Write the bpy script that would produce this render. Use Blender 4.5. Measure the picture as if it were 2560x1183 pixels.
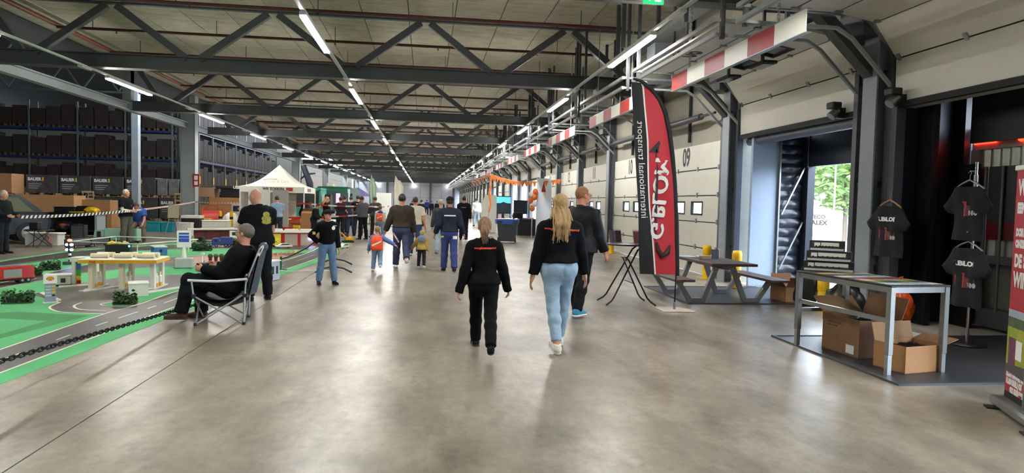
import bpy, bmesh, math, random
import numpy as np
from mathutils import Vector, Matrix, Quaternion
from mathutils.bvhtree import BVHTree
random.seed(7); RNG = np.random.default_rng(7)
SC = bpy.context.scene; COL = SC.collection
for _o in list(bpy.data.objects): bpy.data.objects.remove(_o)
pi = math.pi; rad = math.radians

# ---------------------------------------------------------------- camera
FPX, YAW, PITCH, ROLL, CAMH = 1662.0, 0.131, 0.0498, 0.0228, 1.55
cd = bpy.data.cameras.new('camera'); cam = bpy.data.objects.new('camera', cd); COL.objects.link(cam)
cd.sensor_fit = 'HORIZONTAL'; cd.sensor_width = 36.0; cd.lens = FPX / 2560 * 36.0; cd.clip_end = 600
_f = Vector((math.sin(YAW)*math.cos(PITCH), math.cos(YAW)*math.cos(PITCH), -math.sin(PITCH)))
_r = Vector((math.cos(YAW), -math.sin(YAW), 0)); _d = _f.cross(_r)
_c, _s = math.cos(ROLL), math.sin(ROLL)
_r2 = _c*_r - _s*_d; _d2 = _s*_r + _c*_d
cam.matrix_world = Matrix(((_r2.x, -_d2.x, -_f.x, 0), (_r2.y, -_d2.y, -_f.y, 0), (_r2.z, -_d2.z, -_f.z, CAMH), (0, 0, 0, 1)))
SC.camera = cam

# ---------------------------------------------------------------- world, sun, exposure
wd = bpy.data.worlds.new('sky'); SC.world = wd; wd.use_nodes = True
_n = wd.node_tree.nodes; _l = wd.node_tree.links
_bg = _n['Background']; _bg.inputs['Color'].default_value = (0.74, 0.86, 1.0, 1); _bg.inputs['Strength'].default_value = 11.0
sd = bpy.data.lights.new('sun', 'SUN'); sun = bpy.data.objects.new('sun', sd); COL.objects.link(sun)
sd.energy = 3.0; sd.angle = rad(12); sd.color = (1.0, 0.95, 0.88)
sun.rotation_mode = 'QUATERNION'; sun.rotation_quaternion = Vector((.45, .42, -.79)).to_track_quat('-Z', 'Y')
SC.view_settings.view_transform = 'Standard'; SC.view_settings.look = 'None'
SC.view_settings.exposure = 0.60; SC.view_settings.gamma = 1.0; SC.view_settings.use_curve_mapping = False
LAMP = 125.0     # emission of the ceiling tubes

# ---------------------------------------------------------------- materials
def lin(h):
    h = h.lstrip('#'); o = []
    for i in (0, 2, 4):
        c = int(h[i:i+2], 16)/255
        o.append(c/12.92 if c <= .04045 else ((c+.055)/1.055)**2.4)
    return (*o, 1.0)
MATS = {}
def mat(name, color, rough=.6, metal=0., var=0., vscale=6., bump=0., bscale=40., emit=None, es=0., spec=None, color2=None, coat=0., alpha=None, trans=0., aniso=None, sheen=0., detail=4.):
    """principled material, optional object-space noise for colour variation and bump"""
    if name in MATS: return MATS[name]
    m = bpy.data.materials.new(name); m.use_nodes = True; MATS[name] = m
    n, l = m.node_tree.nodes, m.node_tree.links; b = n['Principled BSDF']
    c = lin(color) if isinstance(color, str) else color
    b.inputs['Base Color'].default_value = c; b.inputs['Roughness'].default_value = rough; b.inputs['Metallic'].default_value = metal
    if spec is not None: b.inputs['Specular IOR Level'].default_value = spec
    if coat: b.inputs['Coat Weight'].default_value = coat; b.inputs['Coat Roughness'].default_value = .08
    if sheen: b.inputs['Sheen Weight'].default_value = sheen
    if trans: b.inputs['Transmission Weight'].default_value = trans
    if alpha is not None: b.inputs['Alpha'].default_value = alpha
    if emit: b.inputs['Emission Color'].default_value = lin(emit); b.inputs['Emission Strength'].default_value = es
    if var or bump:
        tc = n.new('ShaderNodeTexCoord'); mp = n.new('ShaderNodeMapping'); l.new(tc.outputs['Object'], mp.inputs['Vector'])
        if aniso: mp.inputs['Scale'].default_value = aniso
        if var:
            t = n.new('ShaderNodeTexNoise'); t.inputs['Scale'].default_value = vscale; t.inputs['Detail'].default_value = detail; t.inputs['Roughness'].default_value = .6
            l.new(mp.outputs[0], t.inputs['Vector'])
            r = n.new('ShaderNodeValToRGB'); r.color_ramp.elements[0].position = .3; r.color_ramp.elements[1].position = .72
            c2 = lin(color2) if color2 else tuple(min(1, x*(1+var)) for x in c[:3]) + (1,)
            c1 = c if color2 else tuple(x*(1-var) for x in c[:3]) + (1,)
            r.color_ramp.elements[0].color = c1; r.color_ramp.elements[1].color = c2
            l.new(t.outputs['Fac'], r.inputs['Fac']); l.new(r.outputs['Color'], b.inputs['Base Color'])
        if bump:
            t2 = n.new('ShaderNodeTexNoise'); t2.inputs['Scale'].default_value = bscale; t2.inputs['Detail'].default_value = 3
            l.new(mp.outputs[0], t2.inputs['Vector'])
            bp = n.new('ShaderNodeBump'); bp.inputs['Strength'].default_value = min(1, bump); bp.inputs['Distance'].default_value = .01
            l.new(t2.outputs['Fac'], bp.inputs['Height']); l.new(bp.outputs['Normal'], b.inputs['Normal'])
    return m

# ---------------------------------------------------------------- mesh builder
def rotz(a): return Matrix.Rotation(a, 4, 'Z')
def T(x, y, z): return Matrix.Translation((x, y, z))
class MB:
    def __init__(s): s.v = []; s.f = []; s.m = []; s.sm = []; s.M = None
    def add(s, vs, fs, mi=0, smooth=False):
        k = len(s.v)
        if s.M is not None: vs = [s.M @ Vector(p) for p in vs]
        s.v.extend([tuple(p) for p in vs])
        for f in fs: s.f.append(tuple(i+k for i in f)); s.m.append(mi); s.sm.append(smooth)
        return s
    def box(s, c, d, mi=0, R=None, b=0.):
        hx, hy, hz = d[0]/2, d[1]/2, d[2]/2
        M = T(*c) @ (R if R is not None else Matrix.Identity(4))
        if b <= 0 or min(hx, hy, hz) <= b:
            vs = [M @ Vector((x*hx, y*hy, z*hz)) for x in (-1, 1) for y in (-1, 1) for z in (-1, 1)]
            return s.add(vs, [(0, 1, 3, 2), (4, 6, 7, 5), (0, 4, 5, 1), (2, 3, 7, 6), (0, 2, 6, 4), (1, 5, 7, 3)], mi)
        vs = []; idx = {}
        for x in (-1, 1):
            for y in (-1, 1):
                for z in (-1, 1):
                    for a in range(3):
                        p = [x*(hx-b), y*(hy-b), z*(hz-b)]; p[a] = (x*hx, y*hy, z*hz)[a]
                        idx[(x, y, z, a)] = len(vs); vs.append(M @ Vector(p))
        fs = []
        for a in range(3):
            o1, o2 = [(1, 2), (2, 0), (0, 1)][a]
            for sg in (-1, 1):
                q = []
                for (u, w) in ((-1, -1), (1, -1), (1, 1), (-1, 1)):
                    k = [0, 0, 0]; k[a] = sg; k[o1] = u; k[o2] = w; q.append(idx[(*k, a)])
                fs.append(tuple(q) if sg > 0 else tuple(q[::-1]))
            for u in (-1, 1):
                for w in (-1, 1):   # edge along axis a
                    k0 = [0, 0, 0]; k0[o1] = u; k0[o2] = w; k1 = list(k0); k0[a] = -1; k1[a] = 1
                    q = (idx[(*k0, o1)], idx[(*k1, o1)], idx[(*k1, o2)], idx[(*k0, o2)])
                    fs.append(q if u*w < 0 else q[::-1])
        for x in (-1, 1):
            for y in (-1, 1):
                for z in (-1, 1):
                    q = (idx[(x, y, z, 0)], idx[(x, y, z, 1)], idx[(x, y, z, 2)])
                    fs.append(q if x*y*z > 0 else q[::-1])
        return s.add(vs, fs, mi)
    def b2(s, x0, x1, y0, y1, z0, z1, mi=0, b=0.):
        return s.box(((x0+x1)/2, (y0+y1)/2, (z0+z1)/2), (abs(x1-x0), abs(y1-y0), abs(z1-z0)), mi, None, b)
    def bar(s, p0, p1, w, h, mi=0, up=(0, 0, 1), b=0.):
        """rectangular bar from p0 to p1, w across, h along up"""
        p0, p1 = Vector(p0), Vector(p1); d = p1-p0; L = d.length; d.normalize(); u = Vector(up)
        if abs(d.dot(u)) > .98: u = Vector((0, 1, 0)) if abs(d.y) < .9 else Vector((1, 0, 0))
        x = d.cross(u).normalized(); z = x.cross(d)
        R = Matrix((x, d, z)).transposed().to_4x4()
        return s.box((p0+p1)/2, (w, L, h), mi, R, b)
    def cyl(s, p0, p1, r0, r1=None, n=12, mi=0, caps=True, smooth=True):
        r1 = r0 if r1 is None else r1
        p0, p1 = Vector(p0), Vector(p1); d = (p1-p0).normalized(); u = Vector((0, 0, 1)) if abs(d.z) < .95 else Vector((1, 0, 0))
        x = d.cross(u).normalized(); y = d.cross(x)
        vs = [];
        for p, r in ((p0, r0), (p1, r1)):
            for i in range(n):
                a = 2*pi*i/n; vs.append(p + (x*math.cos(a) + y*math.sin(a))*r)
        s.add(vs, [(i, n+i, n+(i+1) % n, (i+1) % n)[::-1] for i in range(n)], mi, smooth)
        if caps: s.add(vs, [tuple(range(n)), tuple(range(2*n-1, n-1, -1))], mi)
        return s
    def tube(s, pts, r, n=8, mi=0, closed=False, caps=True):
        pts = [Vector(p) for p in pts]; N = len(pts); vs = []; prev = None
        for i, p in enumerate(pts):
            if closed: d = (pts[(i+1) % N]-pts[i-1])
            else: d = pts[min(i+1, N-1)]-pts[max(i-1, 0)]
            d.normalize()
            if prev is None:
                u = Vector((0, 0, 1)) if abs(d.z) < .9 else Vector((1, 0, 0)); x = d.cross(u).normalized()
            else: x = (prev - d*prev.dot(d)).normalized()
            prev = x; y = d.cross(x); rr = r[i] if isinstance(r, (list, tuple)) else r
            for k in range(n):
                a = 2*pi*k/n; vs.append(p + (x*math.cos(a)+y*math.sin(a))*rr)
        fs = []
        for i in range(N if closed else N-1):
            j = (i+1) % N
            for k in range(n): fs.append((i*n+k, i*n+(k+1) % n, j*n+(k+1) % n, j*n+k))
        s.add(vs, fs, mi, True)
        if caps and not closed: s.add(vs, [tuple(range(n))[::-1], tuple(range((N-1)*n, N*n))], mi)
        return s
    def prism(s, poly, d, mi=0, M=None, smooth=False):
        """2d polygon in local xy, extruded along local z by d (from 0)"""
        M = M or Matrix.Identity(4); n = len(poly)
        vs = [M @ Vector((x, y, 0)) for x, y in poly] + [M @ Vector((x, y, d)) for x, y in poly]
        s.add(vs, [tuple(range(n))[::-1], tuple(range(n, 2*n))], mi)
        return s.add(vs, [(i, (i+1) % n, n+(i+1) % n, n+i) for i in range(n)], mi, smooth)
    def loft(s, rings, mi=0, closed=True, caps=True, smooth=True):
        n = len(rings[0]); vs = [p for r in rings for p in r]; fs = []
        for i in range(len(rings)-1):
            for k in range(n if closed else n-1):
                fs.append((i*n+k, i*n+(k+1) % n, (i+1)*n+(k+1) % n, (i+1)*n+k))
        s.add(vs, fs, mi, smooth)
        if caps and closed: s.add(vs, [tuple(range(n))[::-1], tuple(range((len(rings)-1)*n, len(rings)*n))], mi)
        return s
    def lathe(s, prof, c=(0, 0, 0), n=20, mi=0, smooth=True):
        c = Vector(c); rings = [[c+Vector((r*math.cos(2*pi*k/n), r*math.sin(2*pi*k/n), z)) for k in range(n)] for r, z in prof]
        return s.loft(rings, mi, True, True, smooth)
    def ell(s, c, r, n=12, m=8, mi=0, R=None):
        c = Vector(c); rings = []
        for i in range(m+1):
            t = pi*(i/m) ; zz = -math.cos(t); q = max(1e-3, math.sin(t)); ring = []
            for k in range(n):
                p = Vector((q*math.cos(2*pi*k/n)*r[0], q*math.sin(2*pi*k/n)*r[1], zz*r[2]))
                ring.append(c + (R @ p if R is not None else p))
            rings.append(ring)
        return s.loft(rings, mi, True, True, True)
    def grid(s, fn, nu, nv, mi=0, smooth=True):
        vs = [fn(i/nu, j/nv) for j in range(nv+1) for i in range(nu+1)]
        return s.add(vs, [(j*(nu+1)+i, j*(nu+1)+i+1, (j+1)*(nu+1)+i+1, (j+1)*(nu+1)+i) for j in range(nv) for i in range(nu)], mi, smooth)
    def mesh(s, name, mats):
        me = bpy.data.meshes.new(name); me.from_pydata(s.v, [], s.f)
        for m in (mats if isinstance(mats, (list, tuple)) else [mats]): me.materials.append(m)
        me.polygons.foreach_set('material_index', s.m); me.polygons.foreach_set('use_smooth', s.sm); me.update()
        return me
def wm(o):
    M = o.matrix_basis.copy()
    return (wm(o.parent) @ o.matrix_parent_inverse @ M) if o.parent else M
def link(name, data, parent=None, world=False):
    o = bpy.data.objects.new(name, data); COL.objects.link(o)
    if parent is not None:
        o.parent = parent
        if world: o.matrix_parent_inverse = wm(parent).inverted()
    return o
def tag(o, label=None, cat=None, group=None, kind=None):
    if label: o['label'] = label
    if cat: o['category'] = cat
    if group: o['group'] = group
    if kind: o['kind'] = kind
    return o
def obj(name, mb, mats, parent=None, world=False, label=None, cat=None, group=None, kind=None):
    return tag(link(name, mb.mesh(name, mats) if isinstance(mb, MB) else mb, parent, world), label, cat, group, kind)
def thing(name, label, cat, loc=(0, 0, 0), rz=0., group=None, kind=None):
    o = link(name, None); o.empty_display_size = .1; o.location = loc; o.rotation_euler = (0, 0, rz)
    return tag(o, label, cat, group, kind)
def dup(o, loc=None, rz=None, label=None, parent=None, group=None):
    c = o.copy(); COL.objects.link(c); c.parent = parent
    if loc is not None: c.location = loc
    if rz is not None: c.rotation_euler = (0, 0, rz)
    if label: c['label'] = label
    if group: c['group'] = group
    for ch in KIDS(o): dup(ch, parent=c)
    return c
def KIDS(o): return [x for x in bpy.data.objects if x.parent == o]
def text(body, size, M, m, parent, name='lettering', world=False, extrude=.001, align='CENTER', bold=0., sx=1., label=None, spacing=1.):
    """flat lettering: converted to a mesh so it is plain geometry; M places local xy (x right, y up)"""
    cu = bpy.data.curves.new(name, 'FONT'); cu.body = body; cu.size = size; cu.extrude = extrude; cu.align_x = align; cu.align_y = 'CENTER'; cu.offset = bold; cu.resolution_u = 3; cu.space_character = spacing
    t = bpy.data.objects.new(name, cu)
    me = bpy.data.meshes.new_from_object(t); bpy.data.objects.remove(t); bpy.data.curves.remove(cu)
    me.transform(M @ Matrix.Diagonal((sx, 1, 1, 1))); me.materials.clear(); me.materials.append(m); me.name = name
    return tag(link(name, me, parent, world), label)
def frame(o, x, y):
    """matrix with origin o, local x and y axes as given (z = x cross y)"""
    x = Vector(x).normalized(); y = Vector(y).normalized(); z = x.cross(y)
    M = Matrix((x, y, z)).transposed().to_4x4(); M.translation = Vector(o); return M
# ================================================================ the hall
def nodes_mat(name):
    m = bpy.data.materials.new(name); m.use_nodes = True; MATS[name] = m
    return m, m.node_tree.nodes, m.node_tree.links, m.node_tree.nodes['Principled BSDF']
def noise(n, l, vec, scale, detail=5, rough=.6, sc=None):
    mp = n.new('ShaderNodeMapping'); l.new(vec, mp.inputs['Vector'])
    if sc: mp.inputs['Scale'].default_value = sc
    t = n.new('ShaderNodeTexNoise'); t.inputs['Scale'].default_value = scale; t.inputs['Detail'].default_value = detail; t.inputs['Roughness'].default_value = rough
    l.new(mp.outputs[0], t.inputs['Vector']); return t.outputs['Fac']
def ramp(n, l, fac, stops):
    r = n.new('ShaderNodeValToRGB'); e = r.color_ramp.elements
    while len(e) < len(stops): e.new(.5)
    for el, (p, c) in zip(e, stops): el.position = p; el.color = lin(c) if isinstance(c, str) else (c, c, c, 1)
    l.new(fac, r.inputs['Fac']); return r.outputs['Color']
def mixc(n, l, fac, a, b, mode='MIX'):
    x = n.new('ShaderNodeMix'); x.data_type = 'RGBA'; x.blend_type = mode
    if isinstance(fac, float): x.inputs[0].default_value = fac
    else: l.new(fac, x.inputs[0])
    l.new(a, x.inputs[6]); l.new(b, x.inputs[7]); return x.outputs[2]
# polished, worn concrete
M_FLOOR, n, l, b = nodes_mat('polished_concrete')
tc = n.new('ShaderNodeTexCoord').outputs['Object']
c1 = ramp(n, l, noise(n, l, tc, .55, 6, .62), [(.30, '#6b6054'), (.5, '#8d8374'), (.72, '#aba292')])
c2 = ramp(n, l, noise(n, l, tc, 2.6, 6, .58, (1, .45, 1)), [(.30, '#544a3e'), (.52, '#8f8676'), (.72, '#b5ab9a')])
c3 = mixc(n, l, .45, c1, c2)
st = ramp(n, l, noise(n, l, tc, 1.7, 8, .68, (1, .42, 1)), [(.47, 0.), (.66, .8)])
c4 = mixc(n, l, st, c3, ramp(n, l, noise(n, l, tc, 9, 4), [(.3, '#4a4238'), (.7, '#6e6558')]))
fine0 = ramp(n, l, noise(n, l, tc, 11, 10, .78), [(.30, .62), (.52, .93), (.68, 1.0)])
scr = ramp(n, l, noise(n, l, tc, 3.0, 9, .8, (1.6, .5, 1)), [(.30, .55), (.40, 1.0)])
fine = mixc(n, l, 1.0, fine0, scr, 'MULTIPLY')
l.new(mixc(n, l, 1.0, c4, fine, 'MULTIPLY'), b.inputs['Base Color'])
b.inputs['Roughness'].default_value = .33; b.inputs['Specular IOR Level'].default_value = .42
# raw ceiling concrete
M_CEIL, n, l, b = nodes_mat('ceiling_concrete')
tc = n.new('ShaderNodeTexCoord').outputs['Object']
c1 = ramp(n, l, noise(n, l, tc, .8, 6, .66, (1.0, .5, 1)), [(.3, '#9c9684'), (.52, '#bab3a1'), (.75, '#cec7b5')])
c2 = ramp(n, l, noise(n, l, tc, 3.0, 7, .7, (.35, 1.4, 1)), [(.35, '#857f6e'), (.6, '#bdb6a4'), (.78, '#dbd4c4')])
cf = ramp(n, l, noise(n, l, tc, 7, 9, .76, (.7, 1.2, 1)), [(.30, .70), (.5, .95), (.70, 1.0)])
l.new(mixc(n, l, 1.0, mixc(n, l, .5, c1, c2), cf, 'MULTIPLY'), b.inputs['Base Color']); b.inputs['Roughness'].default_value = .85
M_STEEL = mat('painted_grey_steel', '#4b4e52', .45, .0, .10, 2.0)
M_STEEL2 = mat('light_grey_steel', '#939a9c', .42, .0, .08, 2.0)
M_DSTEEL = mat('dark_grey_steel', '#3c3f43', .45, .0, .12, 2.0)
M_GALV = mat('galvanised_steel', '#9da1a3', .35, .75, .15, 9.0)
M_PIPE = mat('dark_red_pipe', '#4a1c18', .5, .0, .2, 3.0)
M_ORPIPE = mat('orange_pipe', '#6b3620', .5)
M_RAIL = mat('white_rail', '#c9cbc8', .4)
M_TUBE = mat('lit_tube', '#ffffff', .4, emit='#fbfaf4', es=LAMP)
M_PANEL = mat('cream_door_panel', '#d2cec2', .42, .0, .04, 1.2, .06, 90)
M_GASKET = mat('black_rubber', '#17181a', .7)
M_BLACK = mat('black_plastic', '#15161a', .5)
M_BLACKPRINT = mat('black_print', '#1a1a1c', .6)
M_WHITEPRINT = mat('white_print', '#e9e9e6', .6)
M_CONC = mat('wall_concrete', '#a19c8f', .85, 0, .14, 1.2, .1, 20)
M_DOCK = mat('dock_shelter_panel', '#252b38', .42, .1, .1, 1.0)
M_DOCK_LIT = mat('dock_shelter_daylit', '#a3b4cc', .38, .1, .06, 1.0)  # paler copy of the shelter panel, daylight put into the colour
M_YEL = mat('safety_yellow', '#e3b212', .45, 0, .08, 5)
M_RED = mat('safety_red', '#9c120d', .5, 0, .05, 5)
M_WHITE = mat('white_paint', '#dedcd2', .4, 0, .03, 5)
# clear glazing
M_GLASS = bpy.data.materials.new('clear_glass'); M_GLASS.use_nodes = True; MATS['clear_glass'] = M_GLASS
n, l = M_GLASS.node_tree.nodes, M_GLASS.node_tree.links; n.remove(n['Principled BSDF'])
_t = n.new('ShaderNodeBsdfTransparent'); _t.inputs[0].default_value = (.80, .88, .95, 1); _g = n.new('ShaderNodeBsdfGlossy'); _g.inputs['Roughness'].default_value = .03
_x = n.new('ShaderNodeMixShader'); _x.inputs[0].default_value = .10; l.new(_t.outputs[0], _x.inputs[1]); l.new(_g.outputs[0], _x.inputs[2]); l.new(_x.outputs[0], n['Material Output'].inputs[0])

CP = 4.55; C0 = 8.95                    # dock column pitch, first column in view
XW = 6.5                                # inner face of the dock wall
YEND = 124.0; ZC = 6.42
TY = [10.2] + [18.3 + 8.95*k for k in range(0, 12)]
# floor: slabs parted by the sawn joint
fl = thing('floor', 'polished grey-brown concrete hall floor with worn patches', 'floor', kind='structure')
for x0, x1 in ((-46, -2.296), (-2.284, XW+.04)):
    obj('slab', MB().b2(x0, x1, -7, YEND+1, -.25, 0), M_FLOOR, fl)
obj('joint_filler', MB().b2(-2.296, -2.284, -7, YEND+1, -.2, -.006), M_GASKET, fl)
# ceiling of 1.2 m concrete slabs
ce = thing('ceiling', 'raw concrete slab ceiling above grey trusses', 'ceiling', kind='structure')
x = -11.3; k = 0
bays = [(-7, TY[0])] + [(TY[i], TY[i+1]) for i in range(4)]
proto = {}
while x < 6.9:
    for (y0, y1) in bays:
        key = round(y1-y0, 3)
        if key not in proto: proto[key] = MB().b2(-.592, .592, -(y1-y0)/2+.01, (y1-y0)/2-.01, 0, .2, b=.012).mesh('slab', M_CEIL)
        s_ = link('slab', proto[key], ce); s_.location = (x+.6, (y0+y1)/2, ZC + random.uniform(-.006, .006))
    if 'far' not in proto: proto['far'] = MB().b2(-.592, .592, TY[4], YEND+1, 0, .2).mesh('slab', M_CEIL)
    s_ = link('slab', proto['far'], ce); s_.location = (x+.6, 0, ZC)
    x += 1.2
obj('roof_deck', MB().b2(-12, XW+.6, -7, YEND+1, ZC+.205, ZC+.4), M_CEIL, ce)
# roof trusses
def make_truss():
    t = thing('roof_truss', 'x', 'truss', kind='structure')
    def ibeam(x0, x1, zc, h, w, name):
        m = MB(); m.b2(x0, x1, -.012, .012, zc-h/2, zc+h/2); m.b2(x0, x1, -w/2, w/2, zc-h/2, zc-h/2+.022); m.b2(x0, x1, -w/2, w/2, zc+h/2-.022, zc+h/2)
        obj(name, m, M_STEEL, t)
    ibeam(-11.15, 6.05, 4.93, .36, .34, 'bottom_chord'); ibeam(-11.15, 6.05, 6.388, .05, .12, 'top_chord')
    tops = [-11.0, -7.95, -4.0, -.06, 3.86]; bots = [-9.9, -5.98, -2.03, 1.9, 5.7]
    for i, bx in enumerate(bots):
        obj('diagonal', MB().bar((tops[i]+.12, 0, 6.33), (bx-.16, 0, 5.08), .17, .16, up=(0, 1, 0)), M_STEEL, t)
        if i+1 < len(tops): obj('diagonal', MB().bar((bx+.16, 0, 5.08), (tops[i+1]-.12, 0, 6.33), .17, .16, up=(0, 1, 0)), M_STEEL, t)
    return t
tr0 = make_truss()
ORD = ['first', 'second', 'third', 'fourth', 'fifth', 'sixth', 'seventh', 'eighth', 'ninth', 'tenth', 'eleventh', 'twelfth', 'thirteenth', 'fourteenth', 'fifteenth', 'sixteenth', 'seventeenth', 'eighteenth']
for i, y in enumerate(TY):
    lab = f'grey steel roof truss, {ORD[i]} across the hall counted from the front'
    if i == 0: tr0.location = (0, y, 0); tr0['label'] = lab; tr0['group'] = 'roof trusses'
    else: dup(tr0, (0, y, 0), 0, lab)
# edge girders and left columns
g = MB(); g.b2(-11.5, -11.12, -5, 75, 5.75, 6.35); obj('edge_girder', g, M_DSTEEL, label='dark girder along the open left edge of concrete ceiling', cat='beam', kind='structure')
g = MB(); g.b2(-11.4, -11.15, 0, YEND, 4.74, 4.78); g.b2(-11.29, -11.26, 0, YEND, 4.78, 5.0); g.b2(-11.4, -11.15, 0, YEND, 5.0, 5.04)
obj('edge_beam', g, M_STEEL2, label='long light grey beam over the left column row', cat='beam', kind='structure')
def hcol(name, w, d, h, m):
    mb = MB(); mb.b2(-w/2, w/2, -d/2, -d/2+.03, 0, h); mb.b2(-w/2, w/2, d/2-.03, d/2, 0, h); mb.b2(-.02, .02, -d/2+.03, d/2-.03, 0, h)
    return obj(name, mb, m)
lc = thing('steel_column', 'thick grey steel column beside the shrink-wrapped pallets', 'column', (-11.18, 33.6, 0), kind='structure')
mb = MB(); mb.b2(-.30, .30, -.2, .2, 0, 6.3, b=.02); mb.b2(.30, .33, -.24, .24, 0, 6.3); mb.b2(-.33, -.30, -.24, .24, 0, 6.3); obj('shaft', mb, M_STEEL2, lc)
obj('base_plate', MB().b2(-.5, .5, -.35, .35, 0, .03), M_STEEL2, lc)
for y, t_ in ((60.5, 'behind the white tent'), (78, 'behind the green coach'), (96, 'above the purple tent'), (113, 'farthest down the left side')):
    dup(lc, (-11.25, y, 0), 0, 'thick grey steel column ' + t_)
sp = thing('slim_post', 'slim light grey steel post in front of dark racks', 'column', (-15.35, 38.0, 0), kind='structure')
obj('shaft', MB().b2(-.17, .17, -.17, .17, 0, 8.6, b=.01), M_STEEL2, sp)
obj('hanger_post', MB().b2(-11.42, -11.12, 27.1, 27.4, 4.78, 6.3), M_STEEL2, label='short light grey post between edge beam and truss end', cat='beam', kind='structure')
# end wall and white left wall at the back
M_ENDW = mat('grey_cladding', '#a9adb8', .6, 0, .04, .5)
ew = thing('wall_back', 'pale grey panel wall closing the far end', 'wall', (0, YEND, 0), kind='structure')
for i in range(5):
    for j in range(3): obj('panel', MB().b2(-12.6+i*3.9, -12.6+i*3.9+3.86, 0, .15, j*2.2, j*2.2+2.17), M_ENDW, ew)
obj('backing', MB().b2(-13, XW+.4, .16, .3, 0, 7), M_DSTEEL, ew)
for x in (-6.9, .95, 5.2): obj('wall_post', MB().b2(x-.18, x+.18, -.3, 0, 0, 6.3), M_STEEL, ew)
M_WLW = mat('white_cladding', '#99958b', .6, 0, .04, .4)
wl = thing('wall_left', 'cream panel wall at the back left behind coach', 'wall', (-13.2, 74, 0), kind='structure')
for j in range(3): obj('panel', MB().b2(-.2, 0, 0, 50.4, j*2.2, j*2.2+2.16), M_WLW, wl)
obj('end_panel', MB().b2(-30, -.2, 0, .2, 0, 9), M_WLW, wl)
obj('joint_strip', MB().b2(-.22, -.02, 0, 50.4, 2.1, 4.45), M_DSTEEL, wl)
obj('wall_storage', MB().b2(-46.3, -46, -7, 75, 0, 9), mat('shaded_cladding', '#2a2a2b', .8), label='dark wall behind the storage racks', cat='wall', kind='structure')  # wall colour kept dark to carry the unlit store's shade
obj('ceiling_storage', MB().b2(-46, -11.6, -7, 75, 8.9, 9.1), mat('shaded_roof', '#232322', .85), label='dark high roof over the rack store', cat='ceiling', kind='structure')  # roof colour darkened, the store's shade is painted in
obj('wall_front', MB().b2(-46, 10, -7.3, -7, 0, 9.2), M_CONC, label='plain wall behind the camera', cat='wall', kind='structure')
# thin lattice girders in the storage roof, darker steel for the store's shade
for i, y in enumerate((24, 31, 38)):
    t = thing('lattice_girder', f'thin dark lattice girder in the rack store roof, {ORD[i]} from the front', 'truss', (0, y, 0), group='lattice girders', kind='structure')
    mb = MB(); mb.b2(-45, -11.6, -.06, .06, 6.9, 7.0); mb.b2(-45, -11.6, -.06, .06, 8.3, 8.4); obj('chords', mb, M_DSTEEL, t)
    mb = MB(); xx = -45
    while xx < -13: mb.bar((xx, 0, 7), (xx+.9, 0, 8.3), .06, .06, up=(0, 1, 0)); mb.bar((xx+.9, 0, 8.3), (xx+1.8, 0, 7), .06, .06, up=(0, 1, 0)); xx += 1.8
    obj('lattice', mb, M_DSTEEL, t)
# sprinkler pipes
def sprinkler(i, y):
    t = thing('sprinkler_pipe', f'thin dark red sprinkler pipe under the concrete ceiling, {ORD[i] if i < 18 else "far"} from the front', 'pipe', (0, y, 0), group='sprinkler pipes', kind='structure')
    obj('pipe', MB().cyl((-9.9, 0, 6.02), (4.9, 0, 6.02), .04, n=8), M_PIPE, t)
    hd = MB().cyl((0, 0, 6.02), (0, 0, 5.93), .014, n=6); hd.cyl((0, 0, 5.94), (0, 0, 5.925), .03, n=8); hm = hd.mesh('sprinkler_head', M_PIPE)
    hg = MB().b2(-.008, .008, -.008, .008, 6.05, ZC).mesh('hanger', M_DSTEEL)
    for q in range(5):
        o = link('sprinkler_head', hm, t); o.location.x = -8.4+q*2.9
        o = link('hanger', hg, t); o.location.x = -9.0+q*3.2
    return t
sp0 = sprinkler(0, 13.5)
for i in range(1, 18): dup(sp0, (0, 13.5+3.05*i, 0), 0, f'thin dark red sprinkler pipe under the concrete ceiling, {ORD[i]} from the front')
obj('sprinkler_main', MB().cyl((-9.95, 0, 6.1), (-9.95, 110, 6.1), .06, n=10), M_ORPIPE, label='rusty orange sprinkler main running along left ceiling edge', cat='pipe', kind='structure')
# ---------------------------------------------------------------- ceiling light rows
rows = ((-8.48, 'left'), (-2.1, 'middle'), (4.05, 'right'))
rail = MB().b2(-.035, .035, -6, YEND-2, 4.716, 4.76).mesh('light_rail', M_RAIL)
tm = MB(); tm.b2(-.055, .055, -1.4, 1.4, -.032, -.004); hm = MB(); hm.b2(-.06, .06, -1.43, 1.43, -.003, .06)
tm = tm.mesh('diffuser', M_TUBE); hm = hm.mesh('housing', M_RAIL); jm = MB().b2(-.06, .06, -.25, .25, 0, .05, b=.01).mesh('junction_box', M_RAIL)
for x, nm in rows:
    r = tag(link('light_rail', rail), f'long white light rail of the {nm} lamp row', 'rail', 'light rails'); r.location = (x, 0, 0)
    for i in range(17):
        yc = 13.2 + 7.45*(i-1)
        o = thing('tube_light', f'lit white tube lamp, {ORD[i]} from the front in {nm} ceiling row', 'lamp', (x, yc, 4.655), group='lit tube lamps')
        link('diffuser', tm, o); link('housing', hm, o)
        if i < 7: link('junction_box', jm, o).location = (0, -2.6, .01)
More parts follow.
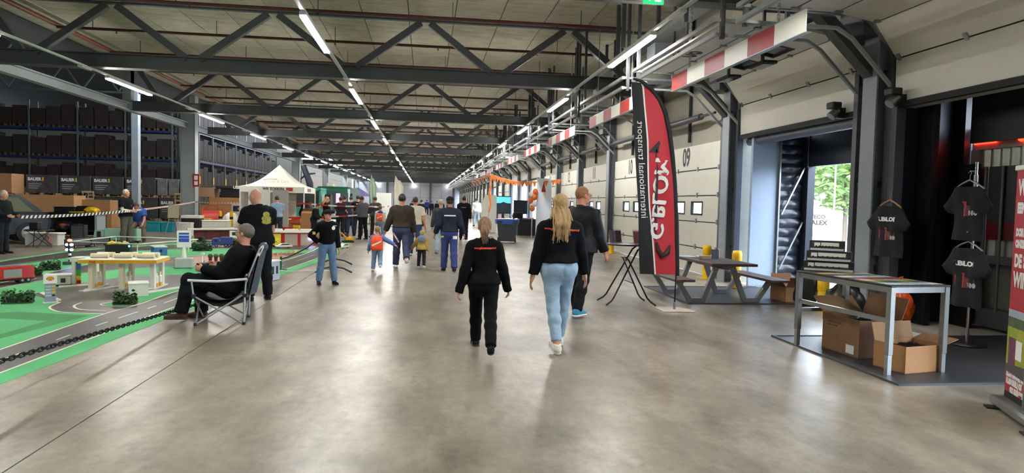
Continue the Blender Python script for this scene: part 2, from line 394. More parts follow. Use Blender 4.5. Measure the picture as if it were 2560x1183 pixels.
# ---------------------------------------------------------------- dock wall
wr = thing('wall_right', 'dock wall of pale concrete between white doors', 'wall', (XW, 0, 0), kind='structure')
pier = MB().b2(0, .25, -.34, .34, 0, 6.4).mesh('pier', M_CONC)
hd1 = MB().b2(0, .25, -1.93, -.01, 3.0, 6.4).mesh('wall_panel', M_CONC); hd2 = MB().b2(0, .25, .01, 1.93, 3.0, 6.4).mesh('wall_panel', M_CONC)
cond = MB().cyl((-.05, 0, 3.15), (-.05, 0, 6.3), .04, n=8).mesh('drain_pipe', M_GASKET)
ND = 26
for k in range(-3, ND):
    y = C0 + CP*k
    link('pier', pier, wr).location = (0, y, 0)
    for hm_ in (hd1, hd2): link('wall_panel', hm_, wr).location = (0, y+CP/2, 0)
    if k < 8 and k+1 not in (0, 1, 7, 8, 9): link('drain_pipe', cond, wr).location = (0, y+CP/2+.05, 0)
# dock columns
def make_dockcol():
    t = thing('dock_column', 'x', 'column', kind='structure')
    mb = MB(); mb.b2(-.27, -.245, -.30, .0, 0, 4.9); mb.b2(-.03, -.005, -.30, .0, 0, 4.9); mb.b2(-.245, -.03, -.162, -.138, 0, 4.9); obj('shaft', mb, mat('column_grey_steel', '#858c94', .42, 0, .08, 2), t)
    mb = MB(); mb.bar((-.2, -.1, 3.5), (-1.5, -.1, 4.75), .16, .2, up=(0, 1, 0)); mb.b2(-1.9, 0, -.25, .25, 4.55, 4.9); mb.b2(-.5, 0, -.28, .25, 4.0, 4.55); obj('haunch', mb, M_DSTEEL, t)
    mb = MB()
    for s in (-1, 1): mb.b2(-.12, -.0, s*.36-.05, s*.36+.05, 0, 3.6)
    obj('track_plate', mb, M_STEEL, t)
    mb = MB(); mb.b2(-.08, -.02, -.32, .32, 3.45, 3.55); mb.b2(-.08, -.02, -.32, .32, 1.9, 1.98); mb.b2(-.08, -.02, -.32, .32, .7, .78); obj('cross_bracket', mb, M_DSTEEL, t)
    mb = MB(); mb.cyl((-.1, .14, .1), (-.1, .14, 4.6), .022, n=6); mb.cyl((-.1, .2, .1), (-.1, .2, 4.6), .014, n=6); obj('conduit', mb, M_GALV, t)
    return t
dc0 = make_dockcol()
DN = lambda k: f'{7+k:02d}'
for k in range(-2, ND):
    lab = f'grey steel column between dock doors {DN(k)} and {DN(k+1)}'
    if k == -2: dc0.location = (XW, C0+CP*k, 0); dc0['label'] = lab; dc0['group'] = 'dock columns'
    else: dup(dc0, (XW, C0+CP*k, 0), 0, lab)
# dock doors; local origin at floor on the door line, -x into the hall
DW = 1.84
PTH = [(-.06, 0), (-.06, 3.55), (-.10, 3.78), (-.44, 4.16), (-.62, 4.25), (-2.35, 4.27)]
def on_path(s_):
    for (x0, z0), (x1, z1) in zip(PTH, PTH[1:]):
        L = math.hypot(x1-x0, z1-z0)
        if s_ <= L: return (x0+(x1-x0)*s_/L, z0+(z1-z0)*s_/L)
        s_ -= L
    return PTH[-1]
def window_panel(m, h, wins):
    ys = [-DW]
    for (c, w) in wins: ys += [c-w/2, c+w/2]
    ys.append(DW)
    for i in range(0, len(ys), 2): m.b2(-.02, .02, ys[i], ys[i+1], .0, h)
    for (c, w) in wins: m.b2(-.02, .02, c-w/2, c+w/2, .0, h*.28); m.b2(-.02, .02, c-w/2, c+w/2, h*.76, h)
def rails(t, shaft=True):
    for s in (-1, 1):
        mb = MB(); pts = [(x, s*(DW+.07), z) for x, z in PTH]
        for a, b_ in zip(pts, pts[1:]): mb.bar(a, b_, .045, .06, up=(0, 1, 0))
        obj('door_track', mb, M_GALV, t)
        p2 = [(-.06, 3.05), (-.10, 3.3), (-.72, 3.92), (-.95, 4.05), (-2.35, 4.06)]; mb = MB()
        pts = [(x, s*(DW+.07), z) for x, z in p2]
        for a, b_ in zip(pts, pts[1:]): mb.bar(a, b_, .04, .05, up=(0, 1, 0))
        obj('door_track', mb, M_STEEL2, t)
        mb = MB(); mb.b2(-2.3, -2.24, s*(DW+.05), s*(DW+.11), 4.0, 6.2); mb.b2(-1.3, -1.25, s*(DW+.05), s*(DW+.11), 4.25, 6.2); obj('track_hanger', mb, M_DSTEEL, t)
    mb = MB(); mb.b2(-2.4, -2.34, -DW-.1, DW+.1, 4.24, 4.3); mb.b2(-2.4, -2.34, -DW-.1, DW+.1, 4.03, 4.09); obj('rear_bar', mb, M_GALV, t)
    if not shaft: return
    mb = MB(); mb.cyl((-.3, -DW-.1, 3.62), (-.3, DW+.1, 3.62), .03, n=8); mb.cyl((-.3, -1.2, 3.62), (-.3, 1.2, 3.62), .075, n=12); obj('spring_shaft', mb, M_STEEL, t)
WINS = ((-.62, .62), (.45, .62))
def make_door(n_label, is_open):
    t = thing(f'door_{n_label}', 'x', 'door', kind='structure')
    ph = .612; z0 = 3.06 if is_open else 0.
    for i in range(5):
        s0 = z0 + i*ph; (xa, za), (xb, zb) = on_path(s0+.006), on_path(s0+ph-.018)
        d = Vector((xb-xa, 0, zb-za)); d.normalize()
        M = Matrix(((d.z, 0, d.x, xa), (0, 1, 0, 0), (-d.x, 0, d.z, za), (0, 0, 0, 1)))
        mb = MB(); mb.M = M
        L = math.hypot(xb-xa, zb-za)
        if i == 2:
            window_panel(mb, L, WINS); p = obj('panel', mb, M_PANEL, t)
            for c, w in WINS:
                fr = MB(); fr.M = M
                for (y0, y1, a, b_) in ((c-w/2-.03, c-w/2+.02, .24, .80), (c+w/2-.02, c+w/2+.03, .24, .80)): fr.b2(-.028, .028, y0, y1, L*a, L*b_)
                fr.b2(-.028, .028, c-w/2, c+w/2, L*.24, L*.31); fr.b2(-.028, .028, c-w/2, c+w/2, L*.73, L*.80)
                w_ = obj('window_frame', fr, M_GASKET, p); gl = MB(); gl.M = M; gl.b2(-.004, .004, c-w/2, c+w/2, L*.28, L*.76); obj('pane', gl, M_GLASS, p)
        else: mb.b2(-.02, .02, -DW, DW, .0, L, b=.006); p = obj('panel', mb, M_PANEL, t)
        if i:
            hg = MB(); hg.M = M
            for yy in (-DW+.08, -.62, .62, DW-.08): hg.b2(-.045, -.02, yy-.03, yy+.03, -.05, .06)
            obj('hinge', hg, M_GALV, p)
            st = MB(); st.M = M; st.b2(-.014, .012, -DW, DW, -.026, .006); obj('seal', st, M_GASKET, p)
        if i == 4: t['numM'] = [c for r_ in M for c in r_]; t['numL'] = L
    if is_open: obj('bottom_seal', MB().b2(-.1, -.02, -DW, DW, 2.98, 3.06), M_GASKET, t)
    rails(t, not is_open); return t
def number(t, s_):
    M = Matrix([t['numM'][i*4:i*4+4] for i in range(4)]); L = t['numL']
    text(s_, .62, M @ frame((-.024, .12, L*.52), (0, -1, 0), (0, 0, 1)), M_BLACKPRINT, t, 'door_number', bold=.012, sx=.75)
closed0 = make_door(9, False); open0 = make_door(8, True)
OPEN = {0, 1, 7, 8, 9, 12}
for k in range(0, ND):
    y = C0 - CP/2 + CP*k; op = k in OPEN; src = open0 if op else closed0; first = (k == 1 and op) or (k == 2)
    lab = f'white sectional dock door {DN(k)} ' + ('rolled up under its ceiling tracks' if op else 'closed')
    if first: t = src; t.location = (XW, y, 0); tag(t, lab, group='dock doors')
    else:
        t = dup(src, (XW, y, 0), 0, lab, group='dock doors'); t.name = f'door_{7+k}'
    t['dock'] = DN(k)
for o in list(bpy.data.objects):
    if o.get('dock') and int(o['dock']) < 16 and o['dock'] != '07': number(o, o['dock'])
# height bars: red and white boards hung on chains
def chain(mb, p0, p1, link_len=.05, r=.004, w=.016):
    p0, p1 = Vector(p0), Vector(p1); d = p1-p0; N = max(2, int(d.length/(link_len*.78))); u = d.normalized()
    a = u.cross(Vector((0, 0, 1))) if abs(u.z) < .9 else Vector((1, 0, 0)); a.normalize(); c = u.cross(a)
    for i in range(N):
        m_ = p0 + d*((i+.5)/N); s_ = a if i % 2 else c; h = link_len/2-w
        pts = []
        for j in range(10):
            t = 2*pi*j/10; pts.append(m_ + s_*math.cos(t)*w + u*(math.sin(t)*w + (h if math.sin(t) > 0 else -h)))
        mb.tube(pts, r, 5, closed=True)
def make_bar(det):
    t = thing('height_bar', 'x', 'sign')
    L = 4.4; ns = 6; wm_ = []
    for i in range(ns):
        y0 = -L/2 + L*i/ns; mb = MB(); mb.b2(-.012, 0, y0, y0+L/ns, 0, .27); obj('stripe_panel', mb, M_WHITE if i % 2 == 0 else M_RED, t)
    mb = MB(); mb.b2(-.015, .06, -L/2, L/2, -.012, 0); mb.b2(-.015, .06, -L/2, L/2, .27, .282); obj('edge_profile', mb, M_GALV, t)
    for y in (-1.5, 1.45):
        mb = MB()
        if det: chain(mb, (.02, y, .28), (.02, y, 2.6), .07, .006, .02)
        else: mb.cyl((.02, y, .28), (.02, y, 2.6), .012, n=5)
        obj('chain', mb, M_GALV, t)
    return t
for i in range(9):
    y = 9.8 + 6.25*i
    lab = f'red and white striped height bar on chains, {ORD[i]} from the front'
    if i == 0: hb = make_bar(True); hb.location = (4.52, y, 3.7); tag(hb, lab, group='height bars'); h1 = hb
    elif i == 1: hb = make_bar(False); hb.location = (4.52, y, 3.7); tag(hb, lab, group='height bars'); h2 = hb
    else: dup(h2, (4.52, y, 3.7), 0, lab)
for yy, w in ((9.75, 'under door 08 next to big height bar'), (10.9, 'under door 08 farther along the height bar')):
    t = thing('dock_lamp', 'flat black lamp ' + w, 'lamp', (5.1, yy, 3.74)); obj('housing', MB().b2(-.12, .12, -.24, .24, 0, .05, b=.01), M_BLACK, t); obj('lens', MB().b2(-.09, .09, -.2, .2, -.008, 0), mat('dark_glass', '#2a2e30', .15), t)
    obj('bracket', MB().b2(-.02, .02, -.02, .02, .05, 1.0), M_DSTEEL, t)
# beam lamps beside the open doors
for y, w in ((9.63, 'on the track right of door 08'), (8.32, 'at the top left corner of door 07')):
    t = thing('beam_sensor', 'small black dock sensor lamp ' + w, 'sensor', (XW-.18, y, 2.98))
    obj('hood', MB().b2(-.16, .0, -.09, .09, .14, .24, b=.015), M_BLACK, t); obj('lens', MB().cyl((-.02, 0, .13), (-.13, 0, .02), .055, .07, 10), M_GALV, t); obj('clamp', MB().b2(-.03, .1, -.03, .03, 0, .16), M_BLACK, t)
# truss-end beam with the exit sign
M_GREEN = mat('exit_green', '#0f9a55', .4, emit='#19b566', es=1.2)
es = thing('exit_sign', 'green and white emergency exit sign at the top edge', 'sign', (3.42, 10.0, 4.655)); obj('plate', MB().b2(-.16, .16, -.02, .02, 0, .16), M_GREEN, es); obj('hanger', MB().b2(-.01, .01, -.01, .01, .16, .26), M_DSTEEL, es)
mb = MB(); mb.b2(.02, .12, -.025, -.02, .03, .13); mb.prism([(-.12, .08), (-.06, .13), (-.06, .1), (0, .1), (0, .06), (-.06, .06), (-.06, .03)], .004, M=frame((0, -.025, 0), (1, 0, 0), (0, 0, 1))); obj('pictogram', mb, mat('white_glow', '#ffffff', emit='#ffffff', es=1.0), es)
# cable trays and brackets along the dock side
mb = MB(); mb.b2(5.0, 5.3, 2, 100, 5.3, 5.33); mb.b2(5.0, 5.02, 2, 100, 5.33, 5.4); mb.b2(5.28, 5.3, 2, 100, 5.33, 5.4)
obj('cable_tray', mb, M_GALV, label='galvanised cable tray running above the dock doors', cat='tray', kind='structure')
obj('service_pipe', MB().cyl((5.75, 2, 4.5), (5.75, 100, 4.5), .1, n=12), M_STEEL, label='thick grey duct pipe along the dock side', cat='pipe', kind='structure')
hp = MB(); hp.b2(-.04, .04, -.04, .04, 0, 1.35); hp = hp.mesh('drop_hanger', M_DSTEEL)
dh = thing('drop_hangers', 'row of dark steel hangers carrying door tracks', 'bracket', kind='structure')
for k in range(0, 18):
    for dx, dy in ((4.35, -1.1), (4.6, .2), (4.9, 1.2), (5.4, -.4)):
        link('drop_hanger', hp, dh).location = (dx, C0+CP*(k-.5)+dy, 5.1)
# ================================================================ docks 07 and 08, yard outside
M_MAT = None
M_MAT, n, l, b = nodes_mat('chequer_plate')
tc = n.new('ShaderNodeTexCoord').outputs['Object']
def _chk():
    v = n.new('ShaderNodeTexVoronoi'); v.inputs['Scale'].default_value = 26; v.inputs['Randomness'].default_value = 0; v.distance = 'CHEBYCHEV'
    mp = n.new('ShaderNodeMapping'); mp.inputs['Rotation'].default_value = (0, 0, rad(45)); l.new(tc, mp.inputs[0]); l.new(mp.outputs[0], v.inputs['Vector'])
    bp = n.new('ShaderNodeBump'); bp.inputs['Strength'].default_value = .6; bp.inputs['Distance'].default_value = .006
    l.new(v.outputs['Distance'], bp.inputs['Height']); l.new(bp.outputs[0], b.inputs['Normal'])
_chk(); b.inputs['Base Color'].default_value = lin('#3c3d40'); b.inputs['Roughness'].default_value = .45; b.inputs['Metallic'].default_value = .3
def leveller(lab, yc, w=1.06):
    t = thing('dock_leveller', lab, 'dock plate', (0, yc, 0), kind='structure')
    obj('plate', MB().b2(4.25, XW+1.2, -w, w, 0, .012), M_MAT, t)
    mb = MB(); mb.b2(4.21, 4.25, -w-.04, w+.04, 0, .02); mb.b2(4.25, XW, -w-.04, -w, 0, .02); mb.b2(4.25, XW, w, w+.04, 0, .02); obj('edge_frame', mb, M_DSTEEL, t)
Y7, Y8 = C0-CP/2, C0+CP/2
leveller('black chequer plate dock leveller under the flyer table', Y7-.22)
leveller('dark chequer plate dock leveller under picnic bench', Y8)
# dock 08 shelter
t = thing('dock_shelter', 'dark blue dock shelter tunnel of open door 08', 'dock shelter', (XW, Y8, 0), kind='structure')
obj('side_panel', MB().b2(.0, .55, 1.42, 1.50, 0, 3.1), M_DOCK_LIT, t)
mb = MB()       # folded accordion curtain
NF = 16
for i in range(NF):
    z0 = .05 + 3.0*i/NF; z1 = .05 + 3.0*(i+1)/NF; zm = (z0+z1)/2
    a0, a1 = (.57, 1.44), (1.12, 1.48); bulge = -.06
    mb.grid(lambda u, v, z0=z0, z1=z1: Vector((a0[0]+(a1[0]-a0[0])*u, a0[1]+(a1[1]-a0[1])*u + bulge*math.sin(pi*v)*(.6+.4*math.sin(u*9+i)), z0+(z1-z0)*v)), 8, 6)
obj('folded_curtain', mb, mat('black_tarpaulin', '#2a2f3c', .32, 0, .1, 4), t)
mb = MB(); mb.bar((.62, 1.36, .35), (1.08, 1.36, 1.3), .03, .03, up=(0, 1, 0)); mb.bar((.62, 1.36, 1.45), (1.08, 1.36, 2.4), .03, .03, up=(0, 1, 0)); mb.b2(.55, .58, 1.36, 1.42, 0, 3.1); obj('strut', mb, M_GALV, t)
obj('outer_post', MB().b2(1.1, 1.25, 1.26, 1.5, 0, 3.1), M_DOCK, t)
obj('outer_post', MB().b2(1.1, 1.25, -1.9, -1.2, 0, 3.1), M_DOCK, t)
obj('head_curtain', MB().b2(1.12, 1.2, -1.6, 1.35, 2.42, 3.3), M_DOCK, t)
obj('roof_panel', MB().b2(0, 1.25, -1.9, 1.55, 3.1, 3.2), M_DOCK, t)
obj('side_panel', MB().b2(.0, 1.1, -1.9, -1.86, 0, 3.1), M_DOCK, t)
obj('sill_step', MB().b2(0, 1.3, -1.9, 1.5, -.3, 0.005), M_FLOOR, t)
mb = MB(); mb.cyl((1.05, 1.2, 2.4), (1.05, 1.2, 3.05), .006, n=5); obj('pull_cord', mb, M_GALV, t)
obj('lintel_tube', MB().cyl((.12, -1.8, 2.93), (.12, 1.8, 2.93), .09, n=14), mat('grey_air_tube', '#59616f', .4), t)
# dock 07: dark shelter with a docked trailer
t = thing('dock_shelter', 'near-black dock shelter behind the hanging shirts', 'dock shelter', (XW, Y7, 0), kind='structure')
M_DK = mat('black_shelter', '#0d1017', .5)
obj('side_panel', MB().b2(.0, 1.3, 1.86, 1.92, 0, 3.2), M_DOCK, t)
obj('side_panel', MB().b2(.0, 1.3, -1.92, -1.86, 0, 3.2), M_DK, t)
obj('roof_panel', MB().b2(0, 1.3, -1.92, 1.92, 3.2, 3.3), M_DK, t)
obj('folded_curtain', MB().b2(.3, .38, 1.55, 1.86, 0, 3.2), M_DK, t)
obj('head_curtain', MB().b2(.8, .86, -1.9, 1.5, 2.5, 3.3), M_DK, t)
obj('sill_step', MB().b2(0, 1.1, -1.95, 1.95, -.3, 0.005), M_CONC, t); obj('slit_blocker', MB().b2(.8, .85, 1.35, 1.86, 0, 2.22), M_DK, t)  # last piece is a blocker added to shut out a bright slit of sky
obj('frame_post', MB().b2(-.12, .02, 1.74, 1.86, 0, 3.05), M_STEEL, t)
obj('outer_post', MB().b2(.85, .95, 1.65, 1.86, 0, 3.2), M_DK, t)
# trailer rear
M_CORR = mat('dull_silver', '#8d9088', .4, .6, .15, 4)
tr = thing('truck_trailer', 'silver trailer rear with two red lamps docked at door 07', 'trailer', (XW+.95, Y7+.5, 0))
mb = MB(); NC = 15
for i in range(NC):
    y0 = -1.18 + i*2.2/NC; w = 2.2/NC
    mb.grid(lambda u, v, y0=y0: Vector((.06-.045*math.sin(pi*u)**2, y0+w*u, 1.0+1.42*v)), 6, 1)
obj('corrugated_door', mb, M_CORR, tr)
obj('header', MB().b2(0, .12, -1.2, 1.12, 2.42, 2.72), mat('grey_header', '#6c6a64', .5), tr)
obj('door_post', MB().b2(0, .12, 1.02, 1.14, .1, 2.42), M_CORR, tr); obj('door_post', MB().b2(0, .12, -1.3, -1.18, .1, 2.3), M_CORR, tr)
mb = MB()
for y in (.82, .55, .28, .0): mb.cyl((-.05, y, .25), (-.05, y, 2.18), .02, n=8)
mb.b2(-.05, 0, -1.1, .95, .9, 1.0); obj('lock_rod', mb, M_STEEL, tr)
obj('dark_lower_panel', MB().b2(-.02, .0, -1.15, .80, 1.45, 2.18), mat('charcoal_panel', '#2c2f31', .4), tr)
obj('red_band', MB().b2(-.02, .0, -1.15, .80, 1.22, 1.45), mat('dark_red_band', '#5a1519', .4), tr)
obj('bumper', MB().b2(-.05, .1, -1.2, 1.1, .06, .3), M_DSTEEL, tr)
M_REDL = mat('red_lamp', '#ff2010', .3, emit='#ff1f10', es=9)
obj('tail_lamp', MB().b2(-.03, 0, .72, 1.08, 2.49, 2.55, b=.01), M_REDL, tr, label='lit red bar lamp'); obj('tail_lamp', MB().cyl((-.03, .34, 2.53), (0, .34, 2.53), .055, n=14), M_REDL, tr, label='lit round red lamp')
obj('roof_body', MB().b2(.13, 6, -1.2, 1.14, -.9, 2.55), M_CORR, tr)
# yard outside dock 08
M_ASPH = mat('yard_paving', '#77767a', .9, 0, .1, .8)
obj('ground', MB().b2(XW+1.3, 90, -60, 120, -1.35, -1.2), M_ASPH, label='sunlit paved yard outside the dock doors', cat='ground', kind='structure')
obj('dock_plinth', MB().b2(XW+.25, XW+1.31, -10, YEND, -1.3, -.31), M_CONC, label='concrete plinth under the dock openings', cat='wall', kind='structure')
def box_van(lab, loc, rz):
    t = thing('box_truck', lab, 'truck', loc, rz)
    M_T = mat('pale_tarp', '#7d8896', .55, 0, .05, 2, .25, 6)
    mb = MB(); mb.box((0, 0, 1.75), (2.3, 3.4, 2.0), 0, None, .04); obj('tarp_body', mb, M_T, t)
    obj('chassis', MB().b2(-.9, .9, -1.7, 4.4, .5, .72), M_DSTEEL, t)
    mb = MB(); mb.M = frame((0, 0, 0), (0, 1, 0), (0, 0, 1))
    mb.M = Matrix(((0, 0, 1, -1.05), (1, 0, 0, 1.9), (0, 1, 0, .55), (0, 0, 0, 1))); mb.prism([(0, 0), (1.7, 0), (1.75, .8), (1.55, 1.05), (1.3, 1.75), (.2, 1.8), (0, 1.7)], 2.1); obj('cab', mb, mat('white_cab', '#e8ebee', .35), t)
    obj('windscreen', MB().b2(-.9, .9, 3.32, 3.5, 1.65, 2.2), mat('dark_glass', '#2a2e30', .15), t)
    for y in (-1.1, 2.9):
        for s in (-1, 1):
            w = MB().cyl((s*.95-.13, y, .42), (s*.95+.13, y, .42), .42, n=20); o = obj('wheel', w, M_GASKET, t)
            obj('hub', MB().cyl((s*1.09-.02, y, .42), (s*1.09+.01, y, .42), .2, n=14), M_GALV, o)
    sg = obj('sign_sheet', MB().b2(-.55, .55, -1.73, -1.715, 1.75, 2.65), M_WHITEPRINT, t)
    text('IVECO', .26, frame((0, -1.735, 2.42), (1, 0, 0), (0, 0, 1)), M_BLACKPRINT, sg, bold=.01)
    text('CALEX', .3, frame((0, -1.735, 2.13), (1, 0, 0), (0, 0, 1)), M_BLACKPRINT, sg, bold=.014)
    text('Trucks & Vans', .12, frame((0, -1.735, 1.88), (1, 0, 0), (0, 0, 1)), mat('red_print', '#b8332e', .6), sg)
    return t
box_van('white box truck with printed sheet seen through dock 08', (20.2, 32.2, -1.2), rad(-32))
def leafy(name, lab, loc, h, r, nleaf, col, size=.16, group=None, trunk=True, cat='tree'):
    t = thing(name, lab, cat, loc, group=group)
    if trunk: obj('trunk', MB().cyl((0, 0, 0), (0, 0, h*.6), .14, .07, 8), mat('bark', '#5b5146', .9), t)
    c = RNG.normal(0, 1, (nleaf, 3)); c /= np.linalg.norm(c, axis=1)[:, None]; c *= (RNG.random(nleaf)**.4)[:, None]
    c *= (r, r, h*.36); c += (0, 0, h*.64); mb = MB()
    for p in c:
        a, b_ = RNG.random(2)*2*pi; s = size*(.6+.8*RNG.random())
        u = Vector((math.cos(a)*s, math.sin(a)*s, s*.4*math.sin(b_))); w = Vector((-math.sin(a)*s*.4, math.cos(a)*s*.4, s*math.cos(b_)*.7))
        p = Vector(p); mb.add([p-u, p-w*.6, p+u, p+w*.6], [(0, 1, 2, 3)])
    obj('foliage', mb, mat('leaf_'+col, col, .6, 0, .25, 3), t, kind='stuff'); return t
for i, (x, y, h) in enumerate(((31, 46, 9), (38, 56, 11), (26, 54, 9.5), (46, 68, 12), (34, 66, 11), (24, 46, 8))):
    leafy('yard_tree', f'leafy green tree beyond the yard, {ORD[i]} of the row past the truck', (x, y, -1.2), h, 3.0, 1500, '#6f8a4c', .35, 'yard trees')
obj('lamp_post', MB().cyl((24.6, 37.5, -1.2), (24.6, 37.5, 7), .06, .04, 8), M_GALV, label='thin lamp post in front of yard trees', cat='post')
# ================================================================ things on the dock side
def interp(pts, z):
    """x on a polyline of (x, z) at height z (z descending or ascending)"""
    p = sorted(pts, key=lambda q: q[1])
    if z <= p[0][1]: return p[0][0]
    for (x0, z0), (x1, z1) in zip(p, p[1:]):
        if z <= z1: return x0 + (x1-x0)*(z-z0)/max(1e-6, z1-z0)
    return p[-1][0]
M_FRED = mat('flag_red', '#c22c3a', .62, 0, .06, 3, .25, 9, aniso=(1, 1, .5)); M_FBLK = mat('flag_black', '#1b1c20', .7, 0, .1, 3)
M_FGREY = mat('flag_grey_print', '#33262a', .65)
# ---- feather flag seen from its back
fx, fy = 3.75, 9.55
pole = [(3.75, 0), (3.76, .52), (3.72, 1.3), (3.67, 1.89), (3.62, 2.31), (3.56, 2.66), (3.49, 2.92), (3.39, 3.12), (3.26, 3.28), (3.1, 3.39), (2.98, 3.42)]
white = [(3.43, .54), (3.31, 1.53), (3.25, 2.52), (3.16, 3.31), (3.13, 3.372)]
leftc = [(3.20, .54), (3.13, 1.53), (3.07, 2.23), (3.01, 2.82), (2.97, 3.37)]
fg = thing('feather_flag', 'tall red and black feather flag with mirrored white lettering', 'flag', (fx, fy, 0), 0)
def rip(x, z): return .018*math.sin(x*14+z*2.5) + .012*math.sin(z*5.2+x*9)
def strip(fa, fb, z0, z1, nx, nz, dy=0.):
    def f(u, v):
        z = z0+(z1-z0)*v; a, b_ = fa(z), fb(z); x = a+(b_-a)*u; return Vector((x-fx, rip(x, z)+dy, z))
    m = MB(); m.grid(f, nx, nz); return m
ptop = lambda z: interp(pole, z)
obj('black_band', strip(lambda z: interp(leftc, z), lambda z: interp(white, z), .54, 3.37, 6, 40), M_FBLK, fg)
obj('red_field', strip(lambda z: interp(white, z), lambda z: ptop(z)-.015, .54, 3.365, 12, 60), M_FRED, fg)
obj('white_piping', strip(lambda z: interp(white, z)-.012, lambda z: interp(white, z)+.012, .54, 3.36, 1, 60, -.006), M_WHITEPRINT, fg)
mb = MB(); mb.tube([(x-fx+.02, .0, z) for x, z in pole[1:]], [.035]*7+[.032, .026, .018], 8); obj('black_sleeve', mb, M_FBLK, fg)
mb = MB(); mb.tube([(x-fx, 0, z+.02) for x, z in pole[:3]], .012, 8); obj('pole', mb, M_BLACK, fg)
obj('base_plate', MB().b2(-.24, .24, -.22, .22, 0, .012, b=.004), mat('sand_metal', '#b9ab9f', .5, .2), fg)
obj('ground_spigot', MB().cyl((0, 0, .012), (0, 0, .12), .018, n=10), M_GALV, fg)
def on_flag(o):
    for v in o.data.vertices: v.co.y = rip(v.co.x+fx, v.co.z) - .012
for dz, dx in ((0, 0), (.014, .005), (-.014, -.005), (.007, .008)):
    tx = text('G.BLOM', .40, frame((3.425-fx, 0, 1.66), (.05, 0, 1), (1, 0, -.05)), M_WHITEPRINT, fg, extrude=0, sx=1.0); on_flag(tx)
    xs = [v.co.z for v in tx.data.vertices]; sc = (2.26-1.08)/(max(xs)-min(xs))
    for v in tx.data.vertices: v.co.z = 1.08 + (v.co.z-min(xs))*sc + dz; v.co.x = 3.42-fx + (v.co.x-(3.42-fx))*.74 + .02 + dx
tx = text('internationaal transport', .15, frame((3.17-fx, 0, 2.05), (-.075, 0, 1), (1, 0, .075)), M_WHITEPRINT, fg, extrude=0); on_flag(tx)
xs = [v.co.z for v in tx.data.vertices]; sc = (2.80-1.38)/(max(xs)-min(xs))
for v in tx.data.vertices: v.co.z = 1.38 + (v.co.z-min(xs))*sc
mb = MB(); mb.prism([(-.12, 0), (.12, -.02), (.03, .17)], .002, M=frame((3.39-fx, -.014, 2.36), (1, 0, 0), (0, 0, 1))); mb.b2(3.375-fx, 3.395-fx, -.016, -.012, 2.28, 2.4)
mb.b2(3.40-fx, 3.43-fx, -.008, -.004, 1.0, 2.3); mb.tube([(3.43-fx, -.02, 1.02), (3.46-fx, -.02, .9), (3.52-fx, -.02, .82), (3.6-fx, -.022, .86), (3.64-fx, -.02, .98)], [.02, .035, .045, .04, .012], 6)
obj('arrow_print', mb, M_FGREY, fg)
# ---- folding bar table
M_TBLK = mat('black_tube_steel', '#18191b', .3, .3)
bt = thing('bar_table', 'black folding bar table with crossed tube legs beside flag', 'table', (3.2, 10.2, 0))
mb = MB(); mb.lathe([(.001, .93), (.33, .93), (.345, .945), (.33, .96), (.001, .96)], n=36); obj('table_top', mb, mat('grey_table_top', '#4b4a4a', .35), bt)
mb = MB(); mb.tube([(.33*math.cos(a), .33*math.sin(a), .942) for a in [2*pi*k/36 for k in range(36)]], .012, 6, closed=True); obj('edge_trim', mb, M_TBLK, bt)
for s in (-1, 1):
    mb = MB(); y = s*.22; mb.tube([(-.40, y*1.25, .012), (-.31, y*1.1, .07), (-.27, y, .12), (.12, y*.62, .86), (.2, y*.6, .925)], .0135, 8); obj('leg', mb, M_TBLK, bt)
    mb = MB(); mb.tube([(.38, y*1.25-.05, .012), (.3, y*1.1-.04, .07), (.26, y-.03, .12), (-.02, y*.62, .70), (-.06, y*.55, .74)], .0135, 8); obj('leg', mb, M_TBLK, bt)
mb = MB(); mb.tube([(-.06, -.12, .74), (-.08, 0, .745), (-.06, .12, .74)], .0135, 8); mb.cyl((.03, -.2, .35), (.03, .2, .35), .008, n=6); obj('stretcher', mb, M_TBLK, bt)
# leaflet holders on it
for (x, y, lab, c1, c2) in ((3.03, 10.28, 'clear leaflet holder with dark flyers at the left of bar table', '#5a5f6c', '#3a3236'), (3.38, 10.12, 'clear leaflet holder with red flyers on the bar table', '#8a4a4d', '#c9c9cc')):
    t = thing('leaflet_holder', lab, 'holder', (x, y, .96), rad(12)); obj('stand', MB().b2(-.11, .11, -.02, .09, 0, .008), M_GLASS, t)
    obj('back', MB().box((0, .05, .11), (.22, .006, .22), 0, Matrix.Rotation(rad(-14), 4, 'X')), M_GLASS, t)
    for k, c in enumerate((c1, c2)): obj('flyer', MB().box((-.055+.11*k, .035, .10), (.10, .012, .19), 0, Matrix.Rotation(rad(-14), 4, 'X')), mat('flyer_'+c, c, .4, 0, .4, 30), t)
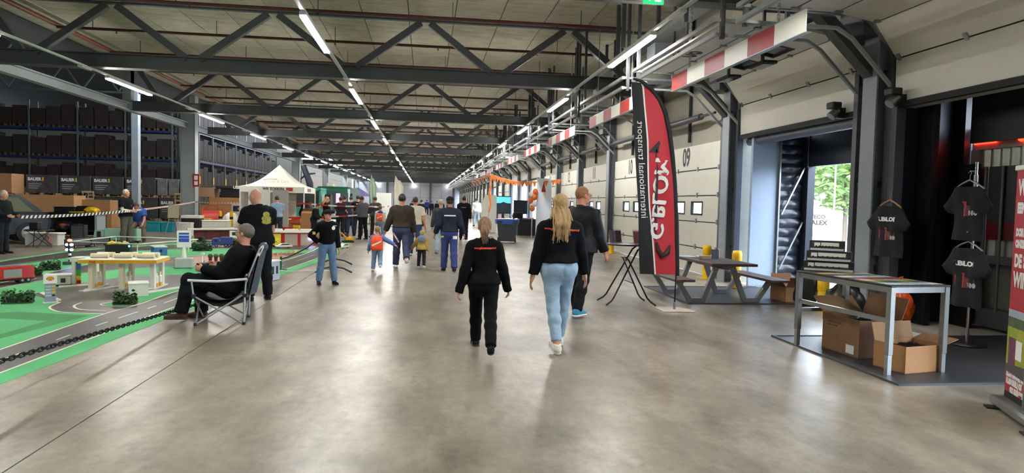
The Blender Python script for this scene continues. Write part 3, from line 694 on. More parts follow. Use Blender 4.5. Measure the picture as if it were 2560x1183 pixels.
# ---- picnic table
M_PWOOD = mat('brown_composite', '#4b3a36', .5, 0, .2, 3, aniso=(8, 1, 1)); M_PEDGE = mat('reddish_board_edge', '#4f2427', .5); M_PLEG = mat('grey_table_leg', '#777b7a', .42, .2, .05, 3)
pt = thing('picnic_table', 'brown picnic table with attached benches and zigzag grey steel legs', 'table', (4.88, 10.78, 0))
for i in range(5): obj('top_plank', MB().b2(-.375+i*.151, -.375+i*.151+.147, -.83, .83, .63, .67, b=.006), [M_PWOOD, M_PEDGE], pt)
mb = MB(); mb.b2(-.382, -.376, -.835, .835, .628, .668); mb.b2(.381, .387, -.835, .835, .628, .668); mb.b2(-.38, .385, -.838, -.832, .628, .668); mb.b2(-.38, .385, .832, .838, .628, .668); obj('top_edging', mb, M_PEDGE, pt)
for s in (-1, 1):
    for i in range(2): obj('bench_plank', MB().b2(s*(.72+.165*i)-.08, s*(.72+.165*i)+.08, -.83, .83, .375, .412, b=.006), M_PWOOD, pt)
    mb = MB(); mb.b2(s*.72-.086, s*.72-.081, -.832, .832, .374, .411); mb.b2(s*.885-.005, s*.885+.083, -.836, -.831, .374, .411); obj('bench_edging', mb, M_PEDGE, pt)
for y in (-.47, .62):
    mb = MB(); P = [(-.80, .365), (-.58, .04), (-.36, .04), (-.13, .615), (.13, .615), (.36, .04), (.58, .04), (.80, .365)]
    for (x0, z0), (x1, z1) in zip(P, P[1:]): mb.bar((x0, y, z0), (x1, y, z1), .075, .07, up=(0, 1, 0))
    for x in (-.58, -.36, .36, .58): mb.box((x, y, .036), (.07, .075, .072))
    obj('leg_frame', mb, M_PLEG, pt)
obj('cross_brace', MB().b2(-.04, .04, -.47, .62, .55, .6), M_PLEG, pt)
M_PAPER = mat('white_paper', '#d8d9db', .6)
for (x, y, rz, lab) in ((4.62, 11.3, .2, 'loose white flyers at the far left of picnic table'), (4.94, 11.34, -.3, 'blue-edged flyer stack on picnic table beside loose flyers')):
    t = thing('flyer_stack', lab, 'flyers', (x, y, .67), rz)
    for k in range(3): obj('sheet', MB().box((.02*k, .015*k, .004+.005*k), (.2, .28, .004), 0, rotz(.1*k)), M_PAPER if k else mat('blue_sheet', '#93a6c8', .5), t)
t = thing('table_stand', 'small dark-faced display stand on picnic table', 'display stand', (4.98, 10.9, .67), rad(10))
obj('stand', MB().b2(-.08, .08, -.05, .05, 0, .006), M_GLASS, t); obj('card', MB().box((0, 0, .085), (.14, .01, .16), 0, Matrix.Rotation(rad(-8), 4, 'X')), mat('slate_card', '#39414f', .4), t); obj('side_card', MB().box((.085, .02, .09), (.01, .05, .17)), M_PAPER, t)
t = thing('wooden_block', 'small pale wooden block on the picnic table', 'block', (4.78, 10.85, .67), rad(15)); obj('block', MB().b2(-.1, .1, -.04, .04, 0, .05, b=.005), mat('pale_wood', '#a98a63', .6), t); obj('lid', MB().b2(-.1, .1, -.04, .04, .05, .06), mat('pale_wood2', '#bb9b72', .6), t)
# ---- bollards
def bollard(lab, x, y, h=.73, r=.085, group='yellow bollards'):
    t = thing('bollard', lab, 'bollard', (x, y, 0), group=group); mb = MB(); mb.lathe([(r, .012), (r, h-.04), (r*.85, h-.01), (.001, h)], n=20); obj('post', mb, M_YEL, t)
    obj('cap', MB().lathe([(r*1.02, h-.2), (r*1.1, h-.19), (r*1.1, h-.05), (r*.9, h+.005), (.001, h+.012)], n=20), M_YEL, t); obj('base_plate', MB().b2(-.14, .14, -.14, .14, 0, .012), M_YEL, t); return t
bollard('yellow steel bollard directly right of picnic table', 6.0, 12.15)
bollard('yellow steel bollard behind the picnic table top', 6.12, 13.8)
bollard('yellow steel bollard behind the bar table', 6.06, 21.1)
bollard('short yellow bollard with white base under the flyer table', 5.62, 7.35, .42, .07)
bollard('short yellow bollard beside the open box at dock 08', 6.15, 9.55, .5, .08)
obj('white_board', MB().b2(5.7, 6.2, 7.05, 7.7, 0.014, .03), M_WHITE, label='white board lying under the short bollard', cat='board')
# ---- flyer table
M_ALU = mat('brushed_alu', '#8c8e8d', .35, .7, .08, 6)
ft = thing('flyer_table', 'grey steel-legged table covered with flyers at dock 07', 'table', (4.6, 6.39, 0), rad(6))
obj('table_top', MB().b2(-.34, .34, -.69, .69, .845, .862, b=.004), M_BLACK, ft)
mb = MB()
for x in (-.31, .31): mb.b2(x-.02, x+.02, -.66, .66, .79, .845)
for y in (-.66, .66): mb.b2(-.31, .31, y-.02, y+.02, .79, .845)
obj('frame', mb, M_ALU, ft)
for x in (-.31, .31):
    for y in (-.66, .66):
        lg = obj('leg', MB().b2(x-.028, x+.028, y-.028, y+.028, .2, .845, b=.004), M_ALU, ft); obj('foot_extension', MB().b2(x-.022, x+.022, y-.022, y+.022, .013, .215), M_GALV, lg)
obj('side_rail', MB().b2(-.325, -.295, -.63, .63, .50, .545), M_ALU, ft); obj('end_rail', MB().b2(-.29, .29, .645, .675, .4, .44), M_ALU, ft)
cols = ['#8c2a2c', '#c9c6bd', '#5f7d4a', '#a98a3c', '#7b3d52', '#b8bcc4', '#394a63', '#c4a58a']
k = 0
for i in range(4):
    for j in range(7):
        k += 1; c = cols[(k*5+i) % 8]; x = 4.6+(-.24+i*.16)*math.cos(rad(6))-(-.56+j*.15)*math.sin(rad(6)); y = 6.39+(-.24+i*.16)*math.sin(rad(6))+(-.56+j*.15)*math.cos(rad(6))
        o = obj('flyer', MB().box((0, 0, 0), (.148, .14, .003)), mat('flyer_print_'+c, c, .45, 0, .5, 25), label=f'glossy printed flyer on the table, {ORD[j]} row from the near end, {ORD[i]} from the aisle', cat='flyer', group='flyers on the table'); o.location = (x, y, .8645); o.rotation_euler = (0, 0, rad(6)+random.uniform(-.03, .03))
def model_box(lab, x, y, z, L, rz):
    t = thing('model_box', lab, 'box', (x, y, z), rz, group='boxed model trucks')
    obj('carton', MB().b2(-L/2, L/2, -.05, .05, 0, .115, b=.003), mat('black_carton', '#23201f', .5), t)
    obj('carton_band', MB().b2(-L/2+.01, L/2-.01, -.052, -.05, .005, .03), mat('silver_carton', '#b9bab6', .4), t)
    obj('window', MB().b2(-L/2+.03, L/2-.05, -.0515, -.05, .038, .10), mat('carton_window', '#4a4642', .2), t)
    md = obj('model_trailer', MB().b2(-L/2+.12, L/2-.06, -.056, -.0515, .055, .095), mat('cream_model', '#d6d3c4', .5), t); obj('model_cab', MB().b2(-L/2+.05, -L/2+.11, -.056, -.0515, .05, .092), M_WHITE, t)
    mb = MB()
    for q in range(6): mb.cyl((-L/2+.07+q*(L-.16)/6, -.058, .05), (-L/2+.07+q*(L-.16)/6, -.0515, .05), .011, n=8)
    obj('model_wheels', mb, M_BLACK, t, kind='stuff'); return t
model_box('long boxed model truck lying lowest on the flyer table', 4.54, 6.97, .864, .52, rad(-36))
model_box('boxed model truck in the middle of its stack', 4.52, 6.94, .98, .46, rad(-36))
model_box('topmost boxed model truck of the stack', 4.50, 6.95, 1.096, .36, rad(-36))
# ---- cardboard boxes
M_CARD = mat('cardboard', '#a9794c', .75, 0, .08, 3, .12, 60); M_CARD2 = mat('worn_cardboard', '#7c5a3c', .75, 0, .14, 3, .12, 60); M_CARDIN = mat('cardboard_inside', '#8d6743', .8)
def carton(lab, x, y, z, sx, sy, sz, rz, m=None, flaps=(1, 1, 1, 1), fill=None, open_=True, name='cardboard_box', fa=None):
    t = thing(name, lab, 'box', (x, y, z), rz); m = m or M_CARD; w = .008
    mb = MB(); mb.b2(-sx/2, sx/2, -sy/2, -sy/2+w, 0, sz); mb.b2(-sx/2, sx/2, sy/2-w, sy/2, 0, sz); mb.b2(-sx/2, -sx/2+w, -sy/2+w, sy/2-w, 0, sz); mb.b2(sx/2-w, sx/2, -sy/2+w, sy/2-w, 0, sz); mb.b2(-sx/2, sx/2, -sy/2, sy/2, 0, w)
    obj('carton', mb, m, t)
    if open_:
        fa = fa or (-70, -35, 60, 95)
        for i, f in enumerate(flaps):
            if not f: continue
            a = rad(fa[i]); d = min(sx, sy)*.48; mb = MB()
            # hinge edges: 0 near(-y) 1 far(+y) 2 left(-x) 3 right(+x); angle from straight up, outward positive
            c, s_ = math.cos(a)*d, math.sin(a)*d
            q = [((-sx/2, -sy/2, sz), (sx/2, -sy/2, sz), (0, -s_, c)), ((-sx/2, sy/2, sz), (sx/2, sy/2, sz), (0, s_, c)), ((-sx/2, -sy/2, sz), (-sx/2, sy/2, sz), (-s_, 0, c)), ((sx/2, -sy/2, sz), (sx/2, sy/2, sz), (s_, 0, c))][i]
            p0, p1, v = Vector(q[0]), Vector(q[1]), Vector(q[2]); nrm = (p1-p0).cross(v).normalized()*.006
            mb.add([p0, p1, p1+v, p0+v, p0+nrm, p1+nrm, p1+v+nrm, p0+v+nrm], [(0, 1, 2, 3), (7, 6, 5, 4), (0, 4, 5, 1), (1, 5, 6, 2), (2, 6, 7, 3), (3, 7, 4, 0)]); obj('flap', mb, M_CARDIN, t)
    else:
        obj('lid', MB().b2(-sx/2, sx/2, -sy/2, sy/2, sz-.004, sz+.004), m, t); obj('tape', MB().b2(-.025, .025, -sy/2-.002, sy/2+.002, sz+.004, sz+.0055), mat('brown_tape', '#b08a58', .3), t)
    if fill:
        def fz(u, v): return Vector((-sx/2+.02+(sx-.04)*u, -sy/2+.02+(sy-.04)*v, sz*.72 + .22*sz*math.sin(pi*u)*math.sin(pi*v) + .02*math.sin(u*17+v*11)))
        mb = MB(); mb.grid(fz, 10, 10); obj('contents', mb, fill, t)
    return t
M_BAG = mat('black_bag', '#101114', .35, 0, .1, 8, .5, 14)
b1 = carton('large worn brown box full of black shirts under the flyer table', 4.72, 6.62, .013, .50, .58, .40, rad(4), M_CARD2, (0, 1, 0, 1), M_BAG, fa=(-70, 50, 60, 20))
obj('label_sheet', MB().b2(.08, .2, -.294, -.2905, .12, .2), M_PAPER, b1); obj('shipping_label', MB().b2(-.2535, -.2505, -.22, -.1, .03, .12), M_PAPER, b1)
obj('brown_print', MB().b2(-.2535, -.2505, -.02, .2, .31, .335).b2(-.2535, -.2505, .05, .2, .28, .295), mat('brown_print', '#4a3424', .7), b1)
b2 = carton('open light brown box with black shirts behind the near table leg', 4.76, 5.93, .013, .52, .36, .26, rad(12), M_CARD, (0, 1, 0, 1), M_BAG, fa=(-70, 15, 60, 75))
carton('open cardboard box on the floor at dock 08 beyond the table', 6.15, 10.55, 0, .4, .4, .26, rad(8), M_CARD, (1, 1, 1, 0), None, fa=(30, 0, 40, 0))
carton('tall brown box standing behind the lower shirt at dock 07', 6.75, 6.2, .02, .5, .6, 1.0, rad(2), M_CARD2, open_=False)
def blob(name, lab, cat, loc, r, m, seed, rz=0, k=.12, flat=True, part='sack'):
    t = thing(name, lab, cat, loc, rz); mb = MB(); rg = np.random.default_rng(seed); ph = rg.random(8)*6.28
    rings = []
    for i in range(15):
        th = pi*i/14; ring = []
        for j in range(24):
            a = 2*pi*j/24; q = 1+k*math.sin(5*a+ph[0]+3*th)*math.sin(th)+k*.6*math.sin(9*a+ph[1]-5*th)+k*.5*math.sin(7*th+ph[2])*math.cos(3*a+ph[3])
            z = -math.cos(th)*r[2]*q
            if flat: z = max(z, -r[2]*.72)
            ring.append(Vector((math.sin(th)*math.cos(a)*r[0]*q, math.sin(th)*math.sin(a)*r[1]*q, z + (r[2]*.72 if flat else 0))))
        rings.append(ring)
    mb.loft(rings); obj(part, mb, m, t); return t
g_ = blob('bin_bag', 'black bin bag slumped behind the large worn box', 'bag', (5.2, 7.6, .03), (.24, .22, .36), M_BAG, 3); obj('knot', MB().cyl((0, 0, .55), (.02, 0, .64), .03, .05, 8), M_BAG, g_)
g_ = blob('jacket_heap', 'dark jacket hung over the open box at dock 08', 'jacket', (6.2, 10.08, .0), (.18, .2, .36), mat('dark_cloth', '#14151a', .8), 5); obj('sleeve', MB().tube([(.1, -.1, .4), (.15, -.22, .25), (.12, -.26, .1)], [.06, .055, .045], 8), MATS['dark_cloth'], g_)
M_ORB = mat('orange_bag', '#d9531e', .4, 0, .12, 8, .5, 18)
g_ = blob('carrier_bag', 'crumpled orange carrier bag beside the short bollard', 'bag', (5.78, 7.42, .16), (.14, .16, .26), M_ORB, 9, k=.16); obj('handle', MB().tube([(-.05, 0, .44), (-.03, 0, .58), (.03, 0, .6), (.05, 0, .44)], .012, 6), M_ORB, g_); obj('print', MB().box((-.1, -.11, .2), (.09, .01, .03), 0, rotz(rad(-40)) @ Matrix.Rotation(rad(30), 4, 'Y')), M_WHITEPRINT, g_)
# ---- T-shirts
M_TS = mat('black_tshirt', '#12131a', .85, 0, .15, 6, .5, 12)
def tshirt(lab, x, y, z, rz, w=.5, h=.72, hanger=True, s2=False):
    """hangs in local xz plane facing -y; z = neck height"""
    t = thing('hanging_tshirt', lab, 'shirt', (x, y, z-h), rz, group='hung black t-shirts')
    out = [(-.07, h), (-.19, h-.05), (-.40*w/.5, h-.27), (-.33*w/.5, h-.36), (-w*.5, h-.24), (-w*.5-.01, .02), (0, 0), (w*.5+.01, .02), (w*.5, h-.24), (.33*w/.5, h-.36), (.40*w/.5, h-.27), (.19, h-.05), (.07, h), (0, h-.05)]
    N = 44; mb = MB()
    def inside(px, pz):
        c = False; j = len(out)-1
        for i in range(len(out)):
            xi, zi = out[i]; xj, zj = out[j]
            if (zi > pz) != (zj > pz) and px < (xj-xi)*(pz-zi)/(zj-zi)+xi: c = not c
            j = i
        return c
    # front and back sheets as extruded polygon with folds
    ys = lambda px, pz: .02*math.sin(px*26+pz*3)*(1-pz/h*.7) + .012*math.sin(px*11-pz*9)
    zz = sorted({round(p[1], 4) for p in out} | {h*k/18 for k in range(19)}); rings = []
    for z_ in zz[1:-1]:
        xsn = []
        j = len(out)-1
        for i in range(len(out)):
            (xi, zi), (xj, zj) = out[i], out[j]
            if (zi > z_) != (zj > z_): xsn.append((xj-xi)*(z_-zi)/(zj-zi)+xi)
            j = i
        xsn.sort(); rings.append((z_, xsn[0], xsn[-1]))
    rr = []
    for z_, a, b_ in rings:
        ring = []; n_ = 14
        for k in range(n_+1): px = a+(b_-a)*k/n_; ring.append(Vector((px, -.035*math.sin(pi*k/n_)+ys(px, z_)-.004, z_)))
        for k in range(n_, -1, -1): px = a+(b_-a)*k/n_; ring.append(Vector((px, .035*math.sin(pi*k/n_)+ys(px, z_)+.004, z_)))
        rr.append(ring)
    mb.loft(rr); body = obj('fabric', mb, M_TS, t)
    def onto(o):
        for v in o.data.vertices:
            k = (v.co.x+w*.5)/w; v.co.y = -.035*math.sin(pi*min(1, max(0, k)))+ys(v.co.x, v.co.z)-.010
    if not s2: lt = text('G.BLOM', .075, frame((0, 0, h-.22), (1, 0, 0), (0, 0, 1)), M_WHITEPRINT, t, extrude=0, bold=.004, sx=1.5); onto(lt)
    m2 = MB(); zt = h-.42 if not s2 else h-.30
    m2.add([(-.14, 0, zt-.06), (0, 0, zt-.08), (0, 0, zt+.09), (-.14, 0, zt+.1)], [(0, 1, 2, 3)]); a = obj('cab_print', m2, mat('red_truck_print', '#a3262a', .6, 0, .5, 22), t); onto(a)
    m2 = MB(); m2.add([(.0, 0, zt-.08), (.16, 0, zt-.06), (.16, 0, zt+.03), (0, 0, zt+.05)], [(0, 1, 2, 3)]); a = obj('trailer_print', m2, mat('dark_red_print', '#5d1a20', .6, 0, .6, 25), t); onto(a)
    m2 = MB()
    for q in (.06, .11, .15): m2.prism([(q+.02*math.cos(2*pi*i/10), zt-.04+.03*math.sin(2*pi*i/10)) for i in range(10)], .001, M=frame((0, 0, 0), (1, 0, 0), (0, 0, 1)))
    a = obj('wheel_print', m2, mat('grey_print', '#a9abae', .6), t); onto(a)
    mb = MB(); mb.tube([(-.2, 0, h-.06), (-.1, 0, h+.0), (0, 0, h+.04), (.1, 0, h+.0), (.2, 0, h-.06)], .011, 8); obj('hanger', mb, mat('wood_hanger', '#b98a5e', .5) if hanger else M_GALV, t)
    mb = MB(); mb.tube([(0, 0, h+.04), (0, 0, h+.09), (.02, 0, h+.12), (.0, 0, h+.145), (-.025, 0, h+.12)], .003, 6); obj('hook', mb, M_GALV, t)
    return t
tshirt('black t-shirt on a wooden hanger against the grey column', 6.16, 8.17, 1.67, rad(-86), .48, .74)
tshirt('upper black t-shirt on the garment stand at dock 07', 6.24, 6.96, 1.90, rad(-88), .42, .68, False, True)
tshirt('lower black t-shirt on the garment stand at dock 07', 6.24, 6.93, 1.19, rad(-88), .42, .74, False)
gs = thing('garment_stand', 'thin chrome garment stand carrying two black t-shirts', 'stand', (6.33, 6.97, 0))
obj('pole', MB().cyl((0, 0, .02), (0, 0, 2.15), .016, n=10), mat('chrome', '#c8cacc', .15, 1.0), gs); obj('pole_sleeve', MB().cyl((0, 0, 1.75), (0, 0, 2.0), .024, n=10), M_GALV, gs)
obj('base', MB().lathe([(.001, .012), (.2, .012), (.2, .03), (.03, .04), (.001, .04)], n=24), M_BLACK, gs)
for z in (2.04, 1.34): obj('hook_arm', MB().cyl((0, 0, z), (-.14, -.07, z), .008, n=6), M_GALV, gs)
ps = thing('notice_sheet', 'white notice sheet taped to the dark dock panel', 'notice', (6.93, 8.43, 1.63), 0)
ps_ = obj('sheet', MB().b2(-.12, .12, -.003, 0, -.155, .155), M_PAPER, ps)
for i, (x0, x1) in enumerate(((-.07, .07), (-.05, .02))): obj('handwriting', MB().tube([(x0+(x1-x0)*q/12, -.004, .1-.06*i+.012*(-1)**q) for q in range(13)], .0025, 5), M_BLACKPRINT, ps_)
obj('tape', MB().b2(-.02, .02, -.005, -.003, .14, .17), M_BLACK, ps)
# ---- roll-up banner
rb = thing('rollup_banner', 'red roll-up banner with white Dutch lettering at the right edge', 'banner', (4.67, 4.74, 0), math.atan2(-.915, -.42))
# local: x runs along the banner to its right end, printed face towards -y... (aisle side)
M_BRED = mat('banner_red', '#b0222f', .45)
BW = .85
obj('base', MB().b2(-.03, BW+.03, -.10, .10, .012, .09, b=.02), M_ALU, rb); obj('foot', MB().b2(.05, .13, -.16, .16, 0, .014), M_BLACK, rb); obj('foot', MB().b2(BW-.13, BW-.05, -.16, .16, 0, .014), M_BLACK, rb)
sh = obj('sheet', MB().b2(0, BW, -.003, .003, .09, 1.91), M_BRED, rb)
obj('top_bar', MB().b2(-.01, BW+.01, -.018, .018, 1.90, 1.94, b=.006), M_WHITE, rb); obj('support_pole', MB().cyl((BW/2, -.03, .09), (BW/2, -.03, 1.91), .01, n=8), M_ALU, rb)
def bt_(s_, size, x, z, al='LEFT', bold=.008, sx=1., tilt=0., m=None):
    return text(s_, size, frame((x, .0045, z), (1, 0, 0), (0, 0, 1)) if False else frame((x, YF, z), (1, 0, tilt), (-tilt, 0, 1)), m or M_WHITEPRINT, sh, extrude=0, align=al, bold=bold, sx=sx)
YF = -.0045
for s_, sz, z in (('WIN', .17, 1.76), ('EEN EXTRA RIT', .105, 1.60), ('DOE MEE MET', .075, 1.41), ('ONZE SPEL', .075, 1.32), ('DE SPEL', .135, 1.185), ('WIN!', .16, 1.035)): bt_(s_, sz, .045, z, sx=.78)
mb = MB(); mb.b2(.0, BW, YF, -.003, .70, .80); obj('photo_sky', mb, mat('banner_sky', '#9fa9b5', .5), sh)
mb = MB(); mb.b2(.0, BW, YF-.0005, -.003, .62, .74); obj('photo_trees', mb, mat('banner_trees', '#3c4a36', .5, 0, .5, 18, color2='#5e6a4c'), sh)
mb = MB(); mb.b2(.0, BW, YF-.001, -.003, .34, .66); obj('photo_field', mb, mat('banner_field', '#7f9a35', .5, 0, .3, 12, color2='#b9ad3e'), sh)
mb = MB(); mb.prism([(0, .30), (BW, .26), (BW, .42), (0, .36)], .001, M=frame((0, YF-.001, 0), (1, 0, 0), (0, 0, 1))); obj('photo_road', mb, mat('banner_road', '#4a4b50', .5), sh)
for x in (.04, .34):
    mb = MB(); mb.b2(x, x+.13, YF-.003, YF-.002, .36, .58); obj('photo_truck_cab', mb, mat('banner_cab', '#41405c', .5, 0, .6, 30, color2='#8a3a4a'), sh)
    mb = MB(); mb.b2(x+.13, x+.24, YF-.003, YF-.002, .42, .57); obj('photo_truck_box', mb, M_WHITEPRINT, sh)
for s_, sz, x, z in (('KOM NAAR ONZE STAND', .06, .02, .285), ('11.00 UUR | OF', .055, .02, .225), ('OM 15.00 UUR TREKKEN', .048, .1, .165)): bt_(s_, sz, x, z, sx=.8)
text('G.BLOM', .05, frame((.5, YF, .11), (1, 0, 0), (0, 0, 1)), M_WHITEPRINT, sh, extrude=0, bold=.004)
obj('black_footer', MB().b2(0, BW, -.0038, -.003, .09, .14), M_BLACK, sh)
# ================================================================ people
def surfnet(f, lo, hi, h):
    """naive surface nets of an implicit function; returns verts, quads"""
    lo = np.array(lo); n = np.ceil((np.array(hi)-lo)/h).astype(int)+1
    ax = [lo[i]+h*np.arange(n[i]) for i in range(3)]
    P = np.stack(np.meshgrid(*ax, indexing='ij'), -1); V = f(P.reshape(-1, 3)).reshape(n); S = V < 0
    c = n-1; acc = np.zeros((*c, 3)); cnt = np.zeros(c); cr = []
    for a in range(3):
        s0 = [slice(None)]*3; s1 = list(s0); s0[a] = slice(0, -1); s1[a] = slice(1, None); s0, s1 = tuple(s0), tuple(s1)
        x = S[s0] != S[s1]; cr.append(x); d = V[s0]-V[s1]; t = np.where(x, V[s0]/np.where(np.abs(d) < 1e-9, 1, d), 0)
        q = P[s0].copy(); q[..., a] += t*h; q *= x[..., None]
        o = [i for i in range(3) if i != a]
        for u in (0, 1):
            for w in (0, 1):
                sl = [slice(None)]*3; sl[o[0]] = slice(u, n[o[0]]-1+u); sl[o[1]] = slice(w, n[o[1]]-1+w); sl = tuple(sl)
                acc += q[sl]; cnt += x[sl]
    m = cnt > 0; idx = -np.ones(c, int); idx[m] = np.arange(m.sum()); vs = acc[m]/cnt[m][:, None]; fs = []
    for a in range(3):
        o = [(1, 2), (2, 0), (0, 1)][a]; x = cr[a].copy()
        ii = np.argwhere(x)
        ok = (ii[:, o[0]] > 0) & (ii[:, o[0]] < n[o[0]]-1) & (ii[:, o[1]] > 0) & (ii[:, o[1]] < n[o[1]]-1); ii = ii[ok]
        e0 = np.zeros(3, int); e0[o[0]] = 1; e1 = np.zeros(3, int); e1[o[1]] = 1
        g = lambda k: idx[tuple(k.T)]
        q = np.stack([g(ii-e0-e1), g(ii-e1), g(ii), g(ii-e0)], 1); neg = S[tuple(ii.T)]
        q[~neg] = q[~neg][:, ::-1]; fs.append(q)
    fs = np.concatenate(fs) if fs else np.zeros((0, 4), int)
    return vs, fs[(fs >= 0).all(1)]
def smin(a, b, k):
    h = np.clip(.5+.5*(b-a)/k, 0, 1); return b*(1-h)+a*h-k*h*(1-h)
def sunion(ds, k):
    d = ds[0]
    for x in ds[1:]: d = smin(d, x, k)
    return d
def cone(P, a, b, ra, rb):
    a = np.array(a); ba = np.array(b)-a; pa = P-a; t = np.clip(pa@ba/max(1e-9, ba@ba), 0, 1)
    return np.linalg.norm(pa-t[:, None]*ba, axis=1)-(ra+(rb-ra)*t)
def elli(P, c, r, R=None):
    q = P-np.array(c)
    if R is not None: q = q@R          # R columns = local axes
    r = np.array(r); k0 = np.linalg.norm(q/r, axis=1); k1 = np.linalg.norm(q/(r*r), axis=1)+1e-9; return k0*(k0-1)/k1
def wrinkle(P, amp, f=34., seed=0.):
    x, y, z = P.T; return amp*(np.sin(f*z+7*np.sin(9*x+seed)+5*y*4)*.6+np.sin(f*.7*x+f*.9*z+seed*2)*.4)
def nrm(v): v = np.array(v, float); return v/np.linalg.norm(v)
def rot(v, ax, a):
    ax = nrm(ax); v = np.array(v, float); return v*math.cos(a)+np.cross(ax, v)*math.sin(a)+ax*(ax@v)*(1-math.cos(a))
SKIN = lambda c='#c59078': mat('skin_'+c, c, .5, 0, .06, 14)
def cloth_mat(c, rough=.85, var=.10, bump=.35, sc=90):
    return mat(f'cloth_{c}_{rough}', c, rough, 0, var, 5, bump, sc, spec=.12)
def mesh_np(parts, name, mats, smooth=True):
    """parts: list of (verts, quads, material index)"""
    vs = []; fs = []; mi = []; k = 0
    for v, f, m in parts: vs.append(v); fs.append(f+k); mi.append(np.full(len(f), m)); k += len(v)
    vs = np.concatenate(vs); fs = np.concatenate(fs); mi = np.concatenate(mi).astype(np.int32)
    me = bpy.data.meshes.new(name); me.vertices.add(len(vs)); me.vertices.foreach_set('co', vs.astype(np.float32).ravel())
    me.loops.add(fs.size); me.loops.foreach_set('vertex_index', fs.astype(np.int32).ravel()); me.polygons.add(len(fs))
    me.polygons.foreach_set('loop_start', (np.arange(len(fs))*4).astype(np.int32))
    for m in (mats if isinstance(mats, (list, tuple)) else [mats]): me.materials.append(m)
    me.polygons.foreach_set('material_index', mi); me.polygons.foreach_set('use_smooth', np.full(len(fs), smooth)); me.update(calc_edges=True); me.validate()
    return me
class Body:
    """joint positions of a posed figure; local x right, y forward, z up"""
    def __init__(s, H=1.75, fem=False, bulk=1., child=False, lean=0., side=0., legs=((0, 0, 0, 0), (0, 0, 0, 0)), arms=((0, 8, 8, 0), (0, 8, 8, 0)), head=(0, 0), toe=8, headscale=1., footpitch=(None, None), bend=0.):
        k = H/1.75; s.k = k; s.H = H; s.fem = fem; s.bulk = bulk; s.child = child
        u = np.array([math.sin(rad(side)), math.sin(rad(lean)), math.cos(rad(lean))]); u = nrm(u); r = nrm(np.cross([0, 1, 0], u)) if abs(u[1]) < .99 else np.array([1., 0, 0]); r = nrm(np.array([1, 0, 0])-u*u[0]); f = np.cross(u, r)
        s.u, s.r, s.f = u, r, f
        hh = .088*k*(1.05 if fem else 1); leg = (.40, .39) if child else (.43, .415); trunk = 1.0
        s.hip = [np.array([-hh, 0, 0]), np.array([hh, 0, 0])]; s.knee = []; s.ank = []; s.footd = []; s.footup = []
        for i, (fl, ab, kn, yw) in enumerate(legs):
            sg = -1 if i == 0 else 1
            d = nrm([sg*math.sin(rad(ab)), math.sin(rad(fl))*math.cos(rad(ab)), -math.cos(rad(fl))*math.cos(rad(ab))])
            d = rot(d, [0, 0, 1], rad(-yw)); ax = rot([1, 0, 0], [0, 0, 1], rad(-yw))
            kj = s.hip[i]+d*leg[0]*k; d2 = rot(d, ax, rad(-kn)); aj = kj+d2*leg[1]*k; s.knee.append(kj); s.ank.append(aj)
            fp = footpitch[i] if footpitch[i] is not None else 0.
            fd = rot([0, 1, 0], [1, 0, 0], rad(-fp)); fu = rot([0, 0, 1], [1, 0, 0], rad(-fp)); tw = rad(-yw-sg*toe)
            s.footd.append(rot(fd, [0, 0, 1], tw)); s.footup.append(rot(fu, [0, 0, 1], tw))
        cz = .86 if child else 1.
        s.chest = u*.36*k*cz; s.neck = u*.525*k*cz + f*-.01*k; s.f2 = f
        sw = (.165 if fem else .185)*k*(.92 if child else 1)*(1+.35*(bulk-1))
        s.sh = [s.neck-u*.085*k-r*sw, s.neck-u*.085*k+r*sw]; s.el = []; s.wr = []; s.hd = []
        for i, a in enumerate(arms):
            sg = -1 if i == 0 else 1; fl, ab, el, inw = a[:4]
            d = rot(-u, r, rad(fl)); d = rot(d, f, -sg*rad(ab)) if True else d
            ax = rot(r, d, 0.); ax = nrm(r - d*(r@d)); ax = rot(ax, d, -sg*rad(inw))
            d2 = rot(d, ax, rad(el)); e = s.sh[i]+d*.285*k; w = e+d2*.245*k; s.el.append(e); s.wr.append(w); s.hd.append(d2)
        hy, hp = head; fw = rot(f, u, rad(-hy)); s.hr = nrm(np.cross(fw, u)); s.hu = rot(u, s.hr, rad(hp)); s.hf = np.cross(s.hu, s.hr)
        s.hs = k*headscale*(1.16 if child else 1.)
        s.headc = s.neck + s.hu*(.055*k+.125*s.hs*.92) + s.hf*.015*k
        lowest = min((s.ank[i]-s.footup[i]*.075*k + min(0, 0))[2] for i in (0, 1)); tips = []
        for i in (0, 1):
            tips += [(s.ank[i]-s.footup[i]*.078*k+s.footd[i]*t*k)[2] for t in (-.06, .17)]
        s.dz = -min(tips)
        for L in (s.hip, s.knee, s.ank, s.sh, s.el, s.wr):
            for q in L: q[2] += s.dz
        for q in (s.chest, s.neck, s.headc): q[2] += s.dz
        s.o = np.array([0, 0, s.dz])
    def torso(s, P, g=0.):
        k, b, u, f, r, o = s.k, s.bulk, s.u, s.f, s.r, s.o; R = np.stack([r, f, u], 1)
        if s.fem: hp, wa, ch = (.172, .118), (.130, .098), (.150, .108)
        else: hp, wa, ch = (.158, .112), (.148, .108), (.172, .118)
        if s.child: hp, wa, ch = (.135, .105), (.132, .105), (.138, .10)
        B = lambda w, z, d: (w[0]*k*b+g, w[1]*k*b+g, d*k+g)
        ds = [elli(P, o+u*.03*k-f*.01*k, B(hp, 0, .135), R), elli(P, o+u*.19*k+f*.01*k*b, B(wa, 0, .17), R), elli(P, o+u*.37*k-f*.005*k, B(ch, 0, .175), R)]
        for i in (0, 1): ds.append(elli(P, o-u*.035*k-f*.045*k+r*(-1, 1)[i]*.072*k, (.085*k*b+g, .085*k*b+g, .095*k+g)))
        d = sunion(ds, .09*k)
        d = smin(d, cone(P, s.sh[0]+r*.03*k, s.sh[1]-r*.03*k, .054*k+g, .054*k+g), .08*k)
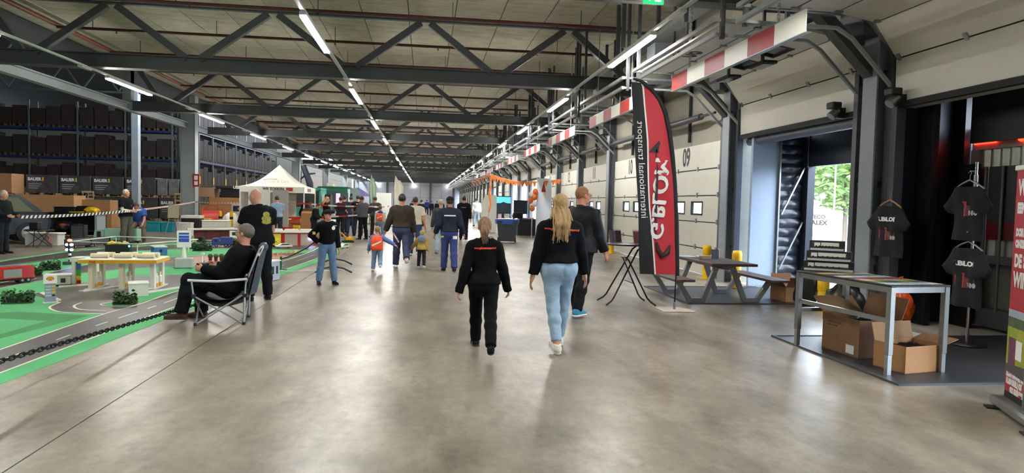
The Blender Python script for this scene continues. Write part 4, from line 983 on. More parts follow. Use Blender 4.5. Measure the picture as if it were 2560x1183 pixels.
        for i in (0, 1): d = smin(d, cone(P, s.neck-u*.02*k, s.sh[i]+u*.01*k, .05*k+g, .045*k+g), .05*k)
        if s.fem: d = smin(d, elli(P, s.chest+f*.07*k, (.13*k+g, .075*k+g, .08*k+g), R), .05*k)
        d = smin(d, cone(P, s.neck-u*.09*k, s.neck+u*.01*k, .085*k+g, .06*k+g), .06*k)
        return d
    def arm(s, P, i, g=0., t0=0., ext=0.):
        k, b = s.k, 1+.5*(s.bulk-1); w = s.wr[i]+s.hd[i]*ext
        d = smin(cone(P, s.sh[i], s.el[i], .056*k*b+g, .044*k*b+g), cone(P, s.el[i], w, .044*k*b+g, .030*k*b+g), .03*k); return d
    def leg(s, P, i, g=0., taper=0.):
        k, b = s.k, 1+.6*(s.bulk-1); m = s.knee[i]+(s.ank[i]-s.knee[i])*.32 - s.f*.012*k
        d = cone(P, s.hip[i], s.knee[i], .090*k*b+g, .057*k*b+g)
        d = smin(d, cone(P, s.knee[i], m, .055*k*b+g, .056*k*b+g), .03*k); d = smin(d, cone(P, m, s.ank[i], .056*k*b+g, .040*k*b+g+taper), .03*k); return d
    def head(s, P):
        c, h, R = s.headc, s.hs, np.stack([s.hr, s.hf, s.hu], 1); q = lambda x, y, z: c+s.hr*x*h+s.hf*y*h+s.hu*z*h
        d = elli(P, q(0, -.012, .028), (.076*h, .094*h, .092*h), R)
        d = smin(d, elli(P, q(0, .028, -.035), (.062*h, .066*h, .082*h), R), .04*h)
        d = smin(d, elli(P, q(0, .055, -.085), (.034*h, .03*h, .03*h), R), .035*h)
        for x in (-1, 1):
            d = np.maximum(d, -(elli(P, q(x*.032, .098, .004), (.02*h, .016*h, .012*h), R))) if False else smin(d, elli(P, q(x*.034, .062, -.028), (.026*h, .022*h, .022*h), R), .02*h)
            ear = elli(P, q(x*.078, -.004, -.004), (.010*h, .021*h, .032*h), R); d = smin(d, ear, .008*h)
        d = smin(d, elli(P, q(0, .078, .028), (.055*h, .014*h, .012*h), R), .02*h)
        d = smin(d, cone(P, q(0, .088, .012), q(0, .112, -.026), .009*h, .016*h), .012*h)
        d = smin(d, elli(P, q(0, .088, -.058), (.024*h, .012*h, .007*h), R), .008*h)
        for x in (-1, 1): d = -smin(-d, elli(P, q(x*.031, .098, .006), (.017*h, .014*h, .010*h), R), .006*h)
        d = -smin(-d, elli(P, q(0, .102, -.058), (.020*h, .01*h, .0022*h), R), .003*h)
        nk = cone(P, s.neck-s.u*.05*s.k, c+s.hu*-.03*h-s.hf*.02*h, .058*s.k, .05*s.k); return smin(d, nk, .03*h)
    def hand(s, P, i, curl=25., side=None):
        k = s.k*(.95 if s.child else 1.); w = s.wr[i]; d = s.hd[i]; sg = -1 if i == 0 else 1
        ref = s.f if abs(d@s.f) < .8 else s.u
        th = nrm(ref-d*(ref@d)); nm = np.cross(d, th)*(-sg)      # th: towards thumb, nm: palm normal (inwards)
        if side is not None: th = rot(th, d, rad(side)); nm = rot(nm, d, rad(side))
        R = np.stack([th, nm, d], 1); ds = [elli(P, w+d*.045*k, (.042*k, .018*k, .056*k), R), cone(P, w-d*.03*k, w+d*.02*k, .027*k, .026*k)]
        D = sunion(ds, .02*k)
        for j, (o_, L) in enumerate(((.029, .070), (.010, .078), (-.009, .073), (-.027, .058))):
            p = w+d*.088*k+th*o_*k; a = rad(curl*(.7+.15*j)); dd = d; dd = rot(dd, th, 0)
            q = p
            for seg, fr in enumerate((.45, .32, .23)):
                dd = nrm(dd*math.cos(a*(.6 if seg == 0 else .9)) + nm*math.sin(a*(.6 if seg == 0 else .9))); e = q+dd*L*fr*k
                D = smin(D, cone(P, q, e, (.0092-.0008*seg)*k, (.0086-.0008*seg)*k), .005*k); q = e
        p = w+d*.022*k+th*.03*k; e = p+nrm(d*.75+th*.6+nm*.25)*.036*k; e2 = e+nrm(d*.95+th*.1+nm*.3)*.03*k
        D = smin(D, cone(P, p, e, .014*k, .0105*k), .012*k); D = smin(D, cone(P, e, e2, .0105*k, .0085*k), .004*k); return D
def bounds(pts, m): a = np.array(pts); return a.min(0)-m, a.max(0)+m
def person(label, loc, face, body, top, bottom, shoes='#202022', hair=('short', '#3a2d24'), skin='#c59078', res=1., hands=25., beard=None, glasses=False, hat=None, group=None, collar=None, sole='#2a2a2a', extra=None, handside=(None, None), sleeve=0.):
    """top: (style, colour, hem, looseness); bottom: (style, colour, looseness)"""
    B = body; k = B.k
    t = thing('person', label, 'person', loc, -rad(face), group=group)
    rb = .02*res; parts = []
    allp = B.hip+B.knee+B.ank+B.sh+B.el+B.wr+[B.neck]
    lo, hi = bounds(allp, .17*k)
    def fbody(P): return smin(sunion([B.torso(P, -.012*k), B.leg(P, 0, -.006), B.leg(P, 1, -.006)], .02), np.minimum(B.arm(P, 0, -.003), B.arm(P, 1, -.003)), .012)
    v, f = surfnet(fbody, lo, hi, rb); parts.append((v, f, 0))
    c = B.headc; v, f = surfnet(B.head, c-.20*B.hs, c+.16*B.hs, .0075*res if res <= 1.3 else .012*res/1.5); parts.append((v, f, 0))
    for i in (0, 1):
        w = B.wr[i]+B.hd[i]*.07*k; v, f = surfnet(lambda P: B.hand(P, i, hands if not isinstance(hands, tuple) else hands[i], handside[i]), w-.13*k, w+.13*k, .0055*res if res <= 1.3 else .012); parts.append((v, f, 0))
    bo = link('body', mesh_np(parts, 'body', SKIN(skin)), t)
    # garments ------------------------------------------------
    st, col, hem, loose = top; tm = col if not isinstance(col, str) else cloth_mat(col)
    g = loose*k
    cut = .62 if st == 'short' else (1.02 if st == 'long' else 0)
    def ftop(P):
        d = B.torso(P, g); hz = (P-B.o)@B.u
        if hem < 0:      # skirt of a long jacket over the hips
            for i in (0, 1): d = smin(d, cone(P, B.hip[i], B.hip[i]+(B.knee[i]-B.hip[i])*.35, .10*k*B.bulk+g, .098*k*B.bulk+g), .06*k)
        d = np.maximum(d, hem*k-hz)
        for i in (0, 1):
            if cut <= 0: continue
            a = B.arm(P, i, g*.75+.006*k, ext=sleeve*k+.01*k)
            if st == 'short': a = np.maximum(cone(P, B.sh[i], B.el[i], .066*k+g*.7, .056*k+g*1.1), (P-(B.sh[i]+(B.el[i]-B.sh[i])*cut))@nrm(B.el[i]-B.sh[i]))
            else: a = np.maximum(a, (P-(B.wr[i]+B.hd[i]*(sleeve-.012)*k))@B.hd[i])
            d = smin(d, a, .02*k)
        d = d + wrinkle(P, .004*k, 30/k, B.H)
        return np.maximum(d, (P-(B.neck+B.u*.012*k))@B.u - .25*np.abs((P-B.neck)@B.r) )
    l2, h2 = bounds(B.sh+B.el+B.wr+[B.neck, B.o+B.u*hem*k], .16*k+g); l2 = np.minimum(l2, B.o+B.u*hem*k-np.array([.22, .2, .03])*k*B.bulk); h2 = np.maximum(h2, B.o+np.array([.22, .2, .1])*k*B.bulk)
    v, f = surfnet(ftop, l2, h2, .0135*res); tj = link('top', mesh_np([(v, f, 0)], 'top', tm), t); tj.name = {'long': 'jacket', 'short': 't_shirt', 'vest': 'vest'}[st]
    if collar:
        cm = collar if not isinstance(collar, str) else cloth_mat(collar)
        def fcol(P):
            d = cone(P, B.neck-B.u*.045*k, B.neck+B.u*.035*k, .082*k, .070*k); return np.maximum(np.maximum(d, (P-(B.neck+B.u*.04*k-B.f*.02*k))@nrm(B.u+B.f*.35)), -(P-(B.neck-B.u*.04*k))@B.u)
        v, f = surfnet(fcol, B.neck-.14*k, B.neck+.14*k, .011*res); link('collar', mesh_np([(v, f, 0)], 'collar', cm), t)
    st2, col2, l3 = bottom; bm = col2 if not isinstance(col2, str) else cloth_mat(col2, .8, .16, .3, 60); g2 = l3*k
    def fbot(P):
        hz = (P-B.o)@B.u; R = np.stack([B.r, B.f, B.u], 1)
        d = np.maximum(B.torso(P, g2*.6), hz-.12*k)
        for i in (0, 1):
            L = B.leg(P, i, g2, g2*.5)
            if st2 == 'shorts': L = np.maximum(L-.012*k, (P-(B.knee[i]-nrm(B.knee[i]-B.hip[i])*.03*k))@nrm(B.knee[i]-B.hip[i]))
            else: L = np.maximum(L, (P-(B.ank[i]-nrm(B.ank[i]-B.knee[i])*(.0 if st2 == 'trousers' else .04)*k))@nrm(B.ank[i]-B.knee[i]))
            d = smin(d, L, .02*k) if i else smin(d, L, .05*k)
        return d + wrinkle(P, .0035*k, 42/k, B.H*3)
    l4, h4 = bounds(B.hip+B.knee+B.ank+[B.o+B.u*.13*k], .14*k*max(1, B.bulk)+g2); v, f = surfnet(fbot, l4, h4, .0135*res); tr_ = link('trousers', mesh_np([(v, f, 0)], 'trousers', bm), t)
    if st2 == 'shorts': tr_.name = 'shorts'
    for i in (0, 1):
        a, fd, fu = B.ank[i], B.footd[i], B.footup[i]; fr = nrm(np.cross(fd, fu)); base = a-fu*.078*k; R = np.stack([fr, fd, fu], 1)
        def fsh(P):
            d = cone(P, base-fd*.035*k+fu*.04*k, base+fd*.10*k+fu*.03*k, .042*k, .040*k); d = smin(d, elli(P, base+fd*.145*k+fu*.028*k, (.043*k, .055*k, .030*k), R), .03*k)
            d = smin(d, cone(P, base-fd*.03*k+fu*.05*k, base-fd*.012*k+fu*.095*k, .040*k, .042*k), .025*k); d = np.maximum(d, -((P-base)@fu-.018*k)); return np.maximum(d, (P-base)@fu-.098*k)
        def fso(P):
            d = cone(P, base-fd*.035*k, base+fd*.10*k, .046*k, .044*k); d = smin(d, elli(P, base+fd*.145*k, (.046*k, .058*k, .04*k), R), .03*k); z = (P-base)@fu; return np.maximum(np.maximum(d, -z), z-.022*k)
        l5, h5 = bounds([base-fd*.1*k, base+fd*.22*k, a], .07*k); v, f = surfnet(fsh, l5, h5, .0085*res); v2, f2 = surfnet(fso, l5, h5, .0085*res)
        so = link('shoe', mesh_np([(v, f, 0)], 'shoe', cloth_mat(shoes, .6, .1, .1)), t); link('sole', mesh_np([(v2, f2, 0)], 'sole', mat('sole_'+sole, sole, .7)), so)
    # hair ----------------------------------------------------
    hs, hcol = hair; h = B.hs; R = np.stack([B.hr, B.hf, B.hu], 1); q = lambda x, y, z: B.headc+B.hr*x*h+B.hf*y*h+B.hu*z*h
    hm = mat('hair_'+hcol, hcol, .55, 0, .28, 60, .6, 160, aniso=(1, 1, .12))
    def inner(P):
        l = (P-B.headc)@R/h; return l
    def fhair(P):
        l = inner(P); th = {'buzz': .006, 'short': .010, 'pony': .010, 'long': .018, 'curly': .03, 'bun': .012}.get(hs, .012)
        d = elli(P, q(0, -.014, .030), ((.076+th)*h, (.094+th)*h, (.092+th)*h), R)
        front = l[:, 1]-(.052+.25*(l[:, 2]-.07)); low = -(l[:, 2]+.055+.35*np.minimum(0, -l[:, 1]-.0)) ; low = (-.022-.60*np.maximum(0, -l[:, 1]-.01))-l[:, 2]
        d = np.maximum(d, np.minimum(1, np.maximum(front, low))*h)
        if hs == 'curly': d = d+.006*h*np.sin(l[:, 0]*160)*np.sin(l[:, 1]*150)*np.sin(l[:, 2]*170)
        return d + wrinkle(P, .0016*h, 120, 1.)
    if hs not in ('bald',):
        v, f = surfnet(fhair, B.headc-.15*h, B.headc+.16*h, .0085*res); pts_ = [(v, f, 0)]
        if hs == 'long':
            def fl(P):
                l = inner(P); d = elli(P, q(0, -.07, -.06), (.082*h, .055*h, .13*h), R); d = smin(d, cone(P, q(-.03, -.10, -.10), q(-.04, -.165, -.21), .052*h, .040*h), .03*h); d = smin(d, cone(P, q(-.04, -.165, -.21), q(-.045, -.185, -.33), .040*h, .020*h), .03*h); d = smin(d, cone(P, q(.03, -.10, -.10), q(.04, -.168, -.21), .055*h, .045*h), .03*h); d = smin(d, cone(P, q(.04, -.168, -.21), q(.05, -.190, -.38), .045*h, .018*h), .03*h)
                d = smin(d, cone(P, q(-.07, -.03, -.05), q(-.12, -.06, -.20), .03*h, .012*h), .02*h); d = smin(d, cone(P, q(.07, -.03, -.05), q(.13, -.05, -.19), .03*h, .014*h), .02*h)
                return d + .004*h*np.sin(l[:, 0]*130+6*np.sin(l[:, 2]*9))
            v, f = surfnet(fl, B.headc-.46*h, B.headc+.2*h, .0085*res); pts_.append((v, f, 0))
        if hs == 'pony':
            def fp(P):
                l = inner(P); d = elli(P, q(0, -.105, .055), (.03*h, .03*h, .03*h), R); d = smin(d, cone(P, q(0, -.115, .04), q(.01, -.135, -.07), .036*h, .05*h), .03*h); d = smin(d, cone(P, q(.01, -.135, -.07), q(.0, -.125, -.20), .05*h, .016*h), .03*h)
                return d + .005*h*np.sin(l[:, 0]*120+5*np.sin(l[:, 2]*14))
            v, f = surfnet(fp, B.headc-.30*h, B.headc+.14*h, .0085*res); pts_.append((v, f, 0))
        link('hair', mesh_np(pts_, 'hair', hm), t)
    if hs in ('long', 'pony'):     # loose strands
        mb = MB(); rg = np.random.default_rng(3)
        for j in range(26):
            a = rg.uniform(-1, 1); L = rg.uniform(.75, 1.05) if hs == 'long' else rg.uniform(.6, 1.0)
            if hs == 'long': pts2 = [q(a*.06, -.085, .06), q(a*.085, -.11, -.05), q(a*.09+rg.normal(0, .012), -.185, -.2*L), q(a*.085+rg.normal(0, .02), -.205, -.40*L)]
            else: pts2 = [q(a*.03, -.135, .05), q(a*.05, -.165, -.02), q(a*.055, -.175, -.10*L), q(a*.03+rg.normal(0, .01), -.14, -.23*L)]
            mb.tube([Vector(p) for p in pts2], [.007*h, .009*h, .007*h, .003*h], 5)
        obj('hair_strands', mb, mat('hair_light_'+hcol, hcol, .5, 0, .35, 30), t)
    if beard:
        def fb(P):
            l = inner(P); d = smin(elli(P, q(0, .030, -.040), (.066*h, .070*h, .084*h), R), elli(P, q(0, .057, -.088), (.038*h, .034*h, .034*h), R), .03*h); return np.maximum(d, np.maximum(l[:, 2]+.045, -l[:, 1]+.0)*h)
        v, f = surfnet(fb, B.headc-.16*h, B.headc+.14*h, .0085*res)
        if len(f): link('beard', mesh_np([(v, f, 0)], 'beard', mat('hair_'+beard, beard, .7)), t)
    if res <= 1.6:
        mb = MB(); mi = MB()
        for x in (-1, 1): mb.ell(q(x*.031, .083, .006), (.0115*h, .0115*h, .0095*h), 8, 6); mi.ell(q(x*.031, .0925, .006), (.005*h, .004*h, .005*h), 8, 5)
        e = obj('eyes', mb, mat('eye_white', '#d8d4cc', .3), bo); obj('irises', mi, mat('iris', '#2b2420', .2), e)
        mb = MB(); mb.tube([Vector(q(x*.022, .094-.012*abs(x), -.058)) for x in (-1, -.5, 0, .5, 1)], [.002*h, .005*h, .0055*h, .005*h, .002*h], 6); obj('lips', mb, mat('lips', '#9c5a50', .5), bo)
        mb = MB()
        for x in (-1, 1): mb.tube([Vector(q(x*a, .094-.01*abs(a-.02)*20*.1, .026+.004*(a > .02))) for a in (.014, .03, .046)], [.003*h, .004*h, .002*h], 5)
        obj('eyebrows', mb, hm if hs != 'bald' else mat('brow', '#7a6450', .7), bo)
    if glasses:
        mb = MB()
        for x in (-1, 1):
            mb.tube([Vector(q(x*.033+.024*math.cos(a), .106, .004+.018*math.sin(a))) for a in [2*pi*j/14 for j in range(14)]], .0016*h*1.3, 5, closed=True); mb.tube([Vector(q(x*.057, .102, .008)), Vector(q(x*.080, .04, .010)), Vector(q(x*.084, -.01, .006))], .0016*h*1.3, 5)
        mb.tube([Vector(q(-.009, .108, .006)), Vector(q(.009, .108, .006))], .002*h, 5); gl = obj('glasses', mb, M_BLACK, t)
        mb = MB()
        for x in (-1, 1): mb.prism([(.023*h*math.cos(2*pi*j/14), .017*h*math.sin(2*pi*j/14)) for j in range(14)], .001, M=Matrix(((B.hr[0], B.hu[0], B.hf[0], 0), (B.hr[1], B.hu[1], B.hf[1], 0), (B.hr[2], B.hu[2], B.hf[2], 0), (0, 0, 0, 1))).to_4x4() if False else frame(q(x*.033, .106, .004), B.hr, B.hu))
        obj('lens', mb, M_GLASS, gl)
    if hat:
        def fh(P):
            l = inner(P); d = elli(P, q(0, -.012, .040), (.092*h, .110*h, .096*h), R); return np.maximum(d, (.030+.12*np.maximum(0, l[:, 1]*-.3)-l[:, 2])*h)
        def fbm(P):
            l = inner(P); d = elli(P, q(0, .115, .040), (.075*h, .085*h, .05*h), R); zz = l[:, 2]-(.040-.9*(l[:, 0])**2*3-.15*np.maximum(0, l[:, 1]-.09)); return np.maximum(np.maximum(d, (np.abs(zz)-.006)*h), (.075-l[:, 1])*h)
        v, f = surfnet(fh, B.headc-.15*h, B.headc+.16*h, .0085*res); ct = link('cap', mesh_np([(v, f, 0)], 'cap', cloth_mat(hat)), t)
        v, f = surfnet(fbm, B.headc-.2*h, B.headc+.22*h, .0065*res)
        if len(f): link('peak', mesh_np([(v, f, 0)], 'peak', cloth_mat(hat)), ct)
    t['jn'] = 1
    return t, tj, tr_, B
def on_back(o, tj, off=.006, front=False):
    """press flat print onto the garment's back (or front)"""
    me = tj.data; bv = BVHTree.FromPolygons([v.co[:] for v in me.vertices], [p.vertices[:] for p in me.polygons]); dr = Vector((0, -1, 0)) if front else Vector((0, 1, 0)); last = None
    for v in o.data.vertices:
        hit = bv.ray_cast(Vector((v.co.x, 1.0 if front else -1.0, v.co.z)), dr)
        if hit[0] is not None: v.co.y = hit[0].y + (off if front else -off)
def back_text(t, tj, s_, size, x, z, m, bold=.0, sx=1., tilt=0., front=False):
    M = frame((x, 0, z), (1, 0, tilt), (-tilt, 0, 1)) if not front else frame((x, 0, z), (-1, 0, tilt), (tilt, 0, 1))
    o = text(s_, size, M, m, tj, extrude=0, bold=bold, sx=sx); on_back(o, tj, front=front); return o
def back_patch(t, tj, x0, x1, z0, z1, m, name='print', front=False, n=6):
    mb = MB(); mb.grid(lambda u, v: Vector((x0+(x1-x0)*u, 0, z0+(z1-z0)*v)), n, n); o = obj(name, mb, m, tj); on_back(o, tj, front=front); return o
M_ORPRINT = mat('orange_red_print', '#e8481f', .6)
WALK_L = lambda s, kb=18: ((s, 2, 4, 0), (-s, 2, kb, 0))     # left leg forward
WALK_R = lambda s, kb=18: ((-s, 2, kb, 0), (s, 2, 4, 0))
# ---- the three in front
b = Body(1.46, fem=True, bulk=.93, child=False, lean=2, legs=((24, -2, 4, 0), (-20, -2, 22, 0)), arms=((-6, 15, 8, 0), (6, 16, 10, 0)), head=(6, -4), footpitch=(0, -30), toe=6)
t, tj, _, B = person('girl with brown ponytail walking away in black pullover with orange print', (.62, 6.88, 0), 0, b, ('long', '#0b0b0d', -.02, .022), ('trousers', '#0c0c0e', .020), '#19191b', ('pony', '#7a5a3c'), res=.95, collar='#101013', hands=50, sleeve=.07)
back_text(t, tj, 'www.gblomtransport.nl', .030, .0, 1.085, M_ORPRINT, bold=.0012, tilt=.02, sx=.78)
for s in (-1, 1): back_patch(t, tj, s*.05-.04, s*.05+.04, .70, .705, mat('seam_black', '#26262a', .8), 'hem_seam')
b = Body(1.69, fem=True, bulk=1.16, lean=1, legs=((-13, -3, 12, 0), (17, -2, 4, 0)), arms=((-4, 13, 8, 0), (4, 14, 10, 0)), head=(3, -2), footpitch=(-12, 0), toe=8)
t, tj, tr_, B = person('woman with long blonde hair walking away in black pullover and light jeans', (1.43, 6.95, 0), 2, b, ('long', '#0e0e11', .07, .024), ('tight', mat('light_denim', '#8fa9bd', .8, 0, .14, 9, .4, 30, aniso=(1, 1, 2.2)), .008), '#d9d4c8', ('long', '#9c7c50'), res=.95, sole='#cfcabc', hands=25)
back_text(t, tj, 'www.gblom', .034, -.11, 1.295, M_ORPRINT, bold=.0012, tilt=-.05, sx=.85); back_text(t, tj, 'transport.nl', .034, .12, 1.285, M_ORPRINT, bold=.0012, tilt=-.06, sx=.85)
for s in (-1, 1):
    o = back_patch(t, tr_, s*.095-.055, s*.095+.055, .80, .90, mat('denim_pocket', '#86a1b6', .8), 'back_pocket')
b = Body(1.83, bulk=1.15, lean=1, legs=WALK_L(12, 12), arms=((10, 9, 14, 0), (14, 9, 16, 0)), head=(28, 0), toe=6)
t, tj, _, B = person('man with short red hair and glasses in black padded jacket turning right', (2.17, 9.1, 0), 42, b, ('long', mat('black_nylon', '#0d0e13', .55, 0, .2, 4, .5, 20, spec=.25), -.06, .034), ('trousers', '#15161a', .016), '#3e86a8', ('buzz', '#8a5a3a'), '#c8846c', 1., collar=mat('black_collar', '#0f1013', .7), glasses=True, sole='#dfe3e6')
# ---- aisle walkers
b = Body(1.68, bulk=1.05, lean=1, legs=WALK_L(8, 10), arms=((-8, 14, 34, -10), (-8, 14, 34, -10)), head=(-4, 0))
t, tj, tr_, B = person('man with dark cap and navy jacket with white back stripe walking away', (.55, 14.85, 0), 0, b, ('long', '#252a3a', .0, .030), ('trousers', mat('navy_work_trousers', '#2c3a72', .8, 0, .2, 6, .3, 50), .022), '#2a2422', ('short', '#2a2320'), '#a87860', 1.25, hat='#1b1d26', collar='#1f2330', hands=45)
back_patch(t, tj, -.13, .13, 1.235, 1.262, M_WHITEPRINT, 'reflective_stripe'); back_patch(t, tr_, .07, .17, .73, .80, M_WHITEPRINT, 'pocket_badge'); back_patch(t, tr_, -.19, -.13, .76, .80, mat('lime_tag', '#c9e04a', .5), 'lime_tag')
b = Body(1.64, bulk=1.0, legs=WALK_R(10, 12), arms=((-10, 10, 16, 0), (8, 8, 14, 0)), head=(-6, -6))
person('grey-haired man in dark grey pullover and pale jeans walking away', (.47, 19.8, 0), 0, b, ('long', '#40454b', .04, .024), ('trousers', '#9fb4c2', .018), '#8c8f94', ('short', '#a59a8c'), '#c88f78', 1.4)
b = Body(1.82, bulk=1.05, legs=WALK_L(10, 12), arms=((6, 8, 20, 0), (-8, 8, 16, 0)), head=(0, 0))
t, tj, _, B = person('tall man in black jacket walking between capped man and white display panel', (1.58, 27.2, 0), 8, b, ('long', '#14151a', .0, .028), ('trousers', '#15171c', .018), '#18181a', ('short', '#1d1815'), '#b88268', 1.6); back_patch(t, tj, -.1, .1, 1.33, 1.345, mat('grey_print', '#a9abae', .6), 'back_print')
b = Body(1.73, bulk=1.12, lean=2, legs=((12, 3, 6, 0), (-16, 3, 40, 0)), arms=((4, 20, 10, 0), (4, 10, 8, 0)), head=(2, 0), footpitch=(0, -55))
person('man in dark brown jacket walking away holding two children by hand', (-.52, 15.4, 0), 0, b, ('long', mat('brown_fleece', '#33281f', .95, 0, .2, 8, .5, 60), .04, .034), ('trousers', '#3e4560', .020), '#ddd8d0', ('short', '#241c18'), '#b98068', 1.2, sole='#8a5f3c', hands=45)
b = Body(1.05, child=True, bulk=1.05, legs=((8, 4, 8, 0), (-14, 4, 44, 0)), arms=((0, 16, 20, 0), (-10, 62, 8, 0)), head=(-14, 0), footpitch=(0, -55))
t, tj, _, B = person('small child in blue coat with orange backpack held at the hand', (-1.02, 14.75, 0), 0, b, ('long', '#5b78b0', .0, .036), ('trousers', '#7a93b0', .024), '#d8d8d8', ('short', '#8a6a48'), '#d09a80', 1.1, sole='#9a6a40', hands=45)
M_BP = mat('orange_nylon', '#e8501c', .5, 0, .1, 10, .3, 25)
def backpack(tp, B, m, w, h, d, lab=None):
    k = B.k; c = B.chest-B.u*.10*k-B.f*(.11*k*B.bulk+d*.5+.03); R = np.stack([B.r, B.f, B.u], 1)
    def f(P):
        l = (P-c)@R; qx = np.abs(l)-np.array([w/2-.06, d/2-.048, h/2-.07]); q = np.linalg.norm(np.maximum(qx, 0), axis=1)+np.minimum(qx.max(1), 0)-.055+.3*np.maximum(0, l[:, 2]-h*.1); return q+wrinkle(P, .003, 40, 2)
    v, fa = surfnet(f, c-.3, c+.3, .014); o = link('backpack', mesh_np([(v, fa, 0)], 'backpack', m), tp); o['label'] = 'orange drawstring backpack'
    mb = MB(); mb.M = frame(Vector(c-B.f*(d/2+.004)), B.r, B.u); mb.add([(-w*.36, -h*.22, .004), (w*.36, h*.02, .004), (w*.36, h*.10, .004), (-w*.36, -h*.12, .004)], [(0, 1, 2, 3)]); obj('white_print', mb, M_WHITEPRINT, o)
    for i in (0, 1):
        mb = MB(); s_ = (-1, 1)[i]; mb.tube([Vector(c+B.r*s_*w*.3+B.u*h*.42+B.f*d*.3), Vector(B.sh[i]-B.r*s_*.06*k+B.u*.075*k), Vector(B.sh[i]-B.r*s_*.05*k+B.f*.12*k-B.u*.02*k), Vector(B.sh[i]-B.r*s_*.05*k+B.f*.11*k-B.u*.2*k)], .012, 6); obj('strap', mb, M_BLACK, o)
backpack(t, B, M_BP, .27, .40, .10)
fb = MB(); fb.box((0, 0, 0), (.03, .09, .24), 0, None, .01); o = obj('paper_flag', fb, mat('red_white_cloth', '#b8323a', .6, 0, .5, 14, color2='#dcdcdc'), label='red and white paper flag held beside the small child', cat='flag'); o.location = (-.62, 14.75, .74); o.rotation_euler = (0, rad(-32), 0)
b = Body(.94, child=True, bulk=1.05, legs=((6, 4, 4, 0), (-8, 4, 20, 0)), arms=((10, 34, 10, 0), (-6, 14, 14, 0)), head=(-10, 0))
t, tj, _, B = person('toddler in mustard coat with blue hood walking at the right hand', (-.06, 15.5, 0), 8, b, ('long', mat('mustard_fleece', '#b0924c', .95, 0, .15, 10, .4, 60), -.06, .038), ('trousers', '#2a2a2e', .016), '#c9c6c0', ('short', '#b99a62'), '#c8927a', 1.1, sole='#d0cdc8', hands=45)
mb = MB(); mb.ell(Vector(B.neck-B.u*.02-B.f*.07), (.08, .05, .09), 12, 8); obj('hood', mb, cloth_mat('#7d8fae'), t)
b = Body(1.70, bulk=1.1, legs=((14, 3, 6, 0), (-12, 3, 24, 0)), arms=((6, 10, 12, 0), (-4, 12, 10, 0)), head=(8, 0))
person('man in cream polo shirt and blue jeans behind the brown jacket man', (-.27, 18.9, 0), 4, b, ('short', '#cfc7b4', .02, .030), ('trousers', '#36466a', .018), '#d8d6d2', ('buzz', '#3c2e26'), '#c48a72', 1.3, collar='#cfc7b4')
# ---- left side of the aisle
b = Body(1.37, child=False, bulk=.95, legs=((4, 5, 2, 0), (-2, 6, 4, 0)), arms=((2, 8, 10, 0), (-14, 38, 84, 62)), head=(-20, 0))
t, tj, tr_, B = person('boy in black cap and black jumper with hand on hip by the chain', (-1.75, 12.4, 0), 158, b, ('long', '#0c0d10', .02, .030), ('trousers', mat('blue_jeans', '#5a7696', .8, 0, .25, 8, .4, 30), .022), '#1c1c1f', ('short', '#3a2a20'), '#c79078', 1.05, hat='#18191a', hands=(30, 40), sole='#111112')
mb = MB(); mb.prism([(.035*math.cos(2*pi*i/20), .035*math.sin(2*pi*i/20)) for i in range(20)], .001, M=frame((-.085, 0, 1.03), (1, 0, 0), (0, 0, 1))); o = obj('round_logo', mb, M_WHITEPRINT, tj); on_back(o, tj, front=True)
o = back_patch(t, tj, -.15, -.08, 1.065, 1.075, M_WHITEPRINT, 'logo_bar', front=True, n=3)
mb = MB(); mb.box(Vector((B.el[1]+B.wr[1])/2) if False else Vector(B.el[1]*.75+B.sh[1]*.25+B.f*.06), (.05, .02, .05)); obj('yellow_badge', mb, M_YEL, tj)
b = Body(1.70, bulk=1.12, lean=3, legs=((0, 4, 2, 0), (2, 4, 3, 0)), arms=((22, 10, 78, 25), (20, 10, 80, 25)), head=(-26, -14), toe=14)
t, tj, tr_, B = person('bald man in black polo with yellow back print holding a remote', (-2.47, 10.4, 0), -34, b, ('short', '#0f1013', -.04, .028), ('trousers', '#14161b', .020), '#141416', ('bald', '#000000'), '#c08a76', .95, collar='#131417', glasses=True, hands=60, sole='#0f0f10')
mb = MB()
for (x, z, r) in ((.06, 1.30, .055), (.03, 1.24, .05), (.09, 1.24, .05), (.06, 1.20, .06), (.02, 1.19, .035), (.11, 1.19, .035)): mb.prism([(x+r*math.cos(2*pi*i/14), z+r*.8*math.sin(2*pi*i/14)) for i in range(14)], .001, M=frame((0, 0, 0), (1, 0, 0), (0, 0, 1)))
o = obj('yellow_print', mb, mat('yellow_print', '#a8a02c', .6, 0, .5, 30, color2='#5c5a1c'), tj); on_back(o, tj)
pc = Vector(wm(t) @ Vector((B.wr[0]+B.wr[1])/2+B.hd[0]*.10)); rc = thing('remote_control', 'black model remote control in the bald man\'s hands', 'remote control', pc, rad(30)); obj('case', MB().box((0, 0, .02), (.16, .10, .05), 0, None, .012), M_BLACK, rc); obj('antenna', MB().cyl((0, .03, .04), (.02, .12, .2), .004, n=6), M_GALV, rc)
# seated man
b = Body(1.74, bulk=1.12, lean=-24, legs=((99, 6, 88, 0), (94, 8, 94, 0)), arms=((16, 8, 60, 22), (16, 8, 62, 22)), head=(8, -22), toe=6)
SEATX, SEATY = -2.42, 8.62
t, tj, tr_, B = person('seated grey-haired man with glasses in dark jacket in folding chair', (SEATX, SEATY, 0), -82, b, ('long', '#0d0e11', -.02, .028), ('trousers', '#101114', .024), '#4a3226', ('short', '#574f45'), '#b97f6a', .95, collar='#121317', glasses=True, hands=50, sole='#2c211b')
SEATB = B; SEATT = t
